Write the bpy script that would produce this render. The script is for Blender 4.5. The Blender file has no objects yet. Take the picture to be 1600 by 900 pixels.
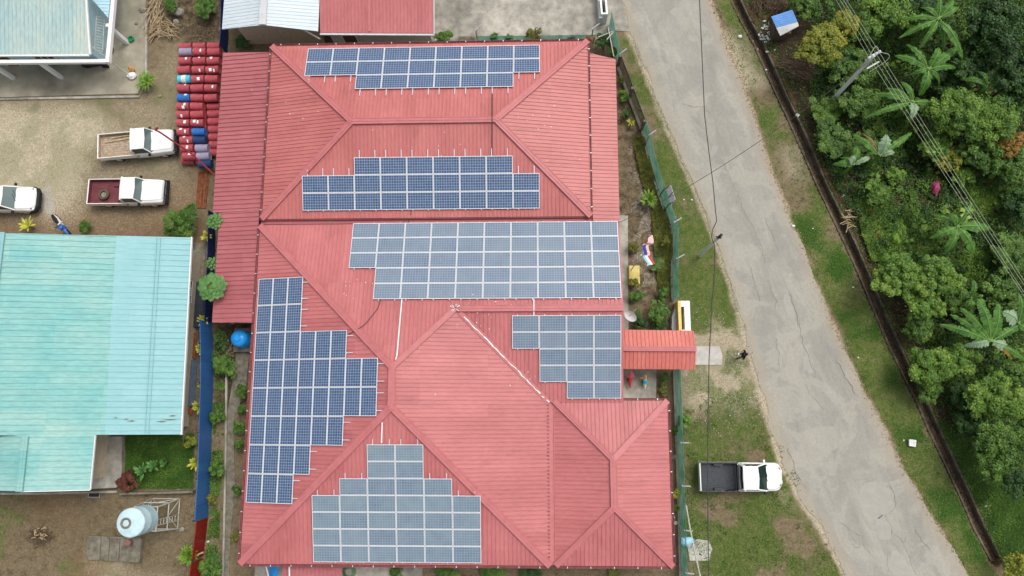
import bpy, math, random
import numpy as np
from mathutils import Vector, Matrix

S = bpy.context.scene
COL = S.collection
rad = math.radians
PI = math.pi
rnd = random.Random(7)

# ---------------------------------------------------------------- camera
F, H = 1150.0, 49.0                       # focal length in photo pixels, flying height (m)
_d = Vector((40, -195, -F)).normalized()  # straight down, seen in camera axes
_z = -_d
_x = (Vector((1, 0, 0)) - _z * _z.x).normalized()
_y = _z.cross(_x)
MW = Matrix((_x, _y, _z))                 # camera axes -> world axes
cam_d = bpy.data.cameras.new('camera')
cam = bpy.data.objects.new('camera', cam_d)
COL.objects.link(cam)
cam_d.sensor_width = 36.0
cam_d.lens = 36.0 * F / 1600.0
cam_d.clip_start = 0.5
cam_d.clip_end = 4000
cam.matrix_world = Matrix.Translation((0, 0, H)) @ MW.to_4x4()
S.camera = cam

# ---------------------------------------------------------------- world, sun, exposure
SUN_EL, SUN_AZ = 64.0, 48.0               # azimuth clockwise from north (+Y)
w = bpy.data.worlds.new('World'); S.world = w; w.use_nodes = True
nt = w.node_tree; nt.nodes.clear()
sky = nt.nodes.new('ShaderNodeTexSky'); sky.sky_type = 'NISHITA'; sky.sun_disc = False
sky.sun_elevation = rad(SUN_EL); sky.sun_rotation = rad(SUN_AZ)
sky.air_density = 1.0; sky.dust_density = 6.0; sky.ozone_density = 1.0; sky.altitude = 50
hs = nt.nodes.new('ShaderNodeHueSaturation'); hs.inputs['Saturation'].default_value = 0.35
bg = nt.nodes.new('ShaderNodeBackground'); bg.inputs['Strength'].default_value = 0.15
wo = nt.nodes.new('ShaderNodeOutputWorld')
nt.links.new(sky.outputs[0], hs.inputs['Color']); nt.links.new(hs.outputs[0], bg.inputs['Color']); nt.links.new(bg.outputs[0], wo.inputs['Surface'])
sd = bpy.data.lights.new('sun', 'SUN'); sd.energy = 1.0; sd.angle = rad(24); sd.color = (1.0, 0.96, 0.9)
so = bpy.data.objects.new('sun', sd); COL.objects.link(so)
_sv = Vector((math.sin(rad(SUN_AZ)) * math.cos(rad(SUN_EL)), math.cos(rad(SUN_AZ)) * math.cos(rad(SUN_EL)), math.sin(rad(SUN_EL))))
so.rotation_euler = _sv.to_track_quat('Z', 'Y').to_euler()
S.view_settings.view_transform = 'Standard'; S.view_settings.look = 'None'
S.view_settings.gamma = 1.0; S.view_settings.exposure = 0.12
S.cycles.max_bounces = 6; S.cycles.diffuse_bounces = 3; S.cycles.glossy_bounces = 2
S.cycles.transmission_bounces = 4; S.cycles.transparent_max_bounces = 4
S.cycles.use_denoising = True

# ---------------------------------------------------------------- helpers
def P(px, py, z=0.0):
    """the world point at height z that the photo shows at (px, py)"""
    r = MW @ Vector((px - 800, 450 - py, -F)); t = (z - H) / r.z
    return Vector((r.x * t, r.y * t, z))

class MB:
    """collects shapes and links them as ONE mesh object"""
    def __init__(s): s.v = []; s.f = []; s.m = []; s.uv = {}
    def add(s, vs, fs, m=0):
        o = len(s.v); s.v += [tuple(v) for v in vs]
        for f in fs: s.f.append(tuple(i + o for i in f)); s.m.append(m)
        return s
    def poly(s, pts, m=0): return s.add(pts, [tuple(range(len(pts)))], m)
    def box(s, x0, x1, y0, y1, z0, z1, m=0):
        vs = [(x, y, z) for z in (z0, z1) for y in (y0, y1) for x in (x0, x1)]
        return s.add(vs, [(0, 2, 3, 1), (4, 5, 7, 6), (0, 1, 5, 4), (2, 6, 7, 3), (0, 4, 6, 2), (1, 3, 7, 5)], m)
    def bar(s, a, b, wd, ht, m=0, up=(0, 0, 1)):
        """a beam of width wd and height ht from a to b"""
        a, b = Vector(a), Vector(b); d = (b - a).normalized(); u = Vector(up)
        if abs(d.dot(u)) > .98: u = Vector((1, 0, 0))
        r = d.cross(u).normalized() * wd / 2; t = r.cross(d).normalized() * ht / 2
        vs = [p + q for p in (a, b) for q in (-r - t, r - t, r + t, -r + t)]
        return s.add(vs, [(0, 3, 2, 1), (4, 5, 6, 7), (0, 1, 5, 4), (1, 2, 6, 5), (2, 3, 7, 6), (3, 0, 4, 7)], m)
    def tube(s, pts, r, n=8, m=0, caps=True):
        pts = [Vector(p) for p in pts]
        rs = r if isinstance(r, (list, tuple)) else [r] * len(pts)
        vs = []; ref = None
        for i, p in enumerate(pts):
            a = pts[max(i - 1, 0)]; b = pts[min(i + 1, len(pts) - 1)]; d = (b - a).normalized()
            if ref is None or abs(d.dot(ref)) > .95: ref = Vector((0, 0, 1)) if abs(d.z) < .9 else Vector((1, 0, 0))
            u = d.cross(ref).normalized(); w_ = d.cross(u).normalized()
            ref = -w_ if False else ref
            for k in range(n):
                t = 2 * PI * k / n; vs.append(p + (u * math.cos(t) + w_ * math.sin(t)) * rs[i])
        fs = [(i * n + k, i * n + (k + 1) % n, (i + 1) * n + (k + 1) % n, (i + 1) * n + k) for i in range(len(pts) - 1) for k in range(n)]
        if caps: fs += [tuple(range(n - 1, -1, -1)), tuple((len(pts) - 1) * n + k for k in range(n))]
        return s.add(vs, fs, m)
    def lathe(s, prof, c=(0, 0, 0), n=24, m=0, axis='z', caps=True):
        vs = []
        for r, h in prof:
            for k in range(n):
                t = 2 * PI * k / n; a, b = r * math.cos(t), r * math.sin(t)
                vs.append((c[0] + a, c[1] + b, c[2] + h) if axis == 'z' else (c[0] + h, c[1] + a, c[2] + b) if axis == 'x' else (c[0] + a, c[1] + h, c[2] + b))
        q = len(prof)
        fs = [(i * n + k, i * n + (k + 1) % n, (i + 1) * n + (k + 1) % n, (i + 1) * n + k) for i in range(q - 1) for k in range(n)]
        if caps: fs += [tuple(range(n - 1, -1, -1)), tuple((q - 1) * n + k for k in range(n))]
        return s.add(vs, fs, m)
    def prism(s, pts, z0, z1, m=0):
        n = len(pts); vs = [(p[0], p[1], z0) for p in pts] + [(p[0], p[1], z1) for p in pts]
        return s.add(vs, [tuple(range(n - 1, -1, -1)), tuple(range(n, 2 * n))] + [(i, (i + 1) % n, n + (i + 1) % n, n + i) for i in range(n)], m)
    def loft(s, rings, m=0, caps=True):
        n = len(rings[0]); vs = [p for r in rings for p in r]
        fs = [(i * n + k, i * n + (k + 1) % n, (i + 1) * n + (k + 1) % n, (i + 1) * n + k) for i in range(len(rings) - 1) for k in range(n)]
        if caps: fs += [tuple(range(n - 1, -1, -1)), tuple((len(rings) - 1) * n + k for k in range(n))]
        return s.add(vs, fs, m)
    def blob(s, c, rx, ry, rz, seed=0, n=10, q=7, rough=.12, m=0):
        g = random.Random(seed); vs = []
        for i in range(q):
            ph = PI * (i + .5) / q
            for k in range(n):
                t = 2 * PI * k / n; j = 1 + g.uniform(-rough, rough)
                vs.append((c[0] + rx * j * math.sin(ph) * math.cos(t), c[1] + ry * j * math.sin(ph) * math.sin(t), c[2] + rz * j * math.cos(ph)))
        fs = [(i * n + (k + 1) % n, i * n + k, (i + 1) * n + k, (i + 1) * n + (k + 1) % n) for i in range(q - 1) for k in range(n)]
        fs += [tuple(range(n)), tuple((q - 1) * n + k for k in range(n - 1, -1, -1))]
        return s.add(vs, fs, m)
    def build(s, name, mats, parent=None, smooth=False, bevel=0):
        me = bpy.data.meshes.new(name); o0 = org(parent)
        me.from_pydata([(v[0] - o0[0], v[1] - o0[1], v[2] - o0[2]) for v in s.v], [], s.f)
        if not isinstance(mats, (list, tuple)): mats = [mats]
        for x in mats: me.materials.append(x)
        me.polygons.foreach_set('material_index', s.m)
        if smooth: me.polygons.foreach_set('use_smooth', [True] * len(s.f))
        me.update()
        if smooth:
            try: me.set_sharp_from_angle(angle=rad(38))
            except Exception: pass
        o = bpy.data.objects.new(name, me); COL.objects.link(o)
        if parent: o.parent = parent; ORG[o.name] = o0
        if bevel:
            b = o.modifiers.new('bevel', 'BEVEL'); b.width = bevel; b.segments = 2; b.limit_method = 'ANGLE'; b.angle_limit = rad(35)
        return o

ORG = {}
def org(p): return (0, 0, 0) if p is None else ORG.get(p.name, (0, 0, 0))

def tag(o, label=None, cat=None, group=None, kind=None):
    if label: o['label'] = label
    if cat: o['category'] = cat
    if group: o['group'] = group
    if kind: o['kind'] = kind
    return o

def thing(name, label, cat, loc=(0, 0, 0), rz=0.0, group=None, local=False):
    """an Empty at the thing's base; parts given in world coordinates unless local"""
    o = bpy.data.objects.new(name, None); COL.objects.link(o); o.empty_display_size = .3
    o.location = loc; o.rotation_euler = (0, 0, rz)
    ORG[o.name] = (0, 0, 0) if local else tuple(loc)
    return tag(o, label, cat, group)

def copy_tree(o, parent=None):
    c = o.copy(); COL.objects.link(c)
    if parent: c.parent = parent
    for ch in o.children: copy_tree(ch, c)
    return c

# ---------------------------------------------------------------- materials
def mat(name, col, rough=.8, metal=0.0, spec=.3, noise=0.0, nscale=3.0, col2=None, bump=0.0, bscale=30.0, n2=0.0, n2scale=.6, emit=None, coat=0.0):
    m = bpy.data.materials.new(name); m.use_nodes = True; t = m.node_tree; b = t.nodes['Principled BSDF']
    b.inputs['Roughness'].default_value = rough; b.inputs['Metallic'].default_value = metal
    b.inputs['Specular IOR Level'].default_value = spec; b.inputs['Coat Weight'].default_value = coat
    b.inputs['Base Color'].default_value = (*col, 1)
    if noise or col2:
        tc = t.nodes.new('ShaderNodeTexCoord'); n = t.nodes.new('ShaderNodeTexNoise')
        n.inputs['Scale'].default_value = nscale; n.inputs['Detail'].default_value = 6; n.inputs['Roughness'].default_value = .65
        t.links.new(tc.outputs['Object'], n.inputs['Vector'])
        r = t.nodes.new('ShaderNodeMapRange'); r.inputs[1].default_value = .33; r.inputs[2].default_value = .67
        t.links.new(n.outputs[0], r.inputs[0])
        x = t.nodes.new('ShaderNodeMix'); x.data_type = 'RGBA'
        c2 = col2 or tuple(c * (1 - noise) for c in col); c1 = col if col2 else tuple(min(1, c * (1 + noise * .6)) for c in col)
        x.inputs[6].default_value = (*c1, 1); x.inputs[7].default_value = (*c2, 1)
        t.links.new(r.outputs[0], x.inputs[0])
        out = x.outputs[2]
        if n2:
            nb = t.nodes.new('ShaderNodeTexNoise'); nb.inputs['Scale'].default_value = n2scale; nb.inputs['Detail'].default_value = 3
            t.links.new(tc.outputs['Object'], nb.inputs['Vector'])
            r2 = t.nodes.new('ShaderNodeMapRange'); r2.inputs[1].default_value = .35; r2.inputs[2].default_value = .65
            r2.inputs[3].default_value = 1 - n2; r2.inputs[4].default_value = 1 + n2 * .5
            t.links.new(nb.outputs[0], r2.inputs[0])
            y = t.nodes.new('ShaderNodeMix'); y.data_type = 'RGBA'; y.blend_type = 'MULTIPLY'; y.inputs[0].default_value = 1
            t.links.new(out, y.inputs[6]); t.links.new(r2.outputs[0], y.inputs[7]); out = y.outputs[2]
        t.links.new(out, b.inputs['Base Color'])
    if bump:
        tc = t.nodes.new('ShaderNodeTexCoord'); n = t.nodes.new('ShaderNodeTexNoise'); n.inputs['Scale'].default_value = bscale; n.inputs['Detail'].default_value = 4
        bp = t.nodes.new('ShaderNodeBump'); bp.inputs['Strength'].default_value = bump; bp.inputs['Distance'].default_value = .05
        t.links.new(tc.outputs['Object'], n.inputs['Vector']); t.links.new(n.outputs[0], bp.inputs['Height']); t.links.new(bp.outputs[0], b.inputs['Normal'])
    return m

def leafmat(name, cols, rough=.5, trans=.14, nscale=.9):
    """leaf colour: a ramp over a per-leaf random value, shifted by a broad noise so clumps differ"""
    m = bpy.data.materials.new(name); m.use_nodes = True; t = m.node_tree; b = t.nodes['Principled BSDF']
    g = t.nodes.new('ShaderNodeNewGeometry'); tc = t.nodes.new('ShaderNodeTexCoord')
    n = t.nodes.new('ShaderNodeTexNoise'); n.inputs['Scale'].default_value = nscale; n.inputs['Detail'].default_value = 3
    t.links.new(tc.outputs['Object'], n.inputs['Vector'])
    r = t.nodes.new('ShaderNodeMapRange'); r.inputs[1].default_value = .3; r.inputs[2].default_value = .7; t.links.new(n.outputs[0], r.inputs[0])
    a = t.nodes.new('ShaderNodeMath'); a.operation = 'MULTIPLY'; a.inputs[1].default_value = .45; t.links.new(g.outputs['Random Per Island'], a.inputs[0])
    c = t.nodes.new('ShaderNodeMath'); c.operation = 'MULTIPLY_ADD'; c.inputs[1].default_value = .55; t.links.new(r.outputs[0], c.inputs[0]); t.links.new(a.outputs[0], c.inputs[2])
    rp = t.nodes.new('ShaderNodeValToRGB'); e = rp.color_ramp.elements
    for i, col in enumerate(cols):
        p = i / (len(cols) - 1)
        if i == 0: e[0].position = 0; e[0].color = (*col, 1)
        elif i == len(cols) - 1: e[-1].position = 1; e[-1].color = (*col, 1)
        else: q = e.new(p); q.color = (*col, 1)
    t.links.new(c.outputs[0], rp.inputs[0]); t.links.new(rp.outputs[0], b.inputs['Base Color'])
    b.inputs['Roughness'].default_value = rough; b.inputs['Specular IOR Level'].default_value = .3
    tr = t.nodes.new('ShaderNodeBsdfTranslucent'); t.links.new(rp.outputs[0], tr.inputs['Color'])
    mx = t.nodes.new('ShaderNodeMixShader'); mx.inputs[0].default_value = trans
    out = t.nodes['Material Output']
    t.links.new(b.outputs[0], mx.inputs[1]); t.links.new(tr.outputs[0], mx.inputs[2]); t.links.new(mx.outputs[0], out.inputs['Surface'])
    return m

def sheetmat(name, c1, c2, rough=.45, run='x', sheet=.75, length=4.0, vary=.12, dirt=None, dirtamt=.0):
    """painted metal sheets: a tone of its own for each sheet, faded and dirty in patches"""
    m = bpy.data.materials.new(name); m.use_nodes = True; t = m.node_tree; b = t.nodes['Principled BSDF']
    tc = t.nodes.new('ShaderNodeTexCoord'); sp = t.nodes.new('ShaderNodeSeparateXYZ'); t.links.new(tc.outputs['Object'], sp.inputs[0])
    def fl(o, k):
        d = t.nodes.new('ShaderNodeMath'); d.operation = 'DIVIDE'; d.inputs[1].default_value = k; t.links.new(o, d.inputs[0])
        f = t.nodes.new('ShaderNodeMath'); f.operation = 'FLOOR'; t.links.new(d.outputs[0], f.inputs[0]); return f.outputs[0]
    a, bb = (sp.outputs[1], sp.outputs[0]) if run == 'x' else (sp.outputs[0], sp.outputs[1])
    cb = t.nodes.new('ShaderNodeCombineXYZ'); t.links.new(fl(a, sheet), cb.inputs[0]); t.links.new(fl(bb, length), cb.inputs[1])
    wn = t.nodes.new('ShaderNodeTexWhiteNoise'); t.links.new(cb.outputs[0], wn.inputs['Vector'])
    n = t.nodes.new('ShaderNodeTexNoise'); n.inputs['Scale'].default_value = .35; n.inputs['Detail'].default_value = 7; n.inputs['Roughness'].default_value = .6
    t.links.new(tc.outputs['Object'], n.inputs['Vector'])
    r = t.nodes.new('ShaderNodeMapRange'); r.inputs[1].default_value = .3; r.inputs[2].default_value = .7; t.links.new(n.outputs[0], r.inputs[0])
    s1 = t.nodes.new('ShaderNodeMath'); s1.operation = 'MULTIPLY_ADD'; s1.inputs[1].default_value = .45; s2 = t.nodes.new('ShaderNodeMath'); s2.operation = 'MULTIPLY'; s2.inputs[1].default_value = .55
    t.links.new(r.outputs[0], s2.inputs[0]); t.links.new(wn.outputs[0], s1.inputs[0]); t.links.new(s2.outputs[0], s1.inputs[2])
    x = t.nodes.new('ShaderNodeMix'); x.data_type = 'RGBA'; x.inputs[6].default_value = (*c1, 1); x.inputs[7].default_value = (*c2, 1); t.links.new(s1.outputs[0], x.inputs[0])
    out = x.outputs[2]
    nf = t.nodes.new('ShaderNodeTexNoise'); nf.inputs['Scale'].default_value = 9; nf.inputs['Detail'].default_value = 5
    mp = t.nodes.new('ShaderNodeMapping'); mp.inputs['Scale'].default_value = (.12, 1, 1) if run == 'x' else (1, .12, 1)
    t.links.new(tc.outputs['Object'], mp.inputs[0]); t.links.new(mp.outputs[0], nf.inputs['Vector'])
    rf = t.nodes.new('ShaderNodeMapRange'); rf.inputs[1].default_value = .3; rf.inputs[2].default_value = .7; rf.inputs[3].default_value = 1 - vary; rf.inputs[4].default_value = 1 + vary * .6
    t.links.new(nf.outputs[0], rf.inputs[0])
    y = t.nodes.new('ShaderNodeMix'); y.data_type = 'RGBA'; y.blend_type = 'MULTIPLY'; y.inputs[0].default_value = 1
    t.links.new(out, y.inputs[6]); t.links.new(rf.outputs[0], y.inputs[7]); out = y.outputs[2]
    if dirt:
        nd = t.nodes.new('ShaderNodeTexNoise'); nd.inputs['Scale'].default_value = .9; nd.inputs['Detail'].default_value = 8; nd.inputs['Roughness'].default_value = .75
        t.links.new(mp.outputs[0], nd.inputs['Vector'])
        rd = t.nodes.new('ShaderNodeMapRange'); rd.inputs[1].default_value = .55; rd.inputs[2].default_value = .75; rd.inputs[4].default_value = dirtamt; t.links.new(nd.outputs[0], rd.inputs[0])
        z = t.nodes.new('ShaderNodeMix'); z.data_type = 'RGBA'; z.inputs[7].default_value = (*dirt, 1); t.links.new(rd.outputs[0], z.inputs[0]); t.links.new(out, z.inputs[6]); out = z.outputs[2]
    t.links.new(out, b.inputs['Base Color']); b.inputs['Roughness'].default_value = rough; b.inputs['Specular IOR Level'].default_value = .35
    return m

RED1, RED2 = (.42, .125, .125), (.54, .185, .185)
M = {}
M['red_x'] = sheetmat('red roof sheets running east west', RED1, RED2, run='x', vary=.10, dirt=(.27, .08, .08), dirtamt=.55)
M['red_y'] = sheetmat('red roof sheets running north south', RED1, RED2, run='y', vary=.10, dirt=(.27, .08, .08), dirtamt=.55)
M['redn_x'] = sheetmat('warm red roof sheets running east west', (.425, .127, .120), (.55, .19, .178), run='x', vary=.10, dirt=(.27, .08, .078), dirtamt=.55)
M['redn_y'] = sheetmat('warm red roof sheets running north south', (.425, .127, .120), (.55, .19, .178), run='y', vary=.10, dirt=(.27, .08, .078), dirtamt=.55)
M['red_trim'] = mat('red ridge flashing', (.50, .165, .168), .45, noise=.12, nscale=2)
M['red_new'] = sheetmat('newer orange red sheets', (.56, .15, .12), (.66, .22, .18), run='y')
M['red_dull'] = sheetmat('dull red sheets', (.37, .11, .118), (.46, .155, .165), run='x')
M['gutter'] = mat('maroon gutter', (.27, .085, .09), .6, noise=.3, nscale=4)
M['white'] = mat('white paint', (.80, .80, .78), .4, noise=.05)
M['carwhite'] = mat('white car paint', (.82, .82, .80), .25, coat=.5, noise=.03, nscale=1.5)
M['alu'] = mat('aluminium rail', (.72, .73, .75), .35, metal=.3)
M['wallcream'] = mat('cream wall', (.55, .46, .34), .85, noise=.15)
M['wallblue'] = mat('pale blue wall', (.48, .72, .82), .8, noise=.12)
M['turq'] = sheetmat('faded turquoise roof sheets', (.17, .45, .44), (.34, .54, .49), run='x', sheet=.78, length=3.1, vary=.14, dirt=(.10, .22, .2), dirtamt=.25)
M['turqblue'] = sheetmat('pale blue green roof sheets', (.24, .48, .50), (.31, .54, .56), run='x', sheet=.78, length=4.2, vary=.07, dirt=(.10, .22, .2), dirtamt=.12)
M['nwroof'] = sheetmat('pale blue and cream roof sheets', (.34, .49, .50), (.55, .60, .51), run='y', sheet=.9, length=5, vary=.14, dirt=(.12, .25, .3), dirtamt=.35)
M['whiteroof'] = sheetmat('white roof sheets', (.52, .60, .64), (.66, .71, .74), run='x', vary=.08)
M['concrete'] = mat('weathered concrete', (.40, .375, .32), .9, noise=.38, nscale=1.3, n2=.35, n2scale=.25, bump=.2)
M['concwarm'] = mat('dusty concrete apron', (.40, .365, .285), .9, noise=.35, nscale=.8, col2=(.27, .245, .18), n2=.4, n2scale=.3, bump=.2)
M['awning'] = mat('pale blue awning', (.42, .64, .74), .5, noise=.1)
M['brush'] = mat('grey brown twigs', (.20, .145, .095), .95, noise=.5, nscale=5)
M['pathpale'] = mat('pale path concrete', (.50, .475, .43), .9, noise=.22, nscale=2, bump=.2)
M['ditchwall'] = mat('dirty ditch concrete', (.125, .105, .075), .95, noise=.6, nscale=2, bump=.3)
M['concdark'] = mat('mossy concrete', (.20, .185, .14), .95, noise=.5, nscale=2.5, bump=.3)
M['asphalt_patch'] = mat('patch', (.33, .32, .29), .9)
M['blue_sheet'] = sheetmat('blue fence sheets', (.022, .10, .30), (.05, .17, .42), run='x', sheet=.5, length=9)
M['navy_sheet'] = mat('navy fence sheets', (.012, .03, .14), .5, noise=.2)
M['darkred_sheet'] = mat('dark red fence sheets', (.26, .015, .012), .5, noise=.25, nscale=3)
M['black'] = mat('black rubber and plastic', (.015, .015, .017), .6)
M['bedliner'] = mat('dark grey bed liner', (.045, .052, .062), .55, noise=.25, nscale=6)
M['glass'] = mat('car window glass', (.015, .035, .032), .05, spec=.8)
M['glass_light'] = mat('windscreen with shade inside', (.10, .15, .15), .08, spec=.8)
M['maroonbed'] = mat('maroon tray floor', (.17, .045, .055), .6, noise=.3)
M['woodbed'] = mat('dusty plank tray floor', (.42, .33, .24), .9, noise=.35, nscale=5)
M['steel'] = mat('grey steel', (.35, .36, .36), .5, metal=.4, noise=.2)
M['palesteel'] = mat('pale painted steel', (.48, .48, .42), .6, noise=.2)
M['polegrey'] = mat('galvanised pole', (.62, .66, .66), .5, noise=.15)
M['rust'] = mat('rusty iron', (.25, .09, .04), .9, noise=.5, nscale=6)
M['wood'] = mat('dry sticks', (.42, .32, .19), .9, noise=.35, nscale=5)
M['bark'] = mat('bark', (.12, .085, .055), .95, noise=.4, nscale=8)
M['stone'] = mat('grey stone', (.27, .25, .21), .95, noise=.35, nscale=5)
M['drumred'] = mat('red drum paint', (.40, .075, .09), .5, noise=.25, nscale=3)
M['drumblue'] = mat('blue drum paint', (.03, .14, .42), .45, noise=.2)
M['drumnavy'] = mat('navy drum paint', (.02, .045, .13), .5, noise=.3)
M['drumlilac'] = mat('grey lilac drum paint', (.30, .27, .37), .5, noise=.15)
M['drumcyan'] = mat('cyan drum paint', (.08, .52, .66), .45, noise=.1)
M['tankblue'] = mat('bright blue plastic tank', (.02, .30, .78), .3, noise=.06)
M['tankwhite'] = mat('pale blue white tank', (.50, .67, .71), .5, noise=.14, nscale=2.5)
M['green_net'] = leafmat('green fence netting', [(.12, .38, .27), (.22, .50, .38), (.32, .58, .46)], rough=.7, trans=.45, nscale=1.2)
M['yellow'] = mat('yellow paint', (.72, .58, .20), .7, noise=.12)
M['palegrey'] = mat('pale grey paint', (.56, .57, .58), .7, noise=.12)
M['cable'] = mat('black cable', (.05, .05, .05), .7)
M['wire'] = mat('pale wire', (.50, .56, .40), .6)
M['trash'] = mat('pale litter', (.72, .72, .70), .7, noise=.3, nscale=8)
M['signboard'] = mat('grey board', (.50, .50, .54), .6, noise=.12)
L = {}
M['skin'] = mat('skin', (.42, .22, .14), .6)
M['shirt'] = mat('black shirt', (.012, .014, .018), .9)
M['trousers'] = mat('dark trousers', (.06, .055, .045), .9)
M['hair'] = mat('black hair', (.008, .007, .006), .6)
M['pink'] = mat('pink cloth', (.42, .06, .16), .8, noise=.4, nscale=6)
M['hose'] = mat('green garden hose', (.05, .22, .06), .5)

def netmat():
    m = bpy.data.materials.new('green shade netting'); m.use_nodes = True; t = m.node_tree; b = t.nodes['Principled BSDF']
    b.inputs['Roughness'].default_value = .8; tc = t.nodes.new('ShaderNodeTexCoord'); n = t.nodes.new('ShaderNodeTexNoise'); n.inputs['Scale'].default_value = 1.3; n.inputs['Detail'].default_value = 5
    t.links.new(tc.outputs['Object'], n.inputs['Vector']); x = t.nodes.new('ShaderNodeMix'); x.data_type = 'RGBA'; x.inputs[6].default_value = (.10, .42, .30, 1); x.inputs[7].default_value = (.34, .62, .52, 1)
    r = t.nodes.new('ShaderNodeMapRange'); r.inputs[1].default_value = .35; r.inputs[2].default_value = .65; t.links.new(n.outputs[0], r.inputs[0]); t.links.new(r.outputs[0], x.inputs[0]); t.links.new(x.outputs[2], b.inputs['Base Color'])
    tl = t.nodes.new('ShaderNodeBsdfTranslucent'); t.links.new(x.outputs[2], tl.inputs['Color']); tr = t.nodes.new('ShaderNodeBsdfTransparent'); m1 = t.nodes.new('ShaderNodeMixShader'); m1.inputs[0].default_value = .45; m2 = t.nodes.new('ShaderNodeMixShader'); m2.inputs[0].default_value = .38
    t.links.new(b.outputs[0], m1.inputs[1]); t.links.new(tl.outputs[0], m1.inputs[2]); t.links.new(m1.outputs[0], m2.inputs[1]); t.links.new(tr.outputs[0], m2.inputs[2]); t.links.new(m2.outputs[0], t.nodes['Material Output'].inputs['Surface'])
    return m
M['green_net'] = netmat()
L['mid'] = leafmat('mid green leaves', [(.017, .044, .008), (.050, .115, .015), (.11, .21, .03), (.22, .34, .07)])
L['bright'] = leafmat('bright green leaves', [(.026, .07, .009), (.075, .165, .020), (.165, .29, .038), (.36, .47, .10)])
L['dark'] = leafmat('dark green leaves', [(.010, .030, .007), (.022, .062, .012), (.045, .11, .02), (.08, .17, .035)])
L['yellow'] = leafmat('yellow green leaves', [(.05, .09, .012), (.14, .18, .02), (.28, .29, .035), (.42, .33, .05)])
L['banana'] = leafmat('banana leaf', [(.035, .11, .016), (.075, .19, .028), (.14, .29, .055)], nscale=2, rough=.4)
L['pale'] = leafmat('pale underside of leaf', [(.22, .34, .19), (.32, .44, .29)], rough=.5)
L['midrib'] = mat('leaf midrib', (.20, .33, .09), .5)
L['brownleaf'] = leafmat('dead brown leaves', [(.10, .05, .02), (.22, .13, .06), (.34, .22, .11)])
L['croton'] = leafmat('maroon croton leaves', [(.03, .012, .012), (.09, .02, .02), (.16, .05, .03), (.10, .10, .03)], nscale=3)
L['yellowplant'] = leafmat('yellow dracaena leaves', [(.22, .30, .03), (.50, .50, .06), (.65, .62, .16)], nscale=3)
L['hedge'] = leafmat('olive yellow ground cover', [(.045, .065, .012), (.10, .12, .02), (.19, .19, .03), (.28, .25, .05)], nscale=1.5)
L['grass'] = leafmat('grass blades', [(.04, .10, .012), (.085, .17, .022), (.15, .24, .045), (.26, .28, .10)], nscale=.5)
L['drygrass'] = leafmat('dry grass blades', [(.11, .10, .035), (.20, .16, .07), (.30, .24, .12)], nscale=.5)
L['lime'] = leafmat('lime spiky leaves', [(.06, .15, .02), (.15, .28, .035), (.36, .44, .09)], nscale=3)
L['papaya'] = leafmat('papaya leaves', [(.05, .14, .03), (.10, .24, .06), (.20, .36, .13)], nscale=2)
L['orange'] = leafmat('orange tipped leaves', [(.12, .10, .02), (.30, .17, .03), (.40, .20, .05)])
# ---------------------------------------------------------------- ground
def cam_px(X, Y, Z=0.0):
    """photo pixel of world points (arrays): used only to read the ground zones off the plan"""
    A = np.array(MW); dx, dy, dz = X, Y, Z - H
    c = [A[0][i] * dx + A[1][i] * dy + A[2][i] * dz for i in range(3)]
    return 800 + F * c[0] / -c[2], 450 - F * c[1] / -c[2]

def vnoise(x, y, scale, seed, octv=4):
    out = np.zeros_like(x); amp = 1; tot = 0
    for o in range(octv):
        g = np.random.RandomState(seed + o).rand(256, 256)
        u = x * scale * 2 ** o; v = y * scale * 2 ** o
        i = np.floor(u).astype(int); j = np.floor(v).astype(int); fu = u - i; fv = v - j
        fu = fu * fu * (3 - 2 * fu); fv = fv * fv * (3 - 2 * fv)
        a = g[i % 256, j % 256]; b = g[(i + 1) % 256, j % 256]; c = g[i % 256, (j + 1) % 256]; d = g[(i + 1) % 256, (j + 1) % 256]
        out += amp * (a * (1 - fu) * (1 - fv) + b * fu * (1 - fv) + c * (1 - fu) * fv + d * fu * fv); tot += amp; amp *= .55
    return out / tot

def segdist(px, py, pts, closed=False):
    d = np.full(px.shape, 1e9); n = len(pts)
    for i in range(n if closed else n - 1):
        ax, ay = pts[i][:2]; bx, by = pts[(i + 1) % n][:2]; vx, vy = bx - ax, by - ay
        t = np.clip(((px - ax) * vx + (py - ay) * vy) / (vx * vx + vy * vy + 1e-9), 0, 1)
        d = np.minimum(d, np.hypot(px - ax - t * vx, py - ay - t * vy))
    return d
def inside(px, py, pts):
    r = np.zeros(px.shape, bool); n = len(pts)
    for i in range(n):
        ax, ay = pts[i]; bx, by = pts[(i + 1) % n]
        if ay == by: continue
        c = ((ay > py) != (by > py)) & (px < (bx - ax) * (py - ay) / (by - ay) + ax); r ^= c
    return r
def soft(px, py, pts, wd=8, off=0):
    d = segdist(px, py, pts, True); s = np.where(inside(px, py, pts), d, -d) + off
    t = np.clip(s / wd * .5 + .5, 0, 1); return t * t * (3 - 2 * t)

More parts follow.
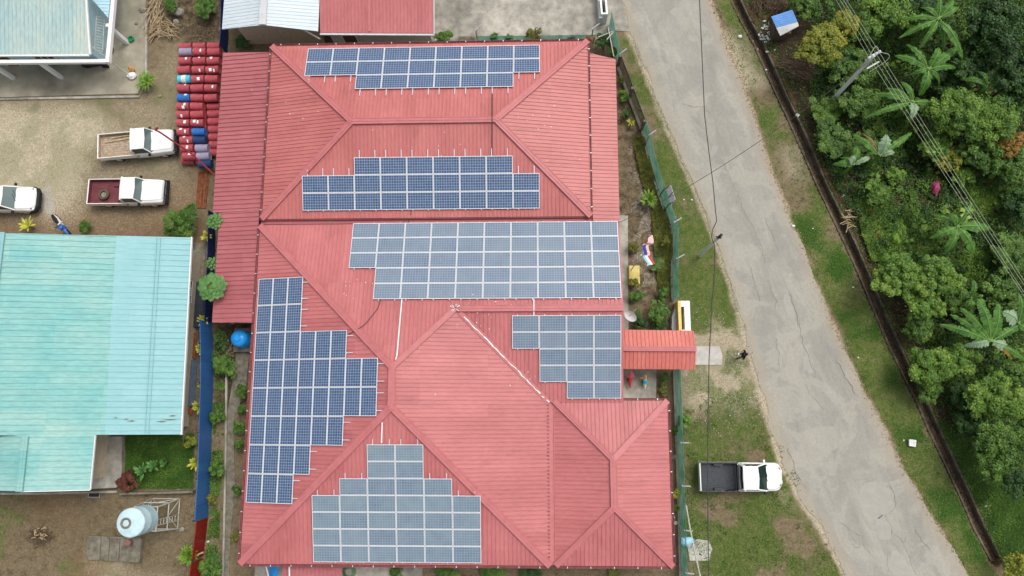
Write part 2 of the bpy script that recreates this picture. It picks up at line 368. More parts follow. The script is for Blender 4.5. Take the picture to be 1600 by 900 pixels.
ROAD_L = [(958, -60), (972, 0), (985, 50), (1007, 105), (1030, 165), (1055, 225), (1088, 300), (1107, 345), (1125, 395), (1140, 437), (1147, 465), (1165, 525), (1187, 600), (1204, 662), (1222, 725), (1250, 775), (1275, 812), (1302, 858), (1322, 900), (1350, 970)]
ROAD_R = [(1094, -60), (1108, 0), (1128, 55), (1150, 112), (1170, 162), (1188, 215), (1207, 275), (1232, 335), (1250, 375), (1275, 437), (1280, 450), (1297, 500), (1322, 552), (1350, 610), (1382, 672), (1411, 732), (1442, 782), (1470, 830), (1499, 875), (1515, 900), (1555, 970)]
DITCH = [(1128, -60), (1150, 0), (1165, 32), (1185, 67), (1203, 107), (1222, 150), (1239, 185), (1256, 222), (1284, 288), (1303, 327), (1329, 380), (1355, 440), (1378, 495), (1400, 545), (1419, 585), (1440, 625), (1457, 665), (1483, 720), (1509, 775), (1531, 825), (1556, 873)]
W2 = lambda pts, z=0: [tuple(P(x, y, z)) for x, y in pts]
ditch_w = W2(DITCH)

xs = np.concatenate([-np.geomspace(900, 44, 16), np.arange(-42, 38.01, .125), np.geomspace(40, 900, 16)])
ys = np.concatenate([-np.geomspace(900, 17, 16), np.arange(-14, 34.01, .125), np.geomspace(36, 900, 16)])
X, Y = np.meshgrid(xs, ys); nx, ny = len(xs), len(ys)
Xf, Yf = X.ravel(), Y.ravel()
PX, PY = cam_px(Xf, Yf)
wob = (vnoise(Xf, Yf, .35, 5) - .5) * 26 + (vnoise(Xf, Yf, 1.6, 15) - .5) * 14
wobx, woby = PX + wob, PY + (vnoise(Xf, Yf, .4, 25) - .5) * 30
fine = vnoise(Xf, Yf, 2.2, 31, 4)
mid = vnoise(Xf, Yf, .5, 41, 4)
big = vnoise(Xf, Yf, .16, 51, 3)
sand = np.zeros_like(Xf); grass = sand.copy(); lush = sand.copy(); soil = sand.copy(); pale = sand.copy(); clay = sand.copy()
mx = np.maximum
# west yard: pale trodden middle, browner towards the rims
sand = mx(sand, .95 * soft(wobx, woby, [(-300, 165), (60, 158), (150, 168), (200, 200), (150, 250), (135, 275), (130, 330), (85, 352), (20, 335), (-300, 330)], 40))
sand = mx(sand, .35 * soft(wobx, woby, [(-300, 140), (230, 140), (275, 60), (300, 60), (280, 240), (320, 330), (200, 360), (-300, 350)], 40))
pale = mx(pale, .8 * soft(wobx, woby, [(65, 290), (85, 290), (90, 325), (75, 340), (62, 325)], 10))
clay = mx(clay, .7 * soft(wobx, woby, [(135, 325), (240, 325), (330, 250), (332, 380), (0, 372), (-100, 372), (0, 345)], 26))
grass = mx(grass, .42 * soft(wobx, woby, [(0, 145), (230, 145), (285, 100), (275, 160), (210, 190), (100, 170), (0, 200)], 20) * (mid > .42))
grass = mx(grass, .34 * np.clip((mid - .50) * 8, 0, 1) * soft(wobx, woby, [(-100, 160), (200, 160), (280, 240), (250, 270), (130, 270), (60, 345), (-100, 345)], 30)); grass = mx(grass, .28 * (fine > .55) * soft(wobx, woby, [(-100, 160), (200, 160), (280, 240), (250, 270), (130, 270), (60, 345), (-100, 345)], 30))
# south west plot: brown with rust and green patches
clay = mx(clay, .8 * soft(wobx, woby, [(40, 765), (120, 770), (110, 830), (60, 810)], 40)); clay = mx(clay, .7 * soft(wobx, woby, [(110, 870), (170, 870), (150, 940), (100, 940)], 20))
sw = soft(wobx, woby, [(-300, 760), (300, 765), (320, 1100), (-300, 1100)], 20)
grass = mx(grass, .6 * sw * np.clip((mid - .48) * 7, 0, 1) * (PX < 190)); sand = mx(sand, .38 * sw * np.clip((.55 - big) * 6, 0, 1))
lush = mx(lush, soft(PX, PY, [(196, 677), (304, 677), (303, 764), (194, 764)], 3))
# alley between fence and building
soil = mx(soil, .75 * soft(PX, PY, [(330, 500), (395, 500), (385, 640), (352, 640), (330, 640)], 10))
grass = mx(grass, .4 * soft(wobx, woby, [(325, 560), (350, 560), (345, 900), (315, 900)], 10) * (fine > .45))
soil = mx(soil, .6 * soft(wobx, woby, [(235, -80), (345, -80), (345, 45), (325, 75), (300, 60), (235, 60)], 14))
# strip of garden on the east side
soil = mx(soil, .35 * soft(wobx, woby, [(965, 95), (1000, 200), (1050, 350), (1050, 480), (975, 480)], 8))
pale = mx(pale, .4 * soft(wobx, woby, [(972, 230), (992, 230), (1015, 310), (1030, 380), (1030, 470), (985, 470), (985, 320)], 12) * (fine > .45))
# verge between fence and road
V1 = [(972, 60), (990, 52), (1012, 120), (1057, 225), (1110, 345), (1142, 440), (1170, 520), (1062, 520), (1056, 350), (1035, 290), (1012, 215), (985, 130)]
grass = mx(grass, soft(wobx, woby, V1, 9) * np.clip(.62 + (mid - .4) * 2.4, .25, .98))
grass = mx(grass, .95 * soft(wobx, woby, [(1068, 430), (1100, 425), (1112, 470), (1070, 478)], 12))
V2 = [(1064, 500), (1170, 490), (1190, 600), (1205, 665), (1225, 730), (1262, 790), (1310, 868), (1345, 960), (1068, 960)]
grass = mx(grass, soft(wobx, woby, V2, 9) * np.clip(.35 + (mid - .36) * 3.0, .1, 1) * np.clip((PY - 500) / 190, .25, .9))
bare = soft(wobx, woby, [(1066, 500), (1175, 485), (1200, 640), (1150, 660), (1120, 640), (1062, 650)], 24)
sand = mx(sand, bare * .68); pale = mx(pale, bare * .35 * (fine > .58)); grass = mx(grass, bare * .62 * np.clip((vnoise(Xf, Yf, 1.1, 77, 4) - .44) * 7, 0, 1))
sand = mx(sand, .7 * soft(wobx, woby, [(1190, 640), (1215, 700), (1245, 790), (1222, 790), (1218, 700)], 12))
rdL = segdist(PX, PY, ROAD_L); rdR = segdist(PX, PY, ROAD_R)
rim = np.clip(1 - rdL / (9 + 10 * (fine - .3)), 0, 1) + np.clip(1 - rdR / (6 + 6 * (fine - .3)), 0, 1)
grass *= 1 - .85 * np.clip(rim * 1.5, 0, 1)
sand = mx(sand, .85 * np.clip(rim * 1.6, 0, 1)); clay = mx(clay, .5 * np.clip(1 - rdR / 9, 0, 1))
# verge between road and ditch
V3 = [(1106, -60), (1128, -60), (1160, 40), (1188, 90), (1250, 230), (1345, 440), (1450, 670), (1548, 880), (1600, 990), (1540, 950), (1400, 700), (1270, 430), (1190, 210)]
g3 = soft(wobx, PY, V3, 7)
grass = mx(grass, g3 * np.clip(.80 + (mid - .4) * 2.0 + np.clip((PY - 420) / 400, -.2, .35), .15, 1.0)); lush = mx(lush, .8 * g3 * np.clip((PY - 60) / 300, 0, 1) * np.clip((mid - .38) * 4, 0, 1))
dry = soft(wobx, woby, [(1125, 45), (1160, 60), (1200, 130), (1165, 150), (1135, 120)], 20) + .6 * soft(wobx, woby, [(1215, 225), (1260, 225), (1262, 285), (1225, 275)], 14) + .5 * soft(wobx, woby, [(1340, 500), (1362, 500), (1365, 530), (1345, 525)], 14)
dry = np.clip(dry, 0, 1); grass *= 1 - .75 * dry; sand = mx(sand, .75 * dry)
# forest floor east of the ditch
EF = [(p[0] + 6, p[1]) for p in DITCH] + [(1600, 960), (2600, 960), (2600, -300), (1128, -300)]
fo = soft(PX, PY, EF, 6)
soil = mx(soil, fo * .95); lush = mx(lush, fo * soft(wobx, woby, [(1440, 690), (1470, 650), (1620, 760), (1700, 1000), (1600, 990), (1540, 830)], 16) * .85)
clay = mx(clay, fo * .6 * (segdist(PX, PY, DITCH) < 12 + 20 * (mid - .4))); clay = mx(clay, .5 * soft(wobx, woby, [(1165, 10), (1205, 10), (1215, 60), (1185, 60)], 14))
far = (PX < -60) | (PX > 1700) | (PY < -60) | (PY > 960)
grass = np.where(far & (PX < 1700), mx(grass, .75 * np.clip((big - .4) * 5, 0, 1)), grass)
# relief: gentle, with the ditch cut in
dd = segdist(Xf, Yf, [(p[0], p[1]) for p in ditch_w])
Z = (vnoise(Xf, Yf, .8, 61) - .5) * .05
flat = (PX > 380) & (PX < 1100); Z = np.where(flat, Z * .3, Z)
Z = np.where(rdL < 8, Z * .2, Z); rm = inside(PX, PY, ROAD_L + ROAD_R[::-1]); Z = np.where(rm & (rdL > 9) & (rdR > 9), -.06, Z)
Z = np.where(dd < .33, -.75, np.minimum(Z, .01))
soil = np.where(dd < .45, 1.0, soil); grass = np.where(dd < .45, 0, grass); lush = np.where(dd < .45, 0, lush); sand = np.where(dd < .45, 0, sand); clay = np.where(dd < .45, .3, clay)
Z -= .012
me = bpy.data.meshes.new('ground')
co = np.stack([Xf, Yf, Z], 1).astype(np.float32).ravel()
ii = (np.arange(ny - 1)[:, None] * nx + np.arange(nx - 1)[None, :]).ravel()
fc = np.stack([ii, ii + 1, ii + nx + 1, ii + nx], 1).astype(np.int32)
def fastmesh(me, co, fc):
    me.vertices.add(len(co) // 3); me.vertices.foreach_set('co', np.asarray(co, np.float32).ravel())
    n = len(fc); k = fc.shape[1]; me.loops.add(n * k); me.loops.foreach_set('vertex_index', fc.astype(np.int32).ravel())
    me.polygons.add(n); me.polygons.foreach_set('loop_start', np.arange(0, n * k, k, dtype=np.int32)); me.polygons.foreach_set('loop_total', np.full(n, k, np.int32))
    me.update(calc_edges=True)
fastmesh(me, co, fc)
me.polygons.foreach_set('use_smooth', np.ones(len(fc), bool))
for nm, ch in (('zone_a', (sand, grass, lush, soil)), ('zone_b', (pale, clay, fine, mid))):
    at = me.color_attributes.new(nm, 'FLOAT_COLOR', 'POINT'); at.data.foreach_set('color', np.stack(ch, 1).astype(np.float32).ravel())
g = bpy.data.objects.new('ground', me); COL.objects.link(g); tag(g, kind='structure')

def groundmat():
    m = bpy.data.materials.new('ground'); m.use_nodes = True; t = m.node_tree; b = t.nodes['Principled BSDF']; b.inputs['Roughness'].default_value = .95; b.inputs['Specular IOR Level'].default_value = .1
    tc = t.nodes.new('ShaderNodeTexCoord')
    def noise(s, d=6, r=.6):
        n = t.nodes.new('ShaderNodeTexNoise'); n.inputs['Scale'].default_value = s; n.inputs['Detail'].default_value = d; n.inputs['Roughness'].default_value = r; t.links.new(tc.outputs['Object'], n.inputs['Vector']); return n.outputs[0]
    def mr(i, a, bb, c=0., d=1.):
        r = t.nodes.new('ShaderNodeMapRange'); t.links.new(i, r.inputs[0])
        for k, v in zip((1, 2, 3, 4), (a, bb, c, d)): r.inputs[k].default_value = v
        return r.outputs[0]
    def mix(f, a, bb, mode='MIX'):
        x = t.nodes.new('ShaderNodeMix'); x.data_type = 'RGBA'; x.blend_type = mode
        for i, v in ((0, f), (6, a), (7, bb)):
            if isinstance(v, (tuple, float)): x.inputs[i].default_value = (*v, 1) if isinstance(v, tuple) else v
            else: t.links.new(v, x.inputs[i])
        return x.outputs[2]
    def math(op, a, bb):
        x = t.nodes.new('ShaderNodeMath'); x.operation = op; x.use_clamp = op != 'SUBTRACT'
        for i, v in ((0, a), (1, bb)):
            if isinstance(v, float): x.inputs[i].default_value = v
            else: t.links.new(v, x.inputs[i])
        return x.outputs[0]
    def attr(nm):
        a = t.nodes.new('ShaderNodeAttribute'); a.attribute_name = nm; s = t.nodes.new('ShaderNodeSeparateColor'); t.links.new(a.outputs['Color'], s.inputs[0]); return s.outputs[0], s.outputs[1], s.outputs[2], a.outputs['Alpha']
    sa, gr, lu, so_ = attr('zone_a'); pa, cl, _, _ = attr('zone_b')
    n1, n2, n3, n4 = noise(2.2), noise(7, 8, .75), noise(17, 5, .7), noise(.5, 4)
    def thr(mk, n, wd=.25):   # a mask broken up by noise
        s = math('SUBTRACT', math('ADD', mk, 0.0), mr(n, .25, .75)); return mr(s, -wd, wd)
    c = mix(mr(n1, .3, .7), (.10, .072, .040), (.23, .175, .105))
    c = mix(mr(n2, .45, .68), c, (.29, .235, .155)); c = mix(mr(n3, .52, .64, 0., .7), c, (.055, .038, .02))
    c = mix(thr(so_, n1, .35), c, mix(mr(n2, .35, .7), (.028, .022, .014), (.075, .055, .032)))
    c = mix(thr(sa, n2, .4), c, mix(mr(n2, .35, .65), (.56, .49, .355), (.34, .295, .20)))
    c = mix(math('MULTIPLY', cl, mr(n2, .35, .6)), c, (.20, .115, .06))
    gcol = mix(mr(n1, .3, .72), mix(mr(n3, .3, .7), (.036, .080, .012), (.105, .165, .030)), mix(mr(n3, .3, .7), (.115, .13, .04), (.22, .215, .09)))
    c = mix(thr(gr, n2, .3), c, gcol)
    c = mix(thr(lu, n2, .3), c, mix(mr(n3, .3, .7), (.02, .055, .010), (.055, .125, .02)))
    c = mix(thr(pa, n2, .2), c, (.43, .41, .35))
    # pebbles and small litter
    v = t.nodes.new('ShaderNodeTexVoronoi'); v.inputs['Scale'].default_value = 5.5; t.links.new(tc.outputs['Object'], v.inputs['Vector'])
    sp = math('MULTIPLY', mr(v.outputs['Distance'], .10, .16, 1., 0.), mr(n4, .5, .62))
    c = mix(math('MULTIPLY', sp, .55), c, (.42, .39, .33))
    c = mix(1.0, c, mr(n3, .3, .7, .62, 1.3), 'MULTIPLY')
    t.links.new(c, b.inputs['Base Color'])
    bp = t.nodes.new('ShaderNodeBump'); bp.inputs['Strength'].default_value = .6; bp.inputs['Distance'].default_value = .06; t.links.new(n2, bp.inputs['Height']); t.links.new(bp.outputs[0], b.inputs['Normal'])
    return m
me.materials.append(groundmat())

# ---------------------------------------------------------------- road
def resample(pts, n):
    d = [0]
    for a, b in zip(pts, pts[1:]): d.append(d[-1] + math.dist(a, b))
    return [tuple(np.interp(d[-1] * i / (n - 1), d, [p[k] for p in pts]) for k in range(len(pts[0]))) for i in range(n)]
def extend(pts, a, b):   # run the road on beyond the picture
    p0, p1, q0, q1 = Vector(pts[0]), Vector(pts[1]), Vector(pts[-1]), Vector(pts[-2])
    return [tuple(p0 + (p0 - p1).normalized() * a)] + pts + [tuple(q0 + (q0 - q1).normalized() * b)]
RL = extend([tuple(P(*p))[:2] for p in ROAD_L], 300, 300); RR = extend([tuple(P(*p))[:2] for p in ROAD_R], 300, 300)
RLs = [RL[0]] + resample(RL[1:-1], 420) + [RL[-1]]; RRs = [RR[0]] + resample(RR[1:-1], 420) + [RR[-1]]
NS = 24; vs = []; ed = []
for i, (a, b) in enumerate(zip(RLs, RRs)):
    ja = (rnd.random() - .5) * .10 + .14 * math.sin(i * .21) * math.sin(i * .057); jb = (rnd.random() - .5) * .08 + .07 * math.sin(i * .17)
    for k in range(NS + 1):
        f = k / NS; g0 = f + (ja * (1 - f) ** 6 + jb * f ** 6) / 6
        x = a[0] + (b[0] - a[0]) * g0; y = a[1] + (b[1] - a[1]) * g0
        vs.append((x, y, .015 + .03 * math.sin(PI * f) ** .5)); ed.append(min(f, 1 - f) * 6.0)
rn = len(RLs); ii = (np.arange(rn - 1)[:, None] * (NS + 1) + np.arange(NS)[None, :]).ravel()
fc = np.stack([ii, ii + NS + 1, ii + NS + 2, ii + 1], 1)[:, ::-1]
me = bpy.data.meshes.new('road'); va = np.array(vs)
fastmesh(me, va.ravel(), fc)
at = me.color_attributes.new('rim', 'FLOAT_COLOR', 'POINT'); e_ = np.array(ed); at.data.foreach_set('color', np.stack([e_, e_, e_, e_ * 0 + 1], 1).astype(np.float32).ravel())
road = bpy.data.objects.new('road', me); COL.objects.link(road); tag(road, kind='structure')
def roadmat():
    m = bpy.data.materials.new('road'); m.use_nodes = True; t = m.node_tree; b = t.nodes['Principled BSDF']; b.inputs['Roughness'].default_value = .9; b.inputs['Specular IOR Level'].default_value = .2
    tc = t.nodes.new('ShaderNodeTexCoord'); mp = t.nodes.new('ShaderNodeMapping'); mp.inputs['Rotation'].default_value = (0, 0, rad(-18)); t.links.new(tc.outputs['Object'], mp.inputs[0])
    mp2 = t.nodes.new('ShaderNodeMapping'); mp2.inputs['Scale'].default_value = (1, .22, 1); t.links.new(mp.outputs[0], mp2.inputs[0])
    def noise(s, d=6, r=.6, v=tc.outputs['Object'], dist=0.):
        n = t.nodes.new('ShaderNodeTexNoise'); n.inputs['Scale'].default_value = s; n.inputs['Detail'].default_value = d; n.inputs['Roughness'].default_value = r; n.inputs['Distortion'].default_value = dist; t.links.new(v, n.inputs['Vector']); return n.outputs[0]
    def mr(i, a, bb, c=0., d=1.):
        r = t.nodes.new('ShaderNodeMapRange'); t.links.new(i, r.inputs[0])
        for k, v in zip((1, 2, 3, 4), (a, bb, c, d)): r.inputs[k].default_value = v
        return r.outputs[0]
    def mix(f, a, bb, mode='MIX'):
        x = t.nodes.new('ShaderNodeMix'); x.data_type = 'RGBA'; x.blend_type = mode
        for i, v in ((0, f), (6, a), (7, bb)):
            if isinstance(v, (tuple, float)): x.inputs[i].default_value = (*v, 1) if isinstance(v, tuple) else v
            else: t.links.new(v, x.inputs[i])
        return x.outputs[2]
    st = noise(.9, 5, .6, mp2.outputs[0], .6); sp = noise(22, 4, .8); pt = noise(.35, 5, .55, dist=1.2); gr = noise(5, 6, .7)
    c = mix(mr(st, .32, .68), (.285, .274, .243), (.37, .352, .303))
    c = mix(mr(pt, .50, .56, 0., .55), c, (.40, .38, .325)); c = mix(mr(st, .60, .70, 0., .5), c, (.42, .40, .35)); c = mix(mr(noise(2.5, 6, .75, mp2.outputs[0], 1.5), .56, .66, 0., .35), c, (.22, .215, .195))
    c = mix(mr(pt, .40, .36, 0., .45), c, (.275, .266, .238))
    c = mix(1.0, c, mr(sp, .3, .7, .80, 1.16), 'MULTIPLY'); c = mix(1.0, c, mr(gr, .3, .7, .92, 1.06), 'MULTIPLY')
    a = t.nodes.new('ShaderNodeAttribute'); a.attribute_name = 'rim'; s = t.nodes.new('ShaderNodeMath'); s.operation = 'ADD'; t.links.new(a.outputs['Fac'], s.inputs[0]); t.links.new(mr(gr, .3, .7, -.35, .35), s.inputs[1])
    c = mix(mr(s.outputs[0], .1, .75, .75, 0.), c, (.36, .31, .235))
    t.links.new(c, b.inputs['Base Color'])
    bp = t.nodes.new('ShaderNodeBump'); bp.inputs['Strength'].default_value = .4; bp.inputs['Distance'].default_value = .03; t.links.new(gr, bp.inputs['Height']); t.links.new(bp.outputs[0], b.inputs['Normal'])
    return m
me.materials.append(roadmat())
# cracks: thin dark ribbons following the worn tracks
crk = mat('crack filled with dirt', (.215, .205, .175), .95, noise=.3)
patchm = mat('smooth repair patch', (.355, .345, .305), .9, noise=.08, nscale=2)
cm = MB()
def crack(pts, wd=.035, jit=.09, z=.052):
    pts = [P(*p) for p in pts]; q = []
    for a, b in zip(pts, pts[1:]):
        n = max(2, int((b - a).length / .22))
        for i in range(n): q.append(a.lerp(b, i / n))
    q.append(pts[-1]); g_ = rnd; q = [p + Vector((g_.uniform(-jit, jit), g_.uniform(-jit, jit) * .6, 0)) for p in q]
    for a, b in zip(q, q[1:]):
        d = (b - a).normalized(); n = Vector((-d.y, d.x, 0)); w1 = wd * g_.uniform(.25, 1.); w2 = wd * g_.uniform(.25, 1.)
        cm.add([(a - n * w1 / 2).to_tuple()[:2] + (z,), (b - n * w2 / 2).to_tuple()[:2] + (z,), (b + n * w2 / 2).to_tuple()[:2] + (z,), (a + n * w1 / 2).to_tuple()[:2] + (z,)], [(0, 1, 2, 3)])
for c in [[(1128, 250), (1143, 285), (1155, 307), (1160, 325), (1168, 340), (1178, 355), (1182, 370), (1190, 385), (1192, 398), (1195, 412)],
          [(1195, 340), (1203, 360), (1210, 372), (1216, 390)], [(1200, 440), (1212, 470), (1212, 480)], [(1232, 455), (1245, 495), (1255, 535), (1270, 575), (1275, 592)],
          [(1213, 530), (1217, 560), (1216, 580)], [(1065, 160), (1080, 168), (1098, 168), (1108, 178)], [(1032, 60), (1045, 70), (1065, 60), (1070, 52)],
          [(1390, 755), (1397, 775), (1398, 785), (1394, 797), (1383, 806), (1391, 820), (1393, 835)], [(1310, 815), (1325, 825), (1345, 838), (1350, 855), (1368, 875)],
          [(1403, 838), (1412, 850), (1417, 865), (1425, 885), (1432, 900)], [(1385, 870), (1386, 895)], [(1332, 848), (1337, 855), (1343, 855), (1342, 848)], [(1430, 826), (1440, 845), (1452, 860)],
          [(1230, 150 + 300), (1240, 480), (1250, 510)], [(1405, 842), (1411, 848), (1413, 841)], [(1172, 420), (1180, 450), (1186, 470)], [(1260, 600), (1268, 620), (1288, 640)],
          [(1100, 232), (1108, 240), (1113, 250)], [(1305, 560), (1320, 590), (1340, 620)], [(1230, 700), (1245, 740), (1260, 765)]]:
    crack(c, wd=rnd.uniform(.022, .042))
co_ = cm.build('crack', crk, road); tag(co_, 'thin branching cracks across the worn asphalt')
pm = MB()
def outline(cx, cy, rx, ry, rot, n=26, j=.08):
    o = []
    for k in range(n):
        t = 2 * PI * k / n; r = 1 + rnd.uniform(-j, j); x, y = rx * r * math.cos(t), ry * r * math.sin(t)
        o.append(P(cx + x * math.cos(rot) - y * math.sin(rot), cy + x * math.sin(rot) + y * math.cos(rot)))
    return o
for c in [(1256, 640, 5.5, 13, -.1), (1367, 780, 26, 30, -.5), (1380, 825, 12, 20, -.2), (1405, 885, 14, 26, -.35), (1262, 570, 6, 15, -.35), (1058, 20, 10, 7, .2), (1082, 60, 8, 5, .3), (1233, 480, 7, 22, -.3)]:
    o = outline(*c); pm.poly([(p.x, p.y, .046) for p in o][::-1])
tag(pm.build('repair_patch', patchm, road), 'smooth pale repair patches in the asphalt')

# ---------------------------------------------------------------- concrete sheets
def slab(name, px, z0, z1, m, kind='structure', label=None, cat=None, bevel=0):
    b = MB(); b.prism([tuple(P(x, y, z1))[:2] for x, y in px][::-1], z0, z1); o = b.build(name, m, bevel=bevel)
    return tag(o, label, cat, kind=kind)
slab('concrete_yard', [(640, -90), (640, 66), (932, 66), (950, 50), (968, 48), (985, 50), (972, 0), (957, -60), (950, -90)], -.05, .03, M['concrete'])
slab('concrete_apron', [(-400, -90), (-400, 150), (0, 152), (215, 146), (228, 118), (227, 60), (228, -90)], -.05, .06, M['concwarm'])
slab('kerb', [(-400, 150), (0, 153), (218, 149), (218, 152), (0, 156), (-400, 154)], -.05, .12, M['concrete'])
slab('path', [(1085, 541), (1124, 541), (1129, 556), (1128, 570), (1085, 570)], -.05, .035, M['pathpale'])
slab('pavement', [(1073, 846), (1090, 842), (1108, 845), (1113, 858), (1108, 876), (1078, 876)], -.05, .03, M['pathpale'])
slab('playground_floor', [(955, 573), (1026, 573), (1025, 622), (955, 622)], -.05, .08, M['concrete'])
slab('path', [(960, 335), (981, 337), (982, 515), (960, 515)], -.05, .07, M['concrete'])
slab('path', [(372, 520), (392, 520), (385, 600), (365, 660), (366, 720), (368, 760), (360, 840), (356, 960), (350, 960), (352, 840), (354, 700), (356, 640), (366, 580)], -.05, .035, M['concdark'])
slab('garden_edging', [(352, 560), (355, 560), (354, 700), (351, 840), (348, 960), (345, 960), (348, 840), (351, 700)], -.05, .16, M['concrete'])
slab('concrete_yard', [(398, 875), (660, 875), (660, 960), (398, 960)], -.05, .03, M['concrete'])
slab('garden_path', [(300, 380), (322, 380), (314, 470), (300, 640), (285, 700), (285, 620)], -.05, .02, M['concdark'])
# the roadside ditch: a low concrete lip along each bank
for sgn in (-1, 1):
    b = MB(); q = [Vector(p) for p in ditch_w]; ln = []
    for i, p in enumerate(q):
        d = (q[min(i + 1, len(q) - 1)] - q[max(i - 1, 0)]).normalized(); n = Vector((-d.y, d.x, 0)) * sgn
        ln.append((p + n * .27, p + n * (.39 + .03 * math.sin(i * 2.1))))
    rs = []
    for a, c in ln: rs.append([(a.x, a.y, -.6), (c.x, c.y, -.6), (c.x, c.y, .035), (a.x, a.y, .035)])
    b.loft(rs)
    tag(b.build('ditch_wall', M['ditchwall']), kind='structure')

b = MB(); rs_ = []
for i, p in enumerate(q): d = (q[min(i + 1, len(q) - 1)] - q[max(i - 1, 0)]).normalized(); n = Vector((-d.y, d.x, 0)); rs_.append([(p.x - n.x * .3, p.y - n.y * .3, -.5), (p.x + n.x * .3, p.y + n.y * .3, -.5)])
for a, c in zip(rs_, rs_[1:]): b.poly([a[0], c[0], c[1], a[1]][::-1])
tag(b.build('ditch_floor', mat('ditch mud and dead leaves', (.12, .085, .055), .8, noise=.7, nscale=3, n2=.5, n2scale=.5)), kind='structure')
# ---------------------------------------------------------------- roofs
TAN = .231
def plane3(a, b, c):
    a, b, c = Vector(a), Vector(b), Vector(c); n = (b - a).cross(c - a); d = n.dot(a)
    return lambda x, y: (d - n.x * x - n.y * y) / n.z
def slope(mb, pts, run, m, sp=.25, rib=.036, thick=.07, mt=None, rw=.05):
    """one roof plane: a thin slab with raised ribs running along x or y"""
    pts = [Vector(p) for p in pts]; zf = plane3(*pts[:3]); n = len(pts)
    A = sum(pts[i].x * pts[(i + 1) % n].y - pts[(i + 1) % n].x * pts[i].y for i in range(n))
    if A < 0: pts = pts[::-1]
    vs = [p.to_tuple() for p in pts] + [(p.x, p.y, p.z - thick) for p in pts]
    mb.add(vs, [tuple(range(n)), tuple(range(2 * n - 1, n - 1, -1))] + [(i, n + i, n + (i + 1) % n, (i + 1) % n) for i in range(n)], m)
    k = 1 if run == 'x' else 0
    lo = min(p[k] for p in pts); hi = max(p[k] for p in pts); c = math.ceil((lo + .05) / sp) * sp
    while c < hi - .03:
        xs_ = []
        for i in range(n):
            a, b = pts[i], pts[(i + 1) % n]
            if (a[k] > c) != (b[k] > c): xs_.append(a[1 - k] + (b[1 - k] - a[1 - k]) * (c - a[k]) / (b[k] - a[k]))
        xs_.sort()
        for s, e in zip(xs_[::2], xs_[1::2]):
            if e - s < .15: continue
            w2 = rw / 2; t2 = w2 * .55; rings = []
            for q in (s, e):
                ring = []
                for off, hh in ((-w2, 0), (-t2, rib), (t2, rib), (w2, 0)):
                    x, y = (q, c + off) if run == 'x' else (c + off, q); z = zf(x, y) + hh + .0015
                    ring.append((x, y, z))
                rings.append(ring)
            (r0, r1) = rings; o = len(mb.v)
            mb.add(r0 + r1, [(0, 1, 5, 4), (1, 2, 6, 5), (2, 3, 7, 6), (0, 3, 2, 1), (4, 5, 6, 7)] if run == 'y' else [(0, 4, 5, 1), (1, 5, 6, 2), (2, 6, 7, 3), (0, 1, 2, 3), (4, 7, 6, 5)], m)
        c += sp
    return zf
def cap(mb, a, b, wd=.42, m=0, h=.075):
    a, b = Vector(a), Vector(b); up = Vector((0, 0, h)); mb.bar(a + up, b + up, wd, .04, m)
    d = (b - a).normalized(); n = Vector((-d.y, d.x, 0)).normalized()
    for o in (-wd / 2 + .03, 0, wd / 2 - .03): mb.bar(a + up + n * o + Vector((0, 0, .035)), b + up + n * o + Vector((0, 0, .035)), .04 if o else .07, .022, m)
def gutter(parent, pts, inner=0, wd=.09, brk=1.2):
    b = MB(); bb = MB()
    for p, q in zip(pts, pts[1:]):
        p, q = Vector(p), Vector(q); b.bar(p, q, wd, .03, 0); d = (q - p).normalized(); n = Vector((-d.y, d.x, 0))
        for s in (-1, 1): b.bar(p + n * s * wd / 2 + Vector((0, 0, .05)), q + n * s * wd / 2 + Vector((0, 0, .05)), .02, .12, 0)
        k = int((q - p).length / brk)
        for i in range(k): c = p.lerp(q, (i + .5) / k) + Vector((0, 0, .115)); bb.bar(c - n * wd * .6, c + n * wd * .6, .04, .02, 0)
    o = b.build('gutter', M['gutter'], parent)
    if bb.v: 
        ORG[o.name] = org(parent); bb.build('bracket', M['alu'], o)
    return o
def droppings(mb, zf, spots, m):
    for cx, cy, r, n in spots:
        for i in range(int(n * .6)):
            px, py = rnd.gauss(cx, r), rnd.gauss(cy, r); z = 4.
            for _ in range(4): p = P(px, py, z); z = zf(p.x, p.y)
            s = rnd.uniform(.015, .045); t = rnd.random() * 6; pts = [(p.x + s * math.cos(t + k * 1.05) * rnd.uniform(.6, 1), p.y + s * math.sin(t + k * 1.05) * rnd.uniform(.6, 1.3), z + .006) for k in range(6)]
            mb.poly(pts, m)
def wallbox(parent, x0, x1, y0, y1, z1, m, doors=(), wins=()):
    b = MB(); b.box(x0, x1, y0, y1, 0, z1); wl = b.build('wall', m, parent)
    for side, pos, wd, z0, zz in wins: opening(parent, 'window', x0, x1, y0, y1, side, pos, wd, z0, zz, M['white'], M['glass'], bars=2)
    for side, pos, wd in doors: opening(parent, 'door', x0, x1, y0, y1, side, pos, wd, .05, 2.1, M['white'], M['bark'])
    return wl
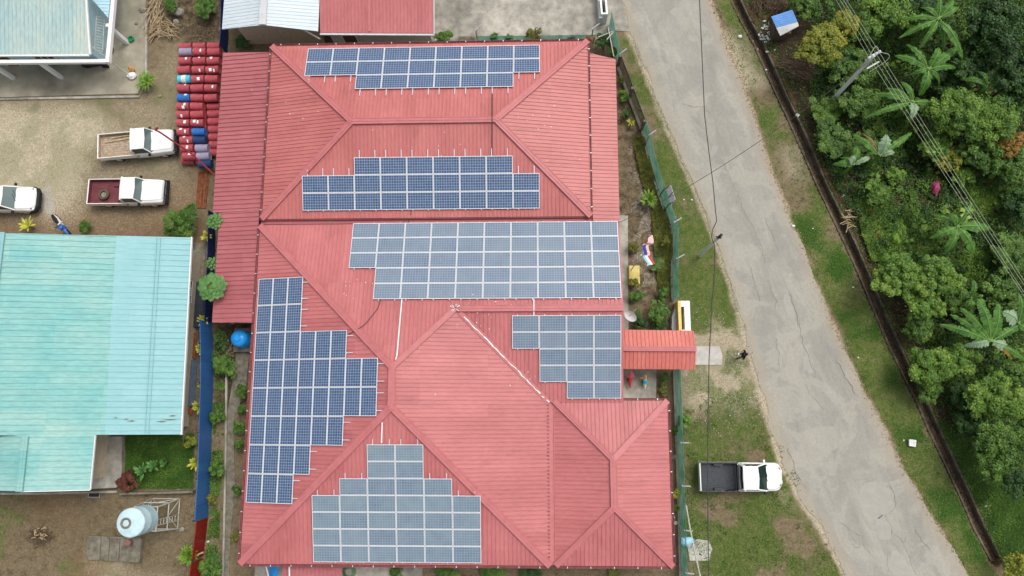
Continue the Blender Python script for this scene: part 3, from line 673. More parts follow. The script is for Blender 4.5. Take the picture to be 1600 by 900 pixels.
def opening(parent, name, x0, x1, y0, y1, side, pos, wd, z0, z1, fm, gm, bars=0):
    def pt(u, d, z):
        return {'s': (u, y0 - d, z), 'n': (u, y1 + d, z), 'w': (x0 - d, u, z), 'e': (x1 + d, u, z)}[side]
    b = MB(); b.bar(pt(pos, .015, (z0 + z1) / 2 - .0), pt(pos + 1e-3, .015, (z0 + z1) / 2), .01, .01)
    b = MB(); a = lambda u0, u1, za, zb, d: b.add([pt(u0, 0, za), pt(u1, 0, za), pt(u1, 0, zb), pt(u0, 0, zb), pt(u0, d, za), pt(u1, d, za), pt(u1, d, zb), pt(u0, d, zb)], [(0, 1, 2, 3), (4, 7, 6, 5), (0, 4, 5, 1), (1, 5, 6, 2), (2, 6, 7, 3), (3, 7, 4, 0)], 0)
    a(pos - wd / 2, pos + wd / 2, z0, z1, .02); o = b.build(name, gm, parent)
    b = MB(); h = wd / 2
    a(pos - h - .06, pos - h, z0 - .06, z1 + .06, .05); a(pos + h, pos + h + .06, z0 - .06, z1 + .06, .05); a(pos - h, pos + h, z1, z1 + .06, .05); a(pos - h, pos + h, z0 - .06, z0, .05)
    for i in range(bars): u = pos - h + wd * (i + 1) / (bars + 1); a(u - .02, u + .02, z0, z1, .045)
    ORG[o.name] = org(parent); b.build('frame', fm, o)

# ---- the red roofed building
HO = thing('red_roofed_building', 'long building under red ribbed metal hip roofs that carry all the solar panels', 'building', (-7, 8, 0))
RM = [M['red_x'], M['red_y'], M['white']]
# north block
x0, x1, y0, y1, ze = -17.75, 3.47, 12.35, 24.35, 3.4
hr = (y1 - y0) / 2; zr = ze + hr * TAN; yr = (y0 + y1) / 2; xa, xb = x0 + hr, x1 - hr
b = MB()
slope(b, [(x0, y0, ze), (x0, y1, ze), (xa, yr, zr)], 'x', 0)
slope(b, [(x1, y0, ze), (x1, y1, ze), (xb, yr, zr)], 'x', 0)
slope(b, [(x0, y1, ze), (x1, y1, ze), (xb, yr, zr), (xa, yr, zr)], 'y', 1)
zS = slope(b, [(x0, y0, ze), (x1, y0, ze), (xb, yr, zr), (xa, yr, zr)], 'y', 1)
zW = plane3((x0, y0, ze), (x0, y1, ze), (xa, yr, zr)); zE = plane3((x1, y0, ze), (x1, y1, ze), (xb, yr, zr))
zNa = plane3((x0, y1, ze), (x1, y1, ze), (xb, yr, zr)); zSa = zS
droppings(b, zW, [(470, 180, 16, 14), (450, 140, 22, 8)], 2); droppings(b, zE, [(850, 190, 22, 22), (880, 240, 18, 6)], 2); droppings(b, zS, [(600, 213, 50, 14), (705, 213, 30, 8)], 2)
rf = b.build('hip_roof', [M['redn_x'], M['redn_y'], M['white']], HO); ORG[rf.name] = org(HO)
b = MB(); cap(b, (xa, yr, zr), (xb, yr, zr))
for cx_, cy_, ex in ((x0, y0, xa), (x0, y1, xa), (x1, y0, xb), (x1, y1, xb)): cap(b, (cx_, cy_, ze), (ex, yr, zr))
b.build('ridge_cap', M['red_trim'], rf)
gutter(HO, [(x0 - .08, y0, ze - .06), (x0 - .08, y1, ze - .06)]); gutter(HO, [(x1 + .06, y1, ze - .05), (x1 + .06, y0, ze - .05)]); gutter(HO, [(x0, y1 + .08, ze - .06), (x1, y1 + .08, ze - .06)])
# lean-to roofs on its two sides
b = MB(); slope(b, [(-21.37, 24.28, 2.75), (-17.95, 24.05, 3.2), (-17.95, 13.0, 3.2), (-21.3, 13.0, 2.75)], 'x', 0, sp=.30, rib=.055)
b.build('lean_to_roof', M['red_dull'], HO)
b = MB(); slope(b, [(-20.85, 12.99, 2.742), (-18.03, 12.99, 3.2), (-18.03, 5.62, 3.2), (-20.85, 5.72, 2.742)], 'x', 0, sp=.30, rib=.055)
b.build('lean_to_roof', M['red_dull'], HO)
b = MB(); slope(b, [(3.6, 23.55, 3.28), (5.32, 23.2, 3.05), (5.32, 12.06, 3.05), (3.6, 12.06, 3.28)], 'x', 0)
b.build('lean_to_roof', M['redn_x'], HO)
# box gutter between the blocks
b = MB(); b.box(-17.9, 3.55, 11.98, 12.32, 3.02, 3.08); b.box(-17.9, 3.55, 12.3, 12.36, 3.03, 3.30); b.bar((-17.9, 12.1, 3.12), (3.5, 12.1, 3.12), .05, .05, 0)
bg_ = b.build('box_gutter', M['red_dull'], HO)
b = MB()
for q in (-13.4, -8.6, -4.5, .3): b.box(q, q + .1, 12.0, 12.3, 3.085, 3.14)
ORG[bg_.name] = org(HO); b.build('bracket', M['concdark'], bg_)
# main block with the east wing
mx0, mx1, my0, my1, me_ = -17.88, .70, -8.92, 11.95, 3.3
h2 = (mx1 - mx0) / 2; xr = (mx0 + mx1) / 2; zr2 = me_ + h2 * TAN; ya, yb = my1 - h2, my0 + h2
wy0 = .62; wyr = (my1 + wy0) / 2; wz = me_ + (my1 - wyr) * TAN; wxe = 5.24; xv = mx1 - (wz - me_) / TAN
b = MB()
zMW = slope(b, [(mx0, my0, me_), (mx0, my1, me_), (xr, ya, zr2), (xr, yb, zr2)], 'x', 0)
zMS = slope(b, [(mx0, my0, me_), (mx1, my0, me_), (xr, yb, zr2)], 'y', 1)
zME = slope(b, [(xr, ya, zr2), (xv, wyr, wz), (mx1, wy0, me_), (mx1, my0, me_), (xr, yb, zr2)][::-1], 'x', 0)
zMN = slope(b, [(mx0, my1, me_), (wxe, my1, me_), (wxe, wyr, wz), (xv, wyr, wz), (xr, ya, zr2)], 'y', 1)
zWS = slope(b, [(wxe, wyr, wz), (wxe, wy0, me_), (mx1, wy0, me_), (xv, wyr, wz)], 'y', 1)
droppings(b, zMN, [(545, 450, 14, 18), (700, 478, 12, 8), (580, 440, 6, 5), (730, 474, 6, 20)], 2); droppings(b, zWS, [(760, 500, 14, 22), (830, 575, 8, 8), (775, 485, 25, 10)], 2)
droppings(b, zME, [(728, 495, 8, 14), (810, 590, 7, 5), (680, 620, 3, 6), (790, 520, 12, 5)], 2)
rf = b.build('hip_roof', RM, HO); ORG[rf.name] = org(HO)
b = MB(); cap(b, (xr, ya, zr2), (xr, yb, zr2), .45); cap(b, (mx0, my1, me_), (xr, ya, zr2)); cap(b, (mx0, my0, me_), (xr, yb, zr2)); cap(b, (mx1, my0, me_), (xr, yb, zr2))
cap(b, (xv, wyr, wz), (xr, ya, zr2), .34); cap(b, (xv, wyr, wz), (wxe, wyr, wz), .42)
b.build('ridge_cap', M['red_trim'], rf)
b = MB(); a = Vector((xv + .25, wyr - .25, wz + .03)); c = Vector((mx1, wy0, me_ + .05)); q = [a.lerp(c, i / 40) + Vector((rnd.uniform(-.03, .03), rnd.uniform(-.03, .03), .01)) for i in range(41)]
b.bar(a, c, .30, .02, 1)
for i in range(2, 40):
    if i < 36 or i % 2: b.bar(q[i] + Vector((0, 0, .02)), q[i + 1] + Vector((0, 0, .02)), rnd.uniform(.025, .08), .02, 0)
for i in range(12): t = rnd.random() * 6; b.bar(a + Vector((-.25 + .1 * math.cos(t), .25 + .08 * math.sin(t), .17)), a + Vector((-.25 + .35 * math.cos(t), .25 + .25 * math.sin(t), .17)), .025, .012, 0)
tag(b.build('valley_flashing', [M['white'], M['red_trim']], rf), 'valley flashing smeared with flaking white sealant')
gutter(HO, [(mx0 - .09, my0, me_ - .07), (mx0 - .09, 5.55, me_ - .07)]); gutter(HO, [(mx0 - .09, 5.6, me_ - .07), (mx0 - .09, my1, me_ - .07)])
gutter(HO, [(mx0, my0 - .09, me_ - .07), (mx1, my0 - .09, me_ - .07)])
b = MB(); b.box(.72, 1.0, -8.9, .6, 3.16, 3.2); b.box(.70, .74, -8.9, .6, 3.2, 3.30); b.box(.98, 1.02, -8.9, .6, 3.2, 3.27)
for i in range(44): b.box(.56, .70, my0 + .25 + i * .2166, my0 + .33 + i * .2166, 3.335, 3.36, 1)
b.build('valley_gutter', [M['red_trim'], M['gutter']], HO)
# south east block
cx0, cx1, cy0, cy1, ce = 1.02, 7.92, -8.92, .73, 3.25
ch = (cx1 - cx0) / 2; cxr = (cx0 + cx1) / 2; cz = ce + ch * TAN
b = MB()
slope(b, [(cx0, cy0, ce), (cx0, cy1, ce), (cxr, cy1 - ch, cz), (cxr, cy0 + ch, cz)], 'x', 0)
slope(b, [(cx1, cy0, ce), (cx1, cy1, ce), (cxr, cy1 - ch, cz), (cxr, cy0 + ch, cz)], 'x', 0)
slope(b, [(cx0, cy1, ce), (cx1, cy1, ce), (cxr, cy1 - ch, cz)], 'y', 1); slope(b, [(cx0, cy0, ce), (cx1, cy0, ce), (cxr, cy0 + ch, cz)], 'y', 1)
rf = b.build('hip_roof', RM, HO); ORG[rf.name] = org(HO)
b = MB(); cap(b, (cxr, cy1 - ch, cz), (cxr, cy0 + ch, cz))
for ax, ay, by in ((cx0, cy0, cy0 + ch), (cx1, cy0, cy0 + ch), (cx0, cy1, cy1 - ch), (cx1, cy1, cy1 - ch)): cap(b, (ax, ay, ce), (cxr, by, cz), .36)
b.build('ridge_cap', M['red_trim'], rf)
gutter(HO, [(cx1 + .09, cy0, ce - .07), (cx1 + .09, cy1, ce - .07)]); gutter(HO, [(cx0, cy0 - .09, ce - .07), (cx1, cy0 - .09, ce - .07)]); gutter(HO, [(mx1, cy1 + .09, ce - .07), (cx1, cy1 + .09, ce - .07)])
# walls under the roofs
wallbox(HO, -17.2, 2.9, 12.6, 23.8, 3.25, M['wallcream'], [('n', -12, .9)], [('n', u, 1.4, 1., 2.1) for u in (-15, -9, -5, -1)])
wallbox(HO, -17.3, .2, -8.3, 11.7, 3.0, M['wallcream'], [('s', -11, .9), ('w', 3, .9)], [('s', u, 1.4, 1., 2.1) for u in (-15, -8, -5, -2)] + [('w', u, 1.4, 1., 2.1) for u in (-6, -3, 0)])
wallbox(HO, .21, 4.5, 1.2, 11.5, 3.15, M['wallcream'], [('e', 3.9, 1.1)], [('e', u, 1.4, 1., 2.1) for u in (2.2, 6.5, 9.5)])
wallbox(HO, .22, 7.3, -8.3, .15, 3.15, M['wallcream'], [], [('e', u, 1.4, 1., 2.1) for u in (-6.5, -4, -1.5)] + [('n', 5.5, 1.2, 1., 2.1), ('s', 3, 1.4, 1., 2.1), ('s', 6, 1.4, 1., 2.1)])
b = MB()
for px_, py_ in ((-21.1, 24.0), (-21.1, 20.3), (-21.1, 16.6), (-21.0, 13.3), (-20.6, 12.6), (-20.6, 9.3), (-20.6, 6.0)): b.box(px_, px_ + .12, py_ - .06, py_ + .06, 0, 2.69)
b.build('verandah_post', M['white'], HO)
# small porch roof on the south side and conduits running over the roofs
b = MB(); slope(b, [(-15.5, -8.7, 2.75), (-11.9, -8.7, 2.75), (-11.9, -11.4, 2.45), (-15.5, -11.4, 2.45)], 'y', 0)
b.build('porch_roof', M['red_dull'], HO)
b = MB()
for px_ in (-15.2, -12.2): b.box(px_, px_ + .1, -11.2, -11.1, 0, 2.42)
b.build('porch_post', M['white'], HO)
def onroof(px, py, zf, up=.06):
    z = 4.
    for _ in range(5): p = P(px, py, z + up); z = zf(p.x, p.y)
    return Vector((p.x, p.y, z + up))
b = MB()
b.tube([onroof(628, 466, zMN), onroof(625, 500, zMN), onroof(620, 556, zMN), onroof(618, 562, zMN, .14)], .042, 8)
b.tube([onroof(834, 466, zMN), onroof(834, 480, zMN, .16), onroof(834, 493, zWS)], .04, 8)
b.tube([onroof(597, 660, zMS, .12), onroof(596, 692, zMS)], .045, 8)
tag(b.build('conduit', M['white'], HO), 'white plastic conduits running up the roof')
b = MB()
b.tube([onroof(769, 137, zNa), onroof(769, 186, zNa, .16), onroof(769, 247, zSa)], .028, 6)
b.tube([onroof(596, 466, zMN), onroof(590, 482, zMN), onroof(572, 505, zMN), onroof(563, 512, zMN, .16), onroof(545, 522, zMW)], .022, 6)
b.tube([onroof(643, 324, zSa), onroof(642, 334, zSa), P(640, 342, 3.15), onroof(637, 350, zMN)], .022, 6)
tag(b.build('roof_cable', M['cable'], HO), 'dark cables lying between the panel groups')

# ---------------------------------------------------------------- solar arrays
def cellmat(name, dust_sheen, tint):
    m = bpy.data.materials.new(name); m.use_nodes = True; t = m.node_tree; b = t.nodes['Principled BSDF']
    uv = t.nodes.new('ShaderNodeUVMap'); sp = t.nodes.new('ShaderNodeSeparateXYZ'); t.links.new(uv.outputs[0], sp.inputs[0])
    def mth(op, a, bb=None):
        x = t.nodes.new('ShaderNodeMath'); x.operation = op
        for i, v in ((0, a), (1, bb)):
            if v is None: continue
            if isinstance(v, (int, float)): x.inputs[i].default_value = v
            else: t.links.new(v, x.inputs[i])
        return x.outputs[0]
    def line(o, n, wd):
        f = mth('FRACT', mth('MULTIPLY', o, n)); return mth('GREATER_THAN', mth('ABSOLUTE', mth('SUBTRACT', f, .5)), .5 - wd)
    ln = mth('MAXIMUM', line(sp.outputs[0], 10, .075), line(sp.outputs[1], 6, .075))
    cb = t.nodes.new('ShaderNodeCombineXYZ'); oi = t.nodes.new('ShaderNodeObjectInfo')
    t.links.new(mth('FLOOR', mth('MULTIPLY', sp.outputs[0], 10)), cb.inputs[0]); t.links.new(mth('FLOOR', mth('MULTIPLY', sp.outputs[1], 6)), cb.inputs[1]); t.links.new(mth('MULTIPLY', oi.outputs['Random'], 57), cb.inputs[2])
    wn = t.nodes.new('ShaderNodeTexWhiteNoise'); t.links.new(cb.outputs[0], wn.inputs['Vector'])
    def mix(f, a, bb):
        x = t.nodes.new('ShaderNodeMix'); x.data_type = 'RGBA'
        for i, v in ((0, f), (6, a), (7, bb)):
            if isinstance(v, (tuple, float)): x.inputs[i].default_value = (*v, 1) if isinstance(v, tuple) else v
            else: t.links.new(v, x.inputs[i])
        return x.outputs[2]
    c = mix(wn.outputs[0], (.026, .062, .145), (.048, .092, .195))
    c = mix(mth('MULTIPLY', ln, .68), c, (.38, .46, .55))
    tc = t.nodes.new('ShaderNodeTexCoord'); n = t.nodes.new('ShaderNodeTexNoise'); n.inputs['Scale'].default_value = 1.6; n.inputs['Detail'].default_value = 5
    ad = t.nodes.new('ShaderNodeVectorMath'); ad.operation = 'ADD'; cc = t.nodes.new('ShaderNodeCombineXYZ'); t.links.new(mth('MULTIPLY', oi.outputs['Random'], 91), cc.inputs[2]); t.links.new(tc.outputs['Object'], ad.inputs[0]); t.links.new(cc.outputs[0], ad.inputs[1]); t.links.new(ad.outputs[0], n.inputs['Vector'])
    dn = mth('MULTIPLY', mth('ADD', mth('ADD', n.outputs[0], mth('MULTIPLY', oi.outputs['Random'], .35)), .35), dust_sheen)
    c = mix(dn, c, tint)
    t.links.new(c, b.inputs['Base Color']); b.inputs['Roughness'].default_value = .22 + dust_sheen * .4; b.inputs['Specular IOR Level'].default_value = .35
    return m
CELL = {'clean': cellmat('blue solar cells', .05, (.25, .29, .33)), 'dusty': cellmat('blue solar cells with dust and sky sheen', .46, (.26, .32, .355)), 'grey': cellmat('grey solar cells with dust and sky sheen', .54, (.26, .335, .36))}  # paler arrays: sky sheen put into the cell colour along with dust
frame_m = mat('panel frame', (.76, .78, .80), .4, metal=.1)
PU, PV = 1.65, .985
def panel_proto(kind, portrait):
    lu, lv = (PU, PV) if not portrait else (PV, PU)
    b = MB(); f = .030
    b.box(0, lu, -lv, 0, -.045, -.012)
    b.box(0, lu, -f, 0, -.012, 0); b.box(0, lu, -lv, -lv + f, -.012, 0); b.box(0, f, -lv + f, -f, -.012, 0); b.box(lu - f, lu, -lv + f, -f, -.012, 0)
    fr = b.build('solar_panel', frame_m)
    b = MB(); b.poly([(f, -lv + f, -.006), (lu - f, -lv + f, -.006), (lu - f, -f, -.006), (f, -f, -.006)])
    cg = b.build('cell_glass', CELL[kind]); uv = cg.data.uv_layers.new(name='UVMap'); q = [(0, 0), (1, 0), (1, 1), (0, 1)] if not portrait else [(0, 0), (0, 1), (1, 1), (1, 0)]
    for i, c in enumerate(q): uv.data[i].uv = c
    cg.parent = fr
    return fr
def solar_array(px, py, zf, cols_rows, kind, label, portrait=False, fit=None, du=None, pu=None, pv=None, ext=(.08, .35), rails=True, raise_=.16):
    """cols_rows: for each row (north to south) the first and last column filled"""
    o = onroof(px, py, zf, raise_)
    e = .01; gx = (zf(o.x + e, o.y) - zf(o.x, o.y)) / e; gy = (zf(o.x, o.y + e) - zf(o.x, o.y)) / e
    U = Vector((1, 0, gx)).normalized(); V = Vector((0, 1, gy)).normalized(); N = U.cross(V).normalized()
    R = Matrix((U, V, N)).transposed().to_4x4()
    t = bpy.data.objects.new('solar_array', None); COL.objects.link(t); t.matrix_world = Matrix.Translation(o) @ R
    tag(t, label, 'solar panels', 'solar panel arrays on the red roof')
    lu, lv = (PU, PV) if not portrait else (PV, PU)
    pu = pu or lu + .022; pv = pv or lv + .022
    if fit:   # the module size read off the far corner of the array
        q_ = Matrix((U, V, N)) @ (onroof(fit[2], fit[3], zf, raise_) - o); sx, sy = q_.x / (fit[0] * pu), -q_.y / (fit[1] * pv); print('module scale', round(sx, 3), round(sy, 3)); t.matrix_world = Matrix.Translation(o) @ R @ Matrix.Diagonal((sx, sy, 1, 1))
    pr = panel_proto(kind, portrait); first = True
    for r, (a, c) in enumerate(cols_rows):
        for k in range(a, c + 1):
            if first: p = pr; first = False
            else:
                p = pr.copy(); COL.objects.link(p); q = pr.children[0].copy(); COL.objects.link(q); q.parent = p
            p.parent = t; p.location = (k * pu, -r * pv, 0)
    rp = None
    def rail(a, c):
        b = MB(); b.bar(a, c, .045, .05, up=(0, 0, 1)); x = b.build('mounting_rail', M['alu']); x.parent = t
    if not portrait:
        nc = max(c for a, c in cols_rows)
        for k in range(nc + 1):
            rows = [r for r, (a, c) in enumerate(cols_rows) if a <= k <= c]
            for f in (.2, .8): rail((k * pu + lu * f, -min(rows) * pv + ext[0], -.072), (k * pu + lu * f, -(max(rows) + 1) * pv - ext[1], -.072))
    else:
        for r, (a, c) in enumerate(cols_rows):
            for f in (.2, .8): rail((a * pu - ext[0], -(r + f) * pv, -.072), ((c + 1) * pu + ext[1], -(r + f) * pv, -.072))
    return t
A_ = [(481, 76)]
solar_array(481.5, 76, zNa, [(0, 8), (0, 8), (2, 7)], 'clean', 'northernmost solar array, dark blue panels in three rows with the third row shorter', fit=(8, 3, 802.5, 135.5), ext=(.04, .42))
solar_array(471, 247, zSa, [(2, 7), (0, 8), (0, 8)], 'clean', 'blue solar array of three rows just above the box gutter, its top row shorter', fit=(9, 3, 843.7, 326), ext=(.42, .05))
solar_array(552, 349, zMN, [(0, 9), (0, 9), (0, 9), (1, 9), (1, 9)], 'dusty', 'largest solar array, five rows of pale blue panels in the middle of the roof', fit=(10, 5, 971.7, 465.7), ext=(.05, .06))
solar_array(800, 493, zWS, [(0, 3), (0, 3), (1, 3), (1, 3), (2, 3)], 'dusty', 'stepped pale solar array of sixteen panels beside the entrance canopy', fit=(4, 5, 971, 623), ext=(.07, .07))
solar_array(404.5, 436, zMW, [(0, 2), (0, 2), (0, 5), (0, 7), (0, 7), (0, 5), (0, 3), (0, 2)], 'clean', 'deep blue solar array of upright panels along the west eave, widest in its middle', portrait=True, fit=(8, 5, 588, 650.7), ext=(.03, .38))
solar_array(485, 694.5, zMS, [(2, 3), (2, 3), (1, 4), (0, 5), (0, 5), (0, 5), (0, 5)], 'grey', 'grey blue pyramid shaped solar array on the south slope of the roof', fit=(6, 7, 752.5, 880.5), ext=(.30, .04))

# ---------------------------------------------------------------- entrance canopy
CP = thing('entrance_canopy', 'small orange red gabled canopy over the walkway from the gate', 'canopy', (7.5, 3.9, 0))
b = MB(); zc0, zc1 = 2.65, 3.1
slope(b, [(5.32, 5.17, zc0), (9.82, 5.08, zc0), (9.82, 3.88, zc1), (5.32, 3.92, zc1)], 'y', 0); slope(b, [(5.32, 2.7, zc0), (9.82, 2.66, zc0), (9.82, 3.88, zc1), (5.32, 3.92, zc1)], 'y', 0)
rf = b.build('roof', M['red_new'], CP); ORG[rf.name] = org(CP)
b = MB(); cap(b, (5.3, 3.92, zc1), (9.84, 3.88, zc1), .3); b.build('ridge_cap', M['red_trim'], rf)
for x in (5.6, 9.3):
    for y in (2.95, 4.85): b = MB(); b.box(x - .06, x + .06, y - .06, y + .06, 0, 2.72); b.build('post', M['white'], CP)
b = MB(); b.box(5.3, 9.5, 2.9, 4.9, 0, .06); b.build('floor', M['concrete'], CP)

# ---------------------------------------------------------------- neighbours
TB = thing('turquoise_roofed_building', 'wide building under a faded turquoise ribbed metal roof beside the blue fence', 'building', (-30, 4, 0))
b = MB()
tx = -22.38
slope(b, [(-26.6, -1.33, 3 + 4.22 * .18), (tx + .14, -1.33, 3), (tx - .14, 11.27, 3), (-27.0, 11.22, 3 + 4.6 * .18)], 'x', 1, sp=.36, rib=.04, rw=.06)
slope(b, [(-26.6, -1.33, 3 + 4.22 * .18), (-27.0, 11.22, 3 + 4.6 * .18), (-33.6, 11.15, 3 + 11.2 * .18), (-33.6, -1.33, 3 + 11.2 * .18)], 'x', 0, sp=.36, rib=.04, rw=.06)
slope(b, [(-33.6, 11.15, 5.016), (-44, 11.1, 3.15), (-44, -1.33, 3.15), (-33.6, -1.33, 5.016)], 'x', 0, sp=.36, rib=.04, rw=.06)
rf = b.build('main_roof', [M['turq'], M['turqblue']], TB); ORG[rf.name] = org(TB)
b = MB(); cap(b, (-33.6, 11.2, 5.02), (-33.6, -1.35, 5.02), .4); b.build('ridge_cap', M['turqblue'], rf)
b = MB()
for px_, py_, l_ in ((207, 658, .55), (266, 650, .5), (262, 656, .9), (200, 655, .3), (185, 653, .25), (250, 659, .7)):
    p = P(px_, py_, 3.4); z_ = 3 + (-22.38 - p.x) * .18 + .05; b.poly([(p.x - l_ / 2, p.y, z_ + l_ * .09), (p.x, p.y - .035, z_), (p.x + l_ / 2, p.y + .01, z_ - l_ * .09), (p.x + .03, p.y + .05, z_)])
tag(b.build('stain', M['concdark'], rf), 'small dark stains near the south edge')
b = MB()
for q in (-24.3, -24.52): b.bar((q, 11.2, 3.1 + (tx - q) * .18), (q + .24, -1.3, 3.1 + (tx - q - .24) * .18 + .0), .03, .03)
b.build('sheet_lap', M['turqblue'], rf)
b = MB()
WE, WS, WR = P(148, 682, 3.9), P(144, 765, 3.9), P(36, 725, 4.7)
slope(b, [(WE.x, -1.30, 3.9), (WE.x, WS.y, 3.9), (WR.x, WS.y - .03, 4.7), (WR.x, -1.30, 4.7)], 'x', 0, sp=.36, rib=.04, rw=.06)
slope(b, [(WR.x, -1.30, 4.7), (WR.x, WS.y - .03, 4.7), (-44, WS.y - .1, 2.9), (-44, -1.30, 2.9)], 'x', 0, sp=.36, rib=.04, rw=.06)
rf = b.build('wing_roof', M['turq'], TB); ORG[rf.name] = org(TB)
b = MB(); cap(b, (WR.x, -1.4, 4.71), (WR.x, WS.y - .05, 4.71), .42); b.build('ridge_cap', M['turq'], rf)
b = MB(); b.bar((tx + .2, -1.35, 2.97), (tx - .08, 11.3, 2.97), .07, .16, 0); b.bar((WE.x + .03, -1.36, 3.86), (WE.x + .03, WS.y, 3.86), .05, .12, 0); b.bar((WE.x, WS.y - .03, 3.84), (WR.x, WS.y - .06, 4.62), .05, .10, 0)
b.build('fascia', M['white'], TB)
wallbox(TB, -43, -23.2, -.9, 10.8, 3.1, M['wallcream'], [('n', -31, .9)], [('n', u, 1.4, 1., 2.1) for u in (-40, -36, -27)] + [('e', u, 1.4, 1., 2.1) for u in (1, 4, 8)])
wallbox(TB, -42, -28.4, WS.y + .4, -.9, 2.85, M['wallcream'], [], [('s', u, 1.2, 1., 2.1) for u in (-36, -31)])
b = MB(); b.prism([tuple(P(x, y, .3))[:2] for x, y in [(190, 682), (190, 745), (182, 762), (140, 764), (140, 682)]], 0, .3); b.prism([tuple(P(x, y, .5))[:2] for x, y in [(164, 680), (162, 730), (150, 732), (140, 732), (140, 680)]], .3, .5)
b.build('terrace', M['concrete'], TB)

NB = thing('open_verandah_building', 'pale blue walled building with streaked blue and cream roof and white concrete verandah posts', 'building', (-36, 28, 0))
b = MB(); slope(b, [(-30.5, 24.15, 3.1), (-46, 24.35, 3.1), (-46, 33, 4.7), (-31.0, 33, 4.7)], 'y', 0, sp=.28)
b.build('roof', M['nwroof'], NB)
b = MB(); b.bar((-30.52, 24.1, 3.04), (-46, 24.3, 3.04), .1, .14); b.bar((-30.42, 24.15, 3.07), (-30.94, 33, 4.7), .1, .14); b.build('fascia', M['white'], NB)
wallbox(NB, -46, -31.3, 25.0, 32.5, 3.0, M['wallblue'], [('s', -38, .9)], [('s', u, 1.4, 1., 2.1) for u in (-41, -35)] )
def beam(a, c, wd=.26, ht=.3): b = MB(); b.bar(a, c, wd, ht); return b.build('beam', M['white'], NB)
beam((-29.35, 23.7, 2.7), (-29.4, 33, 2.7)); beam((-29.48, 23.8, 2.72), (-46, 23.95, 2.72), .24, .26)
for px_, py_ in ((200, 68), (97, 122), (22, 123), (-60, 124), (190, -20)):
    p = P(px_, py_, 0); b = MB(); b.box(p.x - .14, p.x + .14, p.y - .12, p.y + .12, .06, 2.6); b.build('post', M['white'], NB)
b = MB(); a_ = P(205, 118, .1); b.tube([P(141, 71, 3.0), P(143, 73, 2.9), P(203, 118, .2), a_], .055, 8); b.build('downpipe', M['palesteel'], NB)
b = MB(); a_, c_ = P(151, 25, 2.3), P(148, 78, 2.3)
for i in range(13):
    p = a_.lerp(c_, i / 12); b.bar(p, p + Vector((.42, -.02, -.25)), .03, .03)
b.bar(a_, c_, .04, .04); b.bar(a_ + Vector((.42, 0, -.25)), c_ + Vector((.42, 0, -.25)), .04, .04); b.build('stair_grille', M['palesteel'], NB)
b = MB(); slope(b, [(-30.9, 33, 2.9), (-29.6, 33, 2.8), (-29.6, 27.0, 2.8), (-30.85, 28.4, 2.9)], 'x', 0); b.build('side_awning', M['awning'], NB)

WB = thing('white_roofed_building', 'cream building with a white metal gable roof north of the lean-to', 'building', (-18, 29, 0))
b = MB(); 
slope(b, [(-21.3, 25.72, 3.3), (-18.25, 25.62, 3.95), (-18.25, 34, 3.95), (-21.3, 34, 3.3)], 'x', 0, rib=.02); slope(b, [(-14.7, 25.45, 3.3), (-18.25, 25.62, 3.95), (-18.25, 34, 3.95), (-14.7, 34, 3.3)], 'x', 0, rib=.02)
rf = b.build('roof', M['whiteroof'], WB); ORG[rf.name] = org(WB); b = MB(); cap(b, (-18.25, 25.6, 3.96), (-18.25, 34, 3.96), .5); b.build('ridge_cap', M['palegrey'], rf)
b = MB(); b.box(-20.7, -15.2, 26.35, 33, 0, 3.2); b.poly([(-20.7, 26.35, 3.2), (-15.2, 26.35, 3.2), (-18.1, 26.35, 3.8)]); b.build('wall', M['wallcream'], WB)
b = MB(); b.poly([(-19.6, 26.2, 3.0), (-16.6, 26.2, 3.0), (-16.6, 26.2, 3.5), (-18.25, 26.2, 3.82), (-19.6, 26.2, 3.55)]); b.poly([(-19.6, 26.34, 3.0), (-16.6, 26.34, 3.0), (-16.6, 26.2, 3.0), (-19.6, 26.2, 3.0)]); b.build('gable_panel', M['darkred_sheet'], WB)
b = MB(); b.tube([P(474, 46, 3.2), P(500, 61, 2.2)], .06, 8); b.build('downpipe', M['white'], WB)

RB = thing('red_roofed_outbuilding', 'building with a plain red metal roof between the white roof and the concrete yard', 'building', (-11, 29, 0))
b = MB(); slope(b, [(-14.65, 25.5, 3.0), (-6.9, 25.3, 3.0), (-6.9, 34, 4.6), (-14.65, 34, 4.6)], 'y', 0, sp=.24)
b.build('roof', M['red_y'], RB)
b = MB(); b.bar((-14.65, 25.42, 2.93), (-6.85, 25.22, 2.93), .12, .12); b.bar((-6.84, 25.25, 2.96), (-6.84, 34, 4.6), .06, .12); b.build('gutter', M['palegrey'], RB)
b = MB(); b.bar((-11.25, 25.5, 3.06), (-11.25, 34, 4.66), .16, .05); b.build('sheet_lap', M['red_trim'], RB)
wallbox(RB, -14.3, -7.3, 25.9, 33, 2.95, M['palegrey'], [('s', -13, .9)], [])

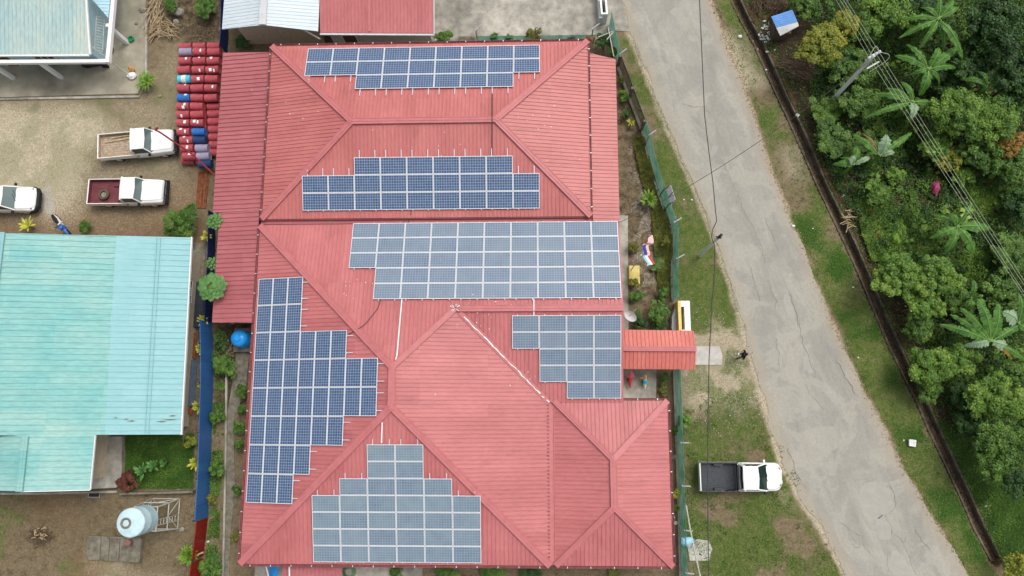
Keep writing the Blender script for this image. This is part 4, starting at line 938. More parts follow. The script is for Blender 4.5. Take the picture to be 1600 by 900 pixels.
SH = thing('garden_hut', 'tiny hut with a roof half blue half pale grey beside the ditch', 'hut', P(1228, 42, 0))
q = [P(1205, 26, 1.7), P(1238, 15, 1.7), P(1247, 34, 1.9), P(1214, 44, 1.9)]; q2 = [P(1247, 37, 1.9), P(1249, 38, 1.8), P(1218, 55, 1.7), P(1213, 45, 1.9)]
def sheetquad(q, m, sp=5):
    b = MB(); n = Vector((0, 0, 1)); b.add([*q, *[p - n * .03 for p in q]], [(3, 2, 1, 0), (4, 5, 6, 7), (0, 1, 5, 4), (1, 2, 6, 5), (2, 3, 7, 6), (3, 0, 4, 7)])
    for i in range(1, sp * 2): t_ = i / (sp * 2); b.bar(q[0].lerp(q[3], t_) + n * .012, q[1].lerp(q[2], t_) + n * .012, .05, .035)
    return b
hut_b = mat('hut blue sheet', (.10, .27, .60), .5, noise=.15)
q[2], q[3] = P(1246, 34, 1.85), P(1213, 43, 1.85); q2 = [P(1213, 43.5, 1.85), P(1246, 34.5, 1.85), P(1248, 41, 1.8), P(1219, 56, 1.7)]
sheetquad(q, hut_b, 3).build('roof', hut_b, SH); sheetquad(q2, M['palegrey'], 4).build('roof_extension', M['palegrey'], SH)
for p in (P(1210, 27, 0), P(1236, 17, 0), P(1243, 38, 0), P(1220, 52, 0)): 
    p = p * 1.0; b = MB(); b.bar((p.x - .5, p.y - .3, 0), (p.x - .5, p.y - .3, 1.65), .08, .08); b.build('post', M['bark'], SH)
b = MB(); c0 = P(1226, 38, 0); b.box(c0.x - 1.1, c0.x + .1, c0.y - 1.2, c0.y + .2, 0, .9); b.build('wall', M['bark'], SH)
# ---------------------------------------------------------------- fences
def fence_panels(root, pts, h, m, name='panel', lean=0.0, thick=.03, ribs=0):
    b = MB(); pts = [Vector(p) for p in pts]
    for a, c in zip(pts, pts[1:]):
        d = (c - a).normalized(); n = Vector((d.y, -d.x, 0))
        b.add([a, c, c + Vector((0, 0, h)) + n * lean, a + Vector((0, 0, h)) + n * lean, a + n * thick, c + n * thick, c + n * (thick + lean) + Vector((0, 0, h)), a + n * (thick + lean) + Vector((0, 0, h))],
              [(0, 3, 2, 1), (4, 5, 6, 7), (0, 1, 5, 4), (1, 2, 6, 5), (2, 3, 7, 6), (3, 0, 4, 7)], 0)
        if ribs:
            k = int((c - a).length / ribs)
            for i in range(k):
                p = a.lerp(c, (i + .5) / k)
                for s in (-1, 1): q = p + n * (thick / 2 + s * (thick / 2 + .012)); b.bar(q, q + Vector((0, 0, h)), .05, .024, 0, up=n)
    return b.build(name, m, root)
BLUE = [(331.5, 505), (333, 540), (333, 600), (331, 675), (329, 745), (325, 808)]
f = thing('blue_sheet_fence', 'tall fence of bright blue ribbed sheets between the turquoise roof and the red building', 'fence', P(331, 650, 0))
fence_panels(f, W2(BLUE), 1.85, M['blue_sheet'], 'sheet_panel', ribs=.2)
b = MB()
for x, y in BLUE: p = P(x - 1.5, y, 0); b.box(p.x - .1, p.x - .04, p.y - .04, p.y + .04, 0, 1.9)
b.build('fence_post', M['bark'], f)
f = thing('navy_sheet_fence', 'shaded navy blue sheet fence running beside the papaya trees', 'fence', P(336, 420, 0))
fence_panels(f, W2([(337, 335), (336, 400), (331.5, 504)]), 1.15, M['navy_sheet'], 'sheet_panel', ribs=.25)
f = thing('navy_sheet_fence', 'navy blue sheet fence between the brushwood pile and the white roofed building', 'fence', P(357, 40, 0))
fence_panels(f, W2([(357, -60), (357, 60), (355, 84)]), 1.3, M['navy_sheet'], 'sheet_panel', ribs=.25)
f = thing('dark_red_fence', 'dark red sheet fence that carries on south from the blue fence', 'fence', P(322, 850, 0))
fence_panels(f, W2([(325, 809), (322, 835), (318, 868)]), 1.6, M['darkred_sheet'], 'sheet_panel', ribs=.25)
fence_panels(f, W2([(317, 872), (313, 900), (306, 960)]), 1.6, M['darkred_sheet'], 'sheet_panel', ribs=.25)
NETS = [('short green net fence at the roof corner, north of the black railings', [(952, 40), (958, 70), (966, 102)]),
        ('green net fence curving past the grey signboard and flag poles', [(1005, 205), (1018, 262), (1031, 305), (1042, 335), (1052, 362), (1052, 400), (1051, 450), (1053, 470)]),
        ('long straight green net fence beside the parked pickup with black bed', [(1055, 578), (1057, 640), (1059, 700), (1061, 760), (1063, 830), (1065, 900), (1068, 970)]),
        ('green net fence along the edge of the concrete yard', [(745, 66), (850, 65), (930, 64)])]
armp = {0: [(966, 102)], 1: [(1010, 225), (1048, 357), (1052, 412)], 2: [(1058, 690), (1060, 755), (1063, 822), (1065, 886)], 3: [(748, 66), (840, 65), (925, 64)]}
for i, (lb, pts) in enumerate(NETS):
    f = thing('green_net_fence', lb, 'fence', P(*pts[0], 0), group='green net fences')
    fence_panels(f, W2(pts), 1.9 if i != 3 else .9, M['green_net'], 'netting', lean=.0, thick=.015)
    b = MB()
    for a, c in zip(pts, pts[1:]):
        A_, C_ = P(*a, .06), P(*c, .06); b.bar(A_ - Vector((.1, 0, 0)), C_ - Vector((.1, 0, 0)), .12, .24)
    b.build('footing', M['concrete'], f)
    for a in armp[i]:
        p = P(*a, 0) + Vector((-.06, 0, 0)); b = MB(); b.bar(p, p + Vector((0, 0, 1.75)), .09, .09); b.bar(p + Vector((0, 0, 1.72)), p + Vector((.42, .2 if i != 2 else 0, 2.0)), .07, .07); b.build('fence_post', M['palegrey'], f)
f = thing('black_railing_fence', 'black metal railing fence between the two green net fences at the road verge', 'fence', P(985, 150, 0))
b = MB(); A_, C_ = P(967, 105, 0), P(1004, 204, 0)
for z in (.2, 1.5): b.bar(A_ + Vector((0, 0, z)), C_ + Vector((0, 0, z)), .06, .06)
for i in range(46): p = A_.lerp(C_, i / 45); b.bar(p + Vector((0, 0, .05)), p + Vector((0, 0, 1.65)), .035, .035)
b.build('railing', M['black'], f)
b = MB(); b.bar(A_ + Vector((-.12, 0, .06)), C_ + Vector((-.12, 0, .06)), .2, .4); b.build('footing', M['concdark'], f)
for i in (0, .5, 1): p = A_.lerp(C_, i); b = MB(); b.bar(p - Vector((.1, 0, 0)), p + Vector((-.1, 0, 1.75)), .16, .16); b.build('fence_post', M['concdark'], f)
# yard gate at the top
f = thing('yard_wall', 'low grey wall with a white capped gate pillar at the yard entrance', 'wall', P(940, 20, 0))
b = MB(); b.bar(P(932, -60, .5), P(938, 34, .5), .22, 1.0); b.build('wall', M['palegrey'], f)
b = MB(); p0, p1 = P(940, 14, 0), P(942, 36, 0)
for dx in (-.18, .18): b.bar(p0 + Vector((dx, 0, .65)), p1 + Vector((dx, 0, .65)), .12, 1.3)
for q in (p0, p1): b.bar(q + Vector((-.24, 0, .65)), q + Vector((.24, 0, .65)), .12, 1.299)
b.build('gate_pillar', M['white'], f)
f = thing('steel_frame', 'pale crossed metal bars standing at the fence corner near the yard', 'frame', P(948, 55, 0))
b = MB(); b.bar(P(948, 62, 1.6), P(963, 45, 1.6), .06, .06); b.bar(P(950, 42, 1.6), P(959, 88, 1.2), .06, .06); b.bar(P(935, 58, 1.5), P(960, 48, 1.5), .05, .05)
for q in ((948, 62, 1.55), (963, 45, 1.55), (959, 88, 1.15), (936, 57, 1.47)): p = P(*q); b.bar((p.x, p.y, 0), p, .06, .06)
b.build('bar', M['palesteel'], f)
b = MB(); p = P(729, 62, .3)
for i in range(9): b.box(p.x - .6 + i * .145, p.x - .5 + i * .145, p.y - .45, p.y + .3, .28, .31)
for y in (-.3, .15): b.box(p.x - .6, p.x + .66, p.y + y, p.y + y + .08, .05, .275)
tag(b.build('slatted_grate', M['concdark']), 'grey slatted grate between the bushes on the yard edge', 'grate')
# small kerb walls
def lowwall(name, label, pts, wd, h, m):
    b = MB()
    for a, c in zip(pts, pts[1:]): b.bar(P(*a, h / 2), P(*c, h / 2), wd, h)
    tag(b.build(name, m), label, 'wall')
lowwall('courtyard_wall', 'low concrete wall closing the small lawn on its south side', [(190, 771), (304, 768)], .14, .5, M['concdark'])
lowwall('low_wall', 'long low concrete edge under the south eave of the turquoise roof', [(-60, 771), (60, 771), (184, 768)], .14, .25, M['concrete'])
lowwall('low_wall', 'thin concrete edging beside the heap of dry palm stalks', [(229, 20), (229, 118)], .12, .2, M['concrete'])

# ---------------------------------------------------------------- gate wall, sign, plinth, flags
f = thing('gate_wall', 'white and yellow hollow masonry wall at the gate, north of the canopy', 'wall', P(1066, 495, 0))
g1, g2 = P(1059, 470, 1.5), P(1078.5, 520, 1.5)
b = MB(); b.box(g1.x, g1.x + .2, g2.y, g1.y, 0, 1.5); b.build('inner_wall', M['yellow'], f)
b = MB(); b.box(g1.x + .4, g2.x + .05, g2.y, g1.y, 0, 1.49); b.box(g1.x + .2, g1.x + .4, g1.y - .38, g1.y, 0, 1.495); b.box(g1.x + .2, g1.x + .4, g2.y, g2.y + .2, 0, 1.495); b.build('outer_wall', M['white'], f)
b = MB(); b.prism([(g1.x - .015, g1.y - .35), (g1.x - .25, g1.y - .9), (g1.x - .3, g2.y + .4), (g1.x - .2, g2.y), (g1.x - .015, g2.y)][::-1], 0, .7); b.build('curved_base', M['palegrey'], f)
q = [P(1041, 296, 2.1), P(1047.5, 289, 2.5), P(1055, 312, 2.5), P(1049, 320, 2.1)]
f = thing('signboard', 'grey blank-backed signboard on two posts leaning over the green net fence', 'signboard', P(1040, 310, 0))
b = MB(); n = Vector((.03, .02, -.03)); b.add([*q, *[p + n for p in q]], [(0, 3, 2, 1), (4, 5, 6, 7), (0, 1, 5, 4), (1, 2, 6, 5), (2, 3, 7, 6), (3, 0, 4, 7)]); b.bar((q[0] + q[3]) / 2 + Vector((0, 0, .02)), (q[1] + q[2]) / 2 + Vector((0, 0, .03)), .04, .03, 1); b.build('board', [M['signboard'], M['black']], f)
for a, c in ((q[0], q[1]), (q[3], q[2])): m_ = (a + c) / 2; b = MB(); b.tube([(m_.x - .25, m_.y, 0), (m_.x - .2, m_.y, 1.9), m_], .03, 6); b.build('post', M['black'], f)
f = thing('yellow_plinth', 'pale yellow rectangular concrete plinth at the foot of the flagpoles', 'plinth', P(991, 430, 0))
b = MB(); p, q = P(982.5, 415, .4), P(1000, 444, .4); b.box(p.x, q.x, q.y, p.y, 0, .4); b.box(p.x + .02, q.x - .02, q.y + .02, p.y - .02, .4, .43); b.build('plinth', M['yellow'], f)
def flag(name, label, base, hgt_, tip, stripes, cols, canton=None):
    p = P(*base, 0); f = thing(name, label, 'flag', p)
    b = MB(); b.tube([(p.x, p.y, 0), (p.x, p.y, hgt_)], [.04, .025], 8); b.lathe([(.001, .1), (.05, .05), (.001, 0)], (p.x, p.y, hgt_), 8); b.build('pole', M['white'], f)
    t = Vector((p.x + .03, p.y, hgt_ - .1)); e = P(*tip, hgt_ - .5); n = stripes; b = MB(); d = e - t
    side = Vector((.34, .10, -.12)); nv = 9
    for s in range(n):
        r0, r1 = s / n, (s + 1) / n; pa = []; pb = []
        for i in range(nv):
            u = i / (nv - 1); w_ = .10 * math.sin(u * 9 + s * .1)
            wd = .8; pa.append(t + d * u + side * (r0 * wd * 1.6) + Vector((w_, -w_, -.15 * math.sin(u * 3)))); pb.append(t + d * u + side * (r1 * wd * 1.6) + Vector((w_, -w_, -.15 * math.sin(u * 3))))
        for i in range(nv - 1):
            mi = cols[s % len(cols)]
            if canton and i < 4 and r1 <= .58: mi = canton
            b.add([pa[i], pa[i + 1], pb[i + 1], pb[i]], [(0, 1, 2, 3)], mi)
    b.build('cloth', [M['white'], mat('flag red', (.55, .05, .06), .8), mat('flag navy', (.03, .05, .25), .8), mat('flag light blue', (.25, .55, .75), .8)], f)
flag('flag', 'red and white striped flag with a blue corner on a tilted looking pole', (985, 424), 5.2, (1011, 371), 14, [1, 0], 2)
flag('flag', 'light blue, white and red flag hanging limp beside the striped flag', (1000, 430), 3.4, (1004, 392), 3, [3, 0, 1])

# ---------------------------------------------------------------- poles and lines
f = thing('utility_pole', 'tall concrete power pole with a cluster of insulators rising through the trees', 'utility pole', P(1295, 162, 0))
p = P(1295, 162, 0); Ht = 8.0; top = Vector((p.x, p.y, Ht)); tq = P(1366, 86, Ht)
b = MB(); b.tube([(p.x, p.y, 0), ((p.x + tq.x) / 2, (p.y + tq.y) / 2, Ht / 2), tq], [.15, .125, .10], 14); b.build('pole', M['polegrey'], f, smooth=True)
top = tq; b = MB(); ax = Vector((.85, .5, 0))
b.bar(top - ax * .55 + Vector((0, 0, -.15)), top + ax * .55 + Vector((0, 0, -.15)), .1, .1); b.bar(top - ax * .45 + Vector((.2, -.3, -.7)), top + ax * .45 + Vector((.2, -.3, -.7)), .08, .08); b.build('crossarm', M['steel'], f)
INS = [top + ax * o + Vector((0, 0, .02)) for o in (-.38, -.14, .12, .34)]
for q in INS: b = MB(); b.lathe([(.05, -.1), (.09, -.02), (.05, .04), (.08, .09), (.03, .16)], q, 10); b.build('insulator', M['white'], f)
b = MB(); b.tube([INS[3].lerp(top + Vector((.1, -.6, -.9)), u / 16) + Vector((.75, .15, .25)) * math.sin(PI * u / 16) for u in range(17)], .012, 6); b.tube([INS[0].lerp(INS[3], u / 12) + Vector((.05, .45, .15)) * math.sin(PI * u / 12) for u in range(13)], .012, 6); b.build('jumper_wire', M['palegrey'], f)
f = thing('power_lines', 'bundle of pale power lines crossing above the trees through the tall pole', 'power lines', tuple(top))
ends0 = [(1288, -40), (1294, -40), (1298, -40), (1302, -40)]; ends1 = [(1650, 528), (1650, 523), (1650, 512), (1650, 505)]
for i, q in enumerate(INS):
    for e in (ends0[i], ends1[i]):
        z = 7.7; c = P(*e, z); b = MB(); pts = []
        far_ = q + (c - q) * (2.0 if e[1] > 0 else 5.0)
        for k in range(13): u = k / 12; r = q.lerp(far_, u); r.z -= .5 * 4 * u * (1 - u) * .6; pts.append(r)
        b.tube(pts, .0075, 5); b.build('line_wire', M['wire'], f)
f = thing('small_pole', 'slim grey pole with a dark top at the edge of the road verge', 'utility pole', P(1093, 400, 0))
p = P(1093, 400, 0); b = MB(); b.tube([(p.x, p.y, 0), (p.x, p.y, 5.9)], [.11, .08], 12); b.build('pole', M['polegrey'], f, smooth=True)
b = MB(); b.tube([(p.x, p.y, 5.2), (p.x, p.y, 6.0)], .085, 10); b.tube([(p.x - .15, p.y + .05, 5.35), (p.x + .15, p.y - .05, 5.35)], .05, 8); b.build('clamp', M['black'], f)
sp_ = Vector((p.x, p.y, 5.3))
b = MB(); zz = 5.3
pts = [P(1091, -60, 6.2), P(1093, 0, 6.0), P(1097, 90, 5.4), P(1101, 180, 5.1), P(1108, 240, 5.0), P(1114, 285, 5.0), P(1118, 330, 5.1), P(1120, 345, 5.2), P(1113, 360, 5.25), P(1112, 371, 5.3), P(1117, 385, 5.3), P(1116, 430, 5.2), P(1112, 480, 5.1), P(1108, 560, 5.0), P(1106, 675, 5.0), P(1106, 800, 5.2), P(1108, 960, 5.6)]
b.tube(pts, .028, 6); tag(b.build('overhead_cable', M['cable']), 'black cable hanging over the road and verge past the slim pole', 'cable')
b = MB(); A_ = top + Vector((-.1, -.1, -.8)); C_ = Vector((5.2, 11.9, 3.4)); mpt = P(1135, 255, 4.6); pts = []
for k in range(25): u = k / 24; r = A_ * (1 - u) ** 2 + (mpt * 2 - (A_ + C_) / 2) * 2 * u * (1 - u) + C_ * u * u; pts.append(r)
b.tube(pts, .018, 5); tag(b.build('service_cable', M['cable']), 'thin dark cable from the tall pole across the road to the building', 'cable')
b = MB(); b.tube([P(1072, 790, .2), P(1078, 825, .8), P(1085, 860, 1.3), P(1095, 905, 1.8), P(1106, 965, 2.4)], .05, 8); tag(b.build('leaning_pole', M['palesteel']), 'thin pale pole slanting over the grass by the small concrete patch', 'pole')
b = MB(); b.tube([P(338, 276, 2.6), P(300, 241, 2.5), P(252, 208, 2.45), P(243, 203, 2.4)], .06, 8); b.tube([P(243, 203, 2.45), P(246, 200, 2.2)], .08, 6)
tag(b.build('red_boom', mat('dark red steel', (.20, .02, .02), .6)), 'dark red boom reaching from the lean-to roof over the pickup hood', 'boom')
# blue hood on the fence, dish
b = MB(); c0 = P(1073, 847, 1.6); n_ = 18; ring = []; o = [(-9, -7), (-3, -8), (5, -8), (11, -5), (9, 1), (4, 6), (-4, 7), (-9, 3)]
rr = [[P(1073 + x * s, 847 + y * s, 1.5 + h_) for x, y in o] for s, h_ in ((1, 0), (.95, .1), (.6, .22), (.2, .27))]
b.loft([r[::-1] for r in rr]); tag(b.build('blue_basin', mat('pale blue plastic', (.30, .58, .75), .35)), 'pale blue plastic basin turned over on the green net fence', 'basin')
f = thing('satellite_dish', 'white oval satellite dish beside the stepped solar array', 'satellite dish', P(975, 497, 3))
cD = P(985, 494, 3.3); ax1 = Vector((.30, -.22, -.12)); ax2 = Vector((.14, .17, .2)); nn = ax1.cross(ax2).normalized(); b = MB(); rings = []
for s, dpt in ((0.02, .10), (.4, .085), (.75, .04), (1.0, 0)):
    rings.append([cD + (ax1 * math.cos(2 * PI * k / 24) + ax2 * math.sin(2 * PI * k / 24)) * s * 1.15 - nn * dpt for k in range(24)])
b.loft(rings, caps=False); b.loft([[p - nn * .02 for p in r] for r in rings][::-1], caps=False); b.build('dish', M['white'], f, smooth=True)
b = MB(); b.tube([cD - nn * .1, cD + Vector((-.45, -.05, -.35)), Vector((5.0, cD.y - .05, 2.9))], .025, 6); b.build('bracket', M['steel'], f)
b = MB(); b.tube([cD - nn * .05, cD + Vector((.33, .42, .3))], .02, 6); b.build('feed_arm', M['palesteel'], f)

# ---------------------------------------------------------------- water tanks
f = thing('blue_water_tank', 'bright blue plastic water tank on a rough concrete stand under the west eave', 'water tank', P(378, 533, 0))
p = P(371, 528, 1.75); b = MB(); r = .56
b.lathe([(r, .55), (r, .8), (r + .02, .82), (r, .86), (r, 1.1), (r + .02, 1.12), (r, 1.16), (r, 1.45), (r - .05, 1.58), (r - .2, 1.68), (.22, 1.74), (.22, 1.80), (.2, 1.82)], (p.x, p.y, 0), 28); b.build('tank', M['tankblue'], f, smooth=True)
b = MB(); b.box(p.x - .75, p.x + .95, p.y - .8, p.y + .8, 0, .5); b.box(p.x - .7, p.x + .9, p.y - .75, p.y + .75, .5, .55); b.build('stand', M['concdark'], f)
b = MB()
for i in range(7): b.box(p.x + .75, p.x + .95, p.y - .75 + i * .23, p.y - .63 + i * .23, .55, .62)
b.build('block', M['palesteel'], f)
f = thing('water_tower', 'white cylindrical water tank on a splayed pale steel lattice tower', 'water tower', P(258, 803, 0))
c = P(258, 803, 0); tz0, tz1, R_ = 2.5, 4.15, .86; hb, ht = .95, .72
b = MB(); cc = P(203.5, 817, tz1); cx_, cy_ = cc.x, cc.y
b.lathe([(R_ - .03, tz0), (R_, tz0 + .03), (R_, tz0 + .8), (R_ + .006, tz0 + .82), (R_, tz0 + .84), (R_, tz1 - .06), (R_ - .05, tz1), (R_ - .3, tz1 + .05), (.3, tz1 + .10)], (cx_, cy_, 0), 36); b.build('tank', M['tankwhite'], f, smooth=True)
b = MB(); b.lathe([(.26, tz1 + .09), (.33, tz1 + .14), (.26, tz1 + .17), (.2, tz1 + .13)], (cx_ - .2, cy_, 0), 18, caps=False); b.build('hatch', M['concdark'], f)
b = MB(); bt = [(cx_ + sx * ht, cy_ + sy * ht, tz0) for sx, sy in ((-1, -1), (1, -1), (1, 1), (-1, 1))]; c = Vector((cx_, cy_, 0)); bb = [(c.x + sx * hb, c.y + sy * hb, 0) for sx, sy in ((-1, -1), (1, -1), (1, 1), (-1, 1))]
lerp3 = lambda a, c, t: tuple(a[k] + (c[k] - a[k]) * t for k in range(3))
for i in range(4): b = MB(); b.bar(bb[i], bt[i], .07, .07); b.build('leg', M['palesteel'], f)
for i in range(4):
    b = MB(); j = (i + 1) % 4
    for t in (.02, .5, .97): b.bar(lerp3(bb[i], bt[i], t), lerp3(bb[j], bt[j], t), .05, .05)
    m_ = lerp3(lerp3(bb[i], bt[i], .5), lerp3(bb[j], bt[j], .5), .5); b.bar(bb[i], m_, .04, .04); b.bar(bb[j], m_, .04, .04)
    b.build('brace', M['palesteel'], f)
b = MB()
for s in (.1, .45): b.bar((c.x + hb + .02, c.y - .5 + s, .1), (cx_ + ht + .02, cy_ - .5 + s, tz0), .03, .03)
for i in range(8): t = (i + .5) / 8; x_ = c.x + hb + .02 + (cx_ + ht - c.x - hb) * t; b.bar((x_, c.y - .4, tz0 * t), (x_, c.y - .05, tz0 * t), .025, .025)
b.build('ladder', M['palesteel'], f)
f = thing('septic_slab', 'raised mossy concrete slab with shallow joints beside the water tower', 'slab', P(178, 858, 0))
qs = [P(137, 838, .3), P(222, 841, .3), P(219, 879, .3), P(135, 874, .3)]
b = MB(); b.prism([(p.x, p.y) for p in qs][::-1], 0, .3)
for t in (.25, .41, .6): a_, c_ = qs[0].lerp(qs[1], t), qs[3].lerp(qs[2], t); b.bar(a_ + Vector((0, 0, .006)), c_ + Vector((0, 0, .006)), .045, .012, 1)
b.bar(qs[0] + Vector((0.05, 0, .03)), qs[1] + Vector((0, 0, .03)), .08, .06, 0); b.bar(qs[1] + Vector((-.05, 0, .03)), qs[2] + Vector((-.05, 0, .03)), .08, .06, 0)
b.build('slab', [M['concdark'], M['bark']], f)
p = P(200, 848, .55); b = MB(); b.lathe([(.18, .3), (.2, .32), (.2, .6), (.17, .62), (.05, .64)], (p.x, p.y, 0), 16); tag(b.build('clay_pot', mat('dull red clay', (.28, .13, .11), .8, noise=.2)), 'small dull red clay pot on the mossy slab', 'pot')
b = MB(); p, q = P(138, 767, .08), P(156, 778, .08); b.box(p.x, q.x, q.y, p.y, 0, .08, 0); b.box(p.x + .07, q.x - .07, q.y + .07, p.y - .07, .08, .10, 1); tag(b.build('drain_cover', [M['concrete'], M['black']]), 'dark square drain cover in a concrete frame', 'drain cover')

# ---------------------------------------------------------------- drums
def drum_proto(m):
    t = thing('oil_drum', None, None, (0, 0, 0), local=True)
    b = MB(); r, l = .288, .44
    b.lathe([(r - .03, -l + .015), (r - .03, -l), (r, -l), (r, -l + .03), (r - .008, -l + .05), (r - .008, -.17), (r + .008, -.15), (r - .008, -.13), (r - .008, .13), (r + .008, .15), (r - .008, .17), (r - .008, l - .05), (r, l - .03), (r, l), (r - .03, l), (r - .03, l - .015)], (0, 0, 0), 24, axis='x'); b.build('drum_body', m, t, smooth=True)
    b = MB(); b.lathe([(.035, 0), (.035, .02)], (-l + .0, .12, .1), 10, axis='x'); b.build('bung', M['black'], t)
    return t
def drum_paper(t, u, wd, ang):
    b = MB(); r = .296; pts = []
    for k in range(5):
        a = ang - .38 + .76 * k / 4; pts.append((r * math.sin(a), r * math.cos(a)))
    for k in range(4): (y0_, z0_), (y1_, z1_) = pts[k], pts[k + 1]; b.poly([(u - wd, y0_, z0_), (u - wd, y1_, z1_), (u + wd, y1_, z1_), (u + wd, y0_, z0_)])
    b.build('paper_label', M['white'], t)
DR = {k: drum_proto(M['drum' + k]) for k in ('red', 'blue', 'navy', 'lilac', 'cyan')}
DCOL = {'red': 'dark red', 'blue': 'bright blue', 'navy': 'navy blue', 'lilac': 'grey lilac', 'cyan': 'cyan blue'}
used = set()
ROWS = [(80.7, [(291, 'lilac', 0), (312.5, 'red', 1), (335, 'red', 0)]), (94.8, [(290, 'red', 1), (312.5, 'red', 1), (334, 'red', 2)]), (108.7, [(288, 'red', 0), (311, 'red', 1), (332.5, 'red', 2)]),
        (123.3, [(288.5, 'cyan', 3), (310, 'red', 1), (331.5, 'red', 0)]), (137.5, [(287.5, 'red', 1), (309, 'red', 0), (330.5, 'red', 1)]), (152.7, [(288, 'blue', 1), (309, 'red', 0), (330.5, 'red', 0)]),
        (166, [(286.7, 'red', 2), (308.5, 'red', 0)]), (178.7, [(287, 'red', 1), (309, 'red', 0)]), (192, [(287, 'red', 1), (309, 'red', 2)]), (206, [(287.5, 'red', 2), (311, 'blue', 0)]),
        (218.8, [(292, 'red', 2), (312, 'navy', 0)]), (231.5, [(293, 'red', 1), (316, 'lilac', 0)]), (244, [(296, 'red', 1), (318, 'lilac', 0)]), (256, [(321, 'navy', 0)])]
ordn = ['first', 'second', 'third', 'fourth', 'fifth', 'sixth', 'seventh', 'eighth', 'ninth', 'tenth', 'eleventh', 'twelfth', 'thirteenth', 'fourteenth']
colnm = ['west', 'middle', 'east']; ordn2 = ordn + ['fifteenth', 'sixteenth', 'seventeenth', 'eighteenth', 'nineteenth', 'twentieth']
def put_drum(k, x, y, z, lab, rz=0.0, paper=0):
    src = DR[k]
    if k not in used: t = src; used.add(k)
    else:
        t = src.copy(); COL.objects.link(t)
        for ch in [c for c in src.children if not c.name.startswith('paper')]: c2 = ch.copy(); COL.objects.link(c2); c2.parent = t
    t.location = (x, y, z); t.rotation_euler = (0, 0, rz)   # rolled drums keep the pose of the stack
    tag(t, lab, 'drum', 'oil drums stacked beside the lean-to roof')
    for i in range(paper): drum_paper(t, rnd.uniform(-.2, .25), rnd.uniform(.05, .10), rnd.uniform(-.7, .8))
for i, (y, row) in enumerate(ROWS):
    for j, (x, k, lb) in enumerate(row):
        p = P(x, y, .86); mk = {0: '', 1: ' with a white paper patch', 2: ' with white paper patches', 3: ' with a pale band'}[lb]
        put_drum(k, p.x, p.y, .80, f'{DCOL[k]} drum{mk}, {ordn[i]} upper row from the north, {"west" if j == 0 and len(row) > 1 else "east" if j == len(row) - 1 else "middle"} column', rnd.uniform(-.05, .05), 0 if lb in (0, 3) else lb)
b = MB(); p = P(288.5, 123.3, .86); b.lathe([(.30, -.16), (.30, .16)], (p.x, p.y, .80), 24, axis='x', caps=False); o = b.build('pale_band', M['trash'], None); DC = DR['cyan']; o.data.transform(Matrix.Rotation(-DC.rotation_euler.z, 4, 'Z') @ Matrix.Translation(-DC.location)); o.parent = DC
yl = P(300, 73, .3).y; k_ = 0
while k_ < 20:
    yy = yl - k_ * .575; pyx = cam_px(np.array([-24.]), np.array([yy]), .3)[1][0]
    if pyx > 252: break
    for j, px in enumerate((291, 313, 335)):
        if j == 0 and k_ > 15: continue
        if k_ > 14 and j == 2: continue
        p = P(px if k_ < 8 else px + (k_ - 8) * .6, pyx, .3)
        put_drum('red', p.x, yy, .29, f'dark red drum in the ground layer, {ordn2[k_]} row from the north, {colnm[j]} column', rnd.uniform(-.03, .03), 0)
    k_ += 1
# ---------------------------------------------------------------- vehicles
def wheel(x, y, t, r=.36, wd=.23):
    b = MB(); b.lathe([(r - .12, -wd / 2), (r - .03, -wd / 2), (r, -wd / 2 + .04), (r, wd / 2 - .04), (r - .03, wd / 2), (r - .12, wd / 2)], (x, y, r), 24, axis='y', caps=True); o = b.build('wheel', M['black'], t, smooth=True)
    b = MB(); s = 1 if y > 0 else -1; b.lathe([(.22, s * (wd / 2 - .02)), (.2, s * (wd / 2 + .01)), (.06, s * (wd / 2 + .005)), (.05, s * (wd / 2 + .03))][::s], (x, y, r), 20, axis='y'); b.build('rim', M['palesteel'], o)
def rr_ring(x, hw, z0, z1, r, n=4):
    """rounded rectangle across the car at station x"""
    o = []
    for cy, cz, a0 in ((hw - r, z1 - r, 0), (-hw + r, z1 - r, PI / 2), (-hw + r * .4, z0 + r * .4, PI), (hw - r * .4, z0 + r * .4, 1.5 * PI)):
        q = r if cz > (z0 + z1) / 2 else r * .4
        for k in range(n): a = a0 + PI / 2 * k / (n - 1); o.append((x, cy + q * math.cos(a), cz + q * math.sin(a)))
    return o
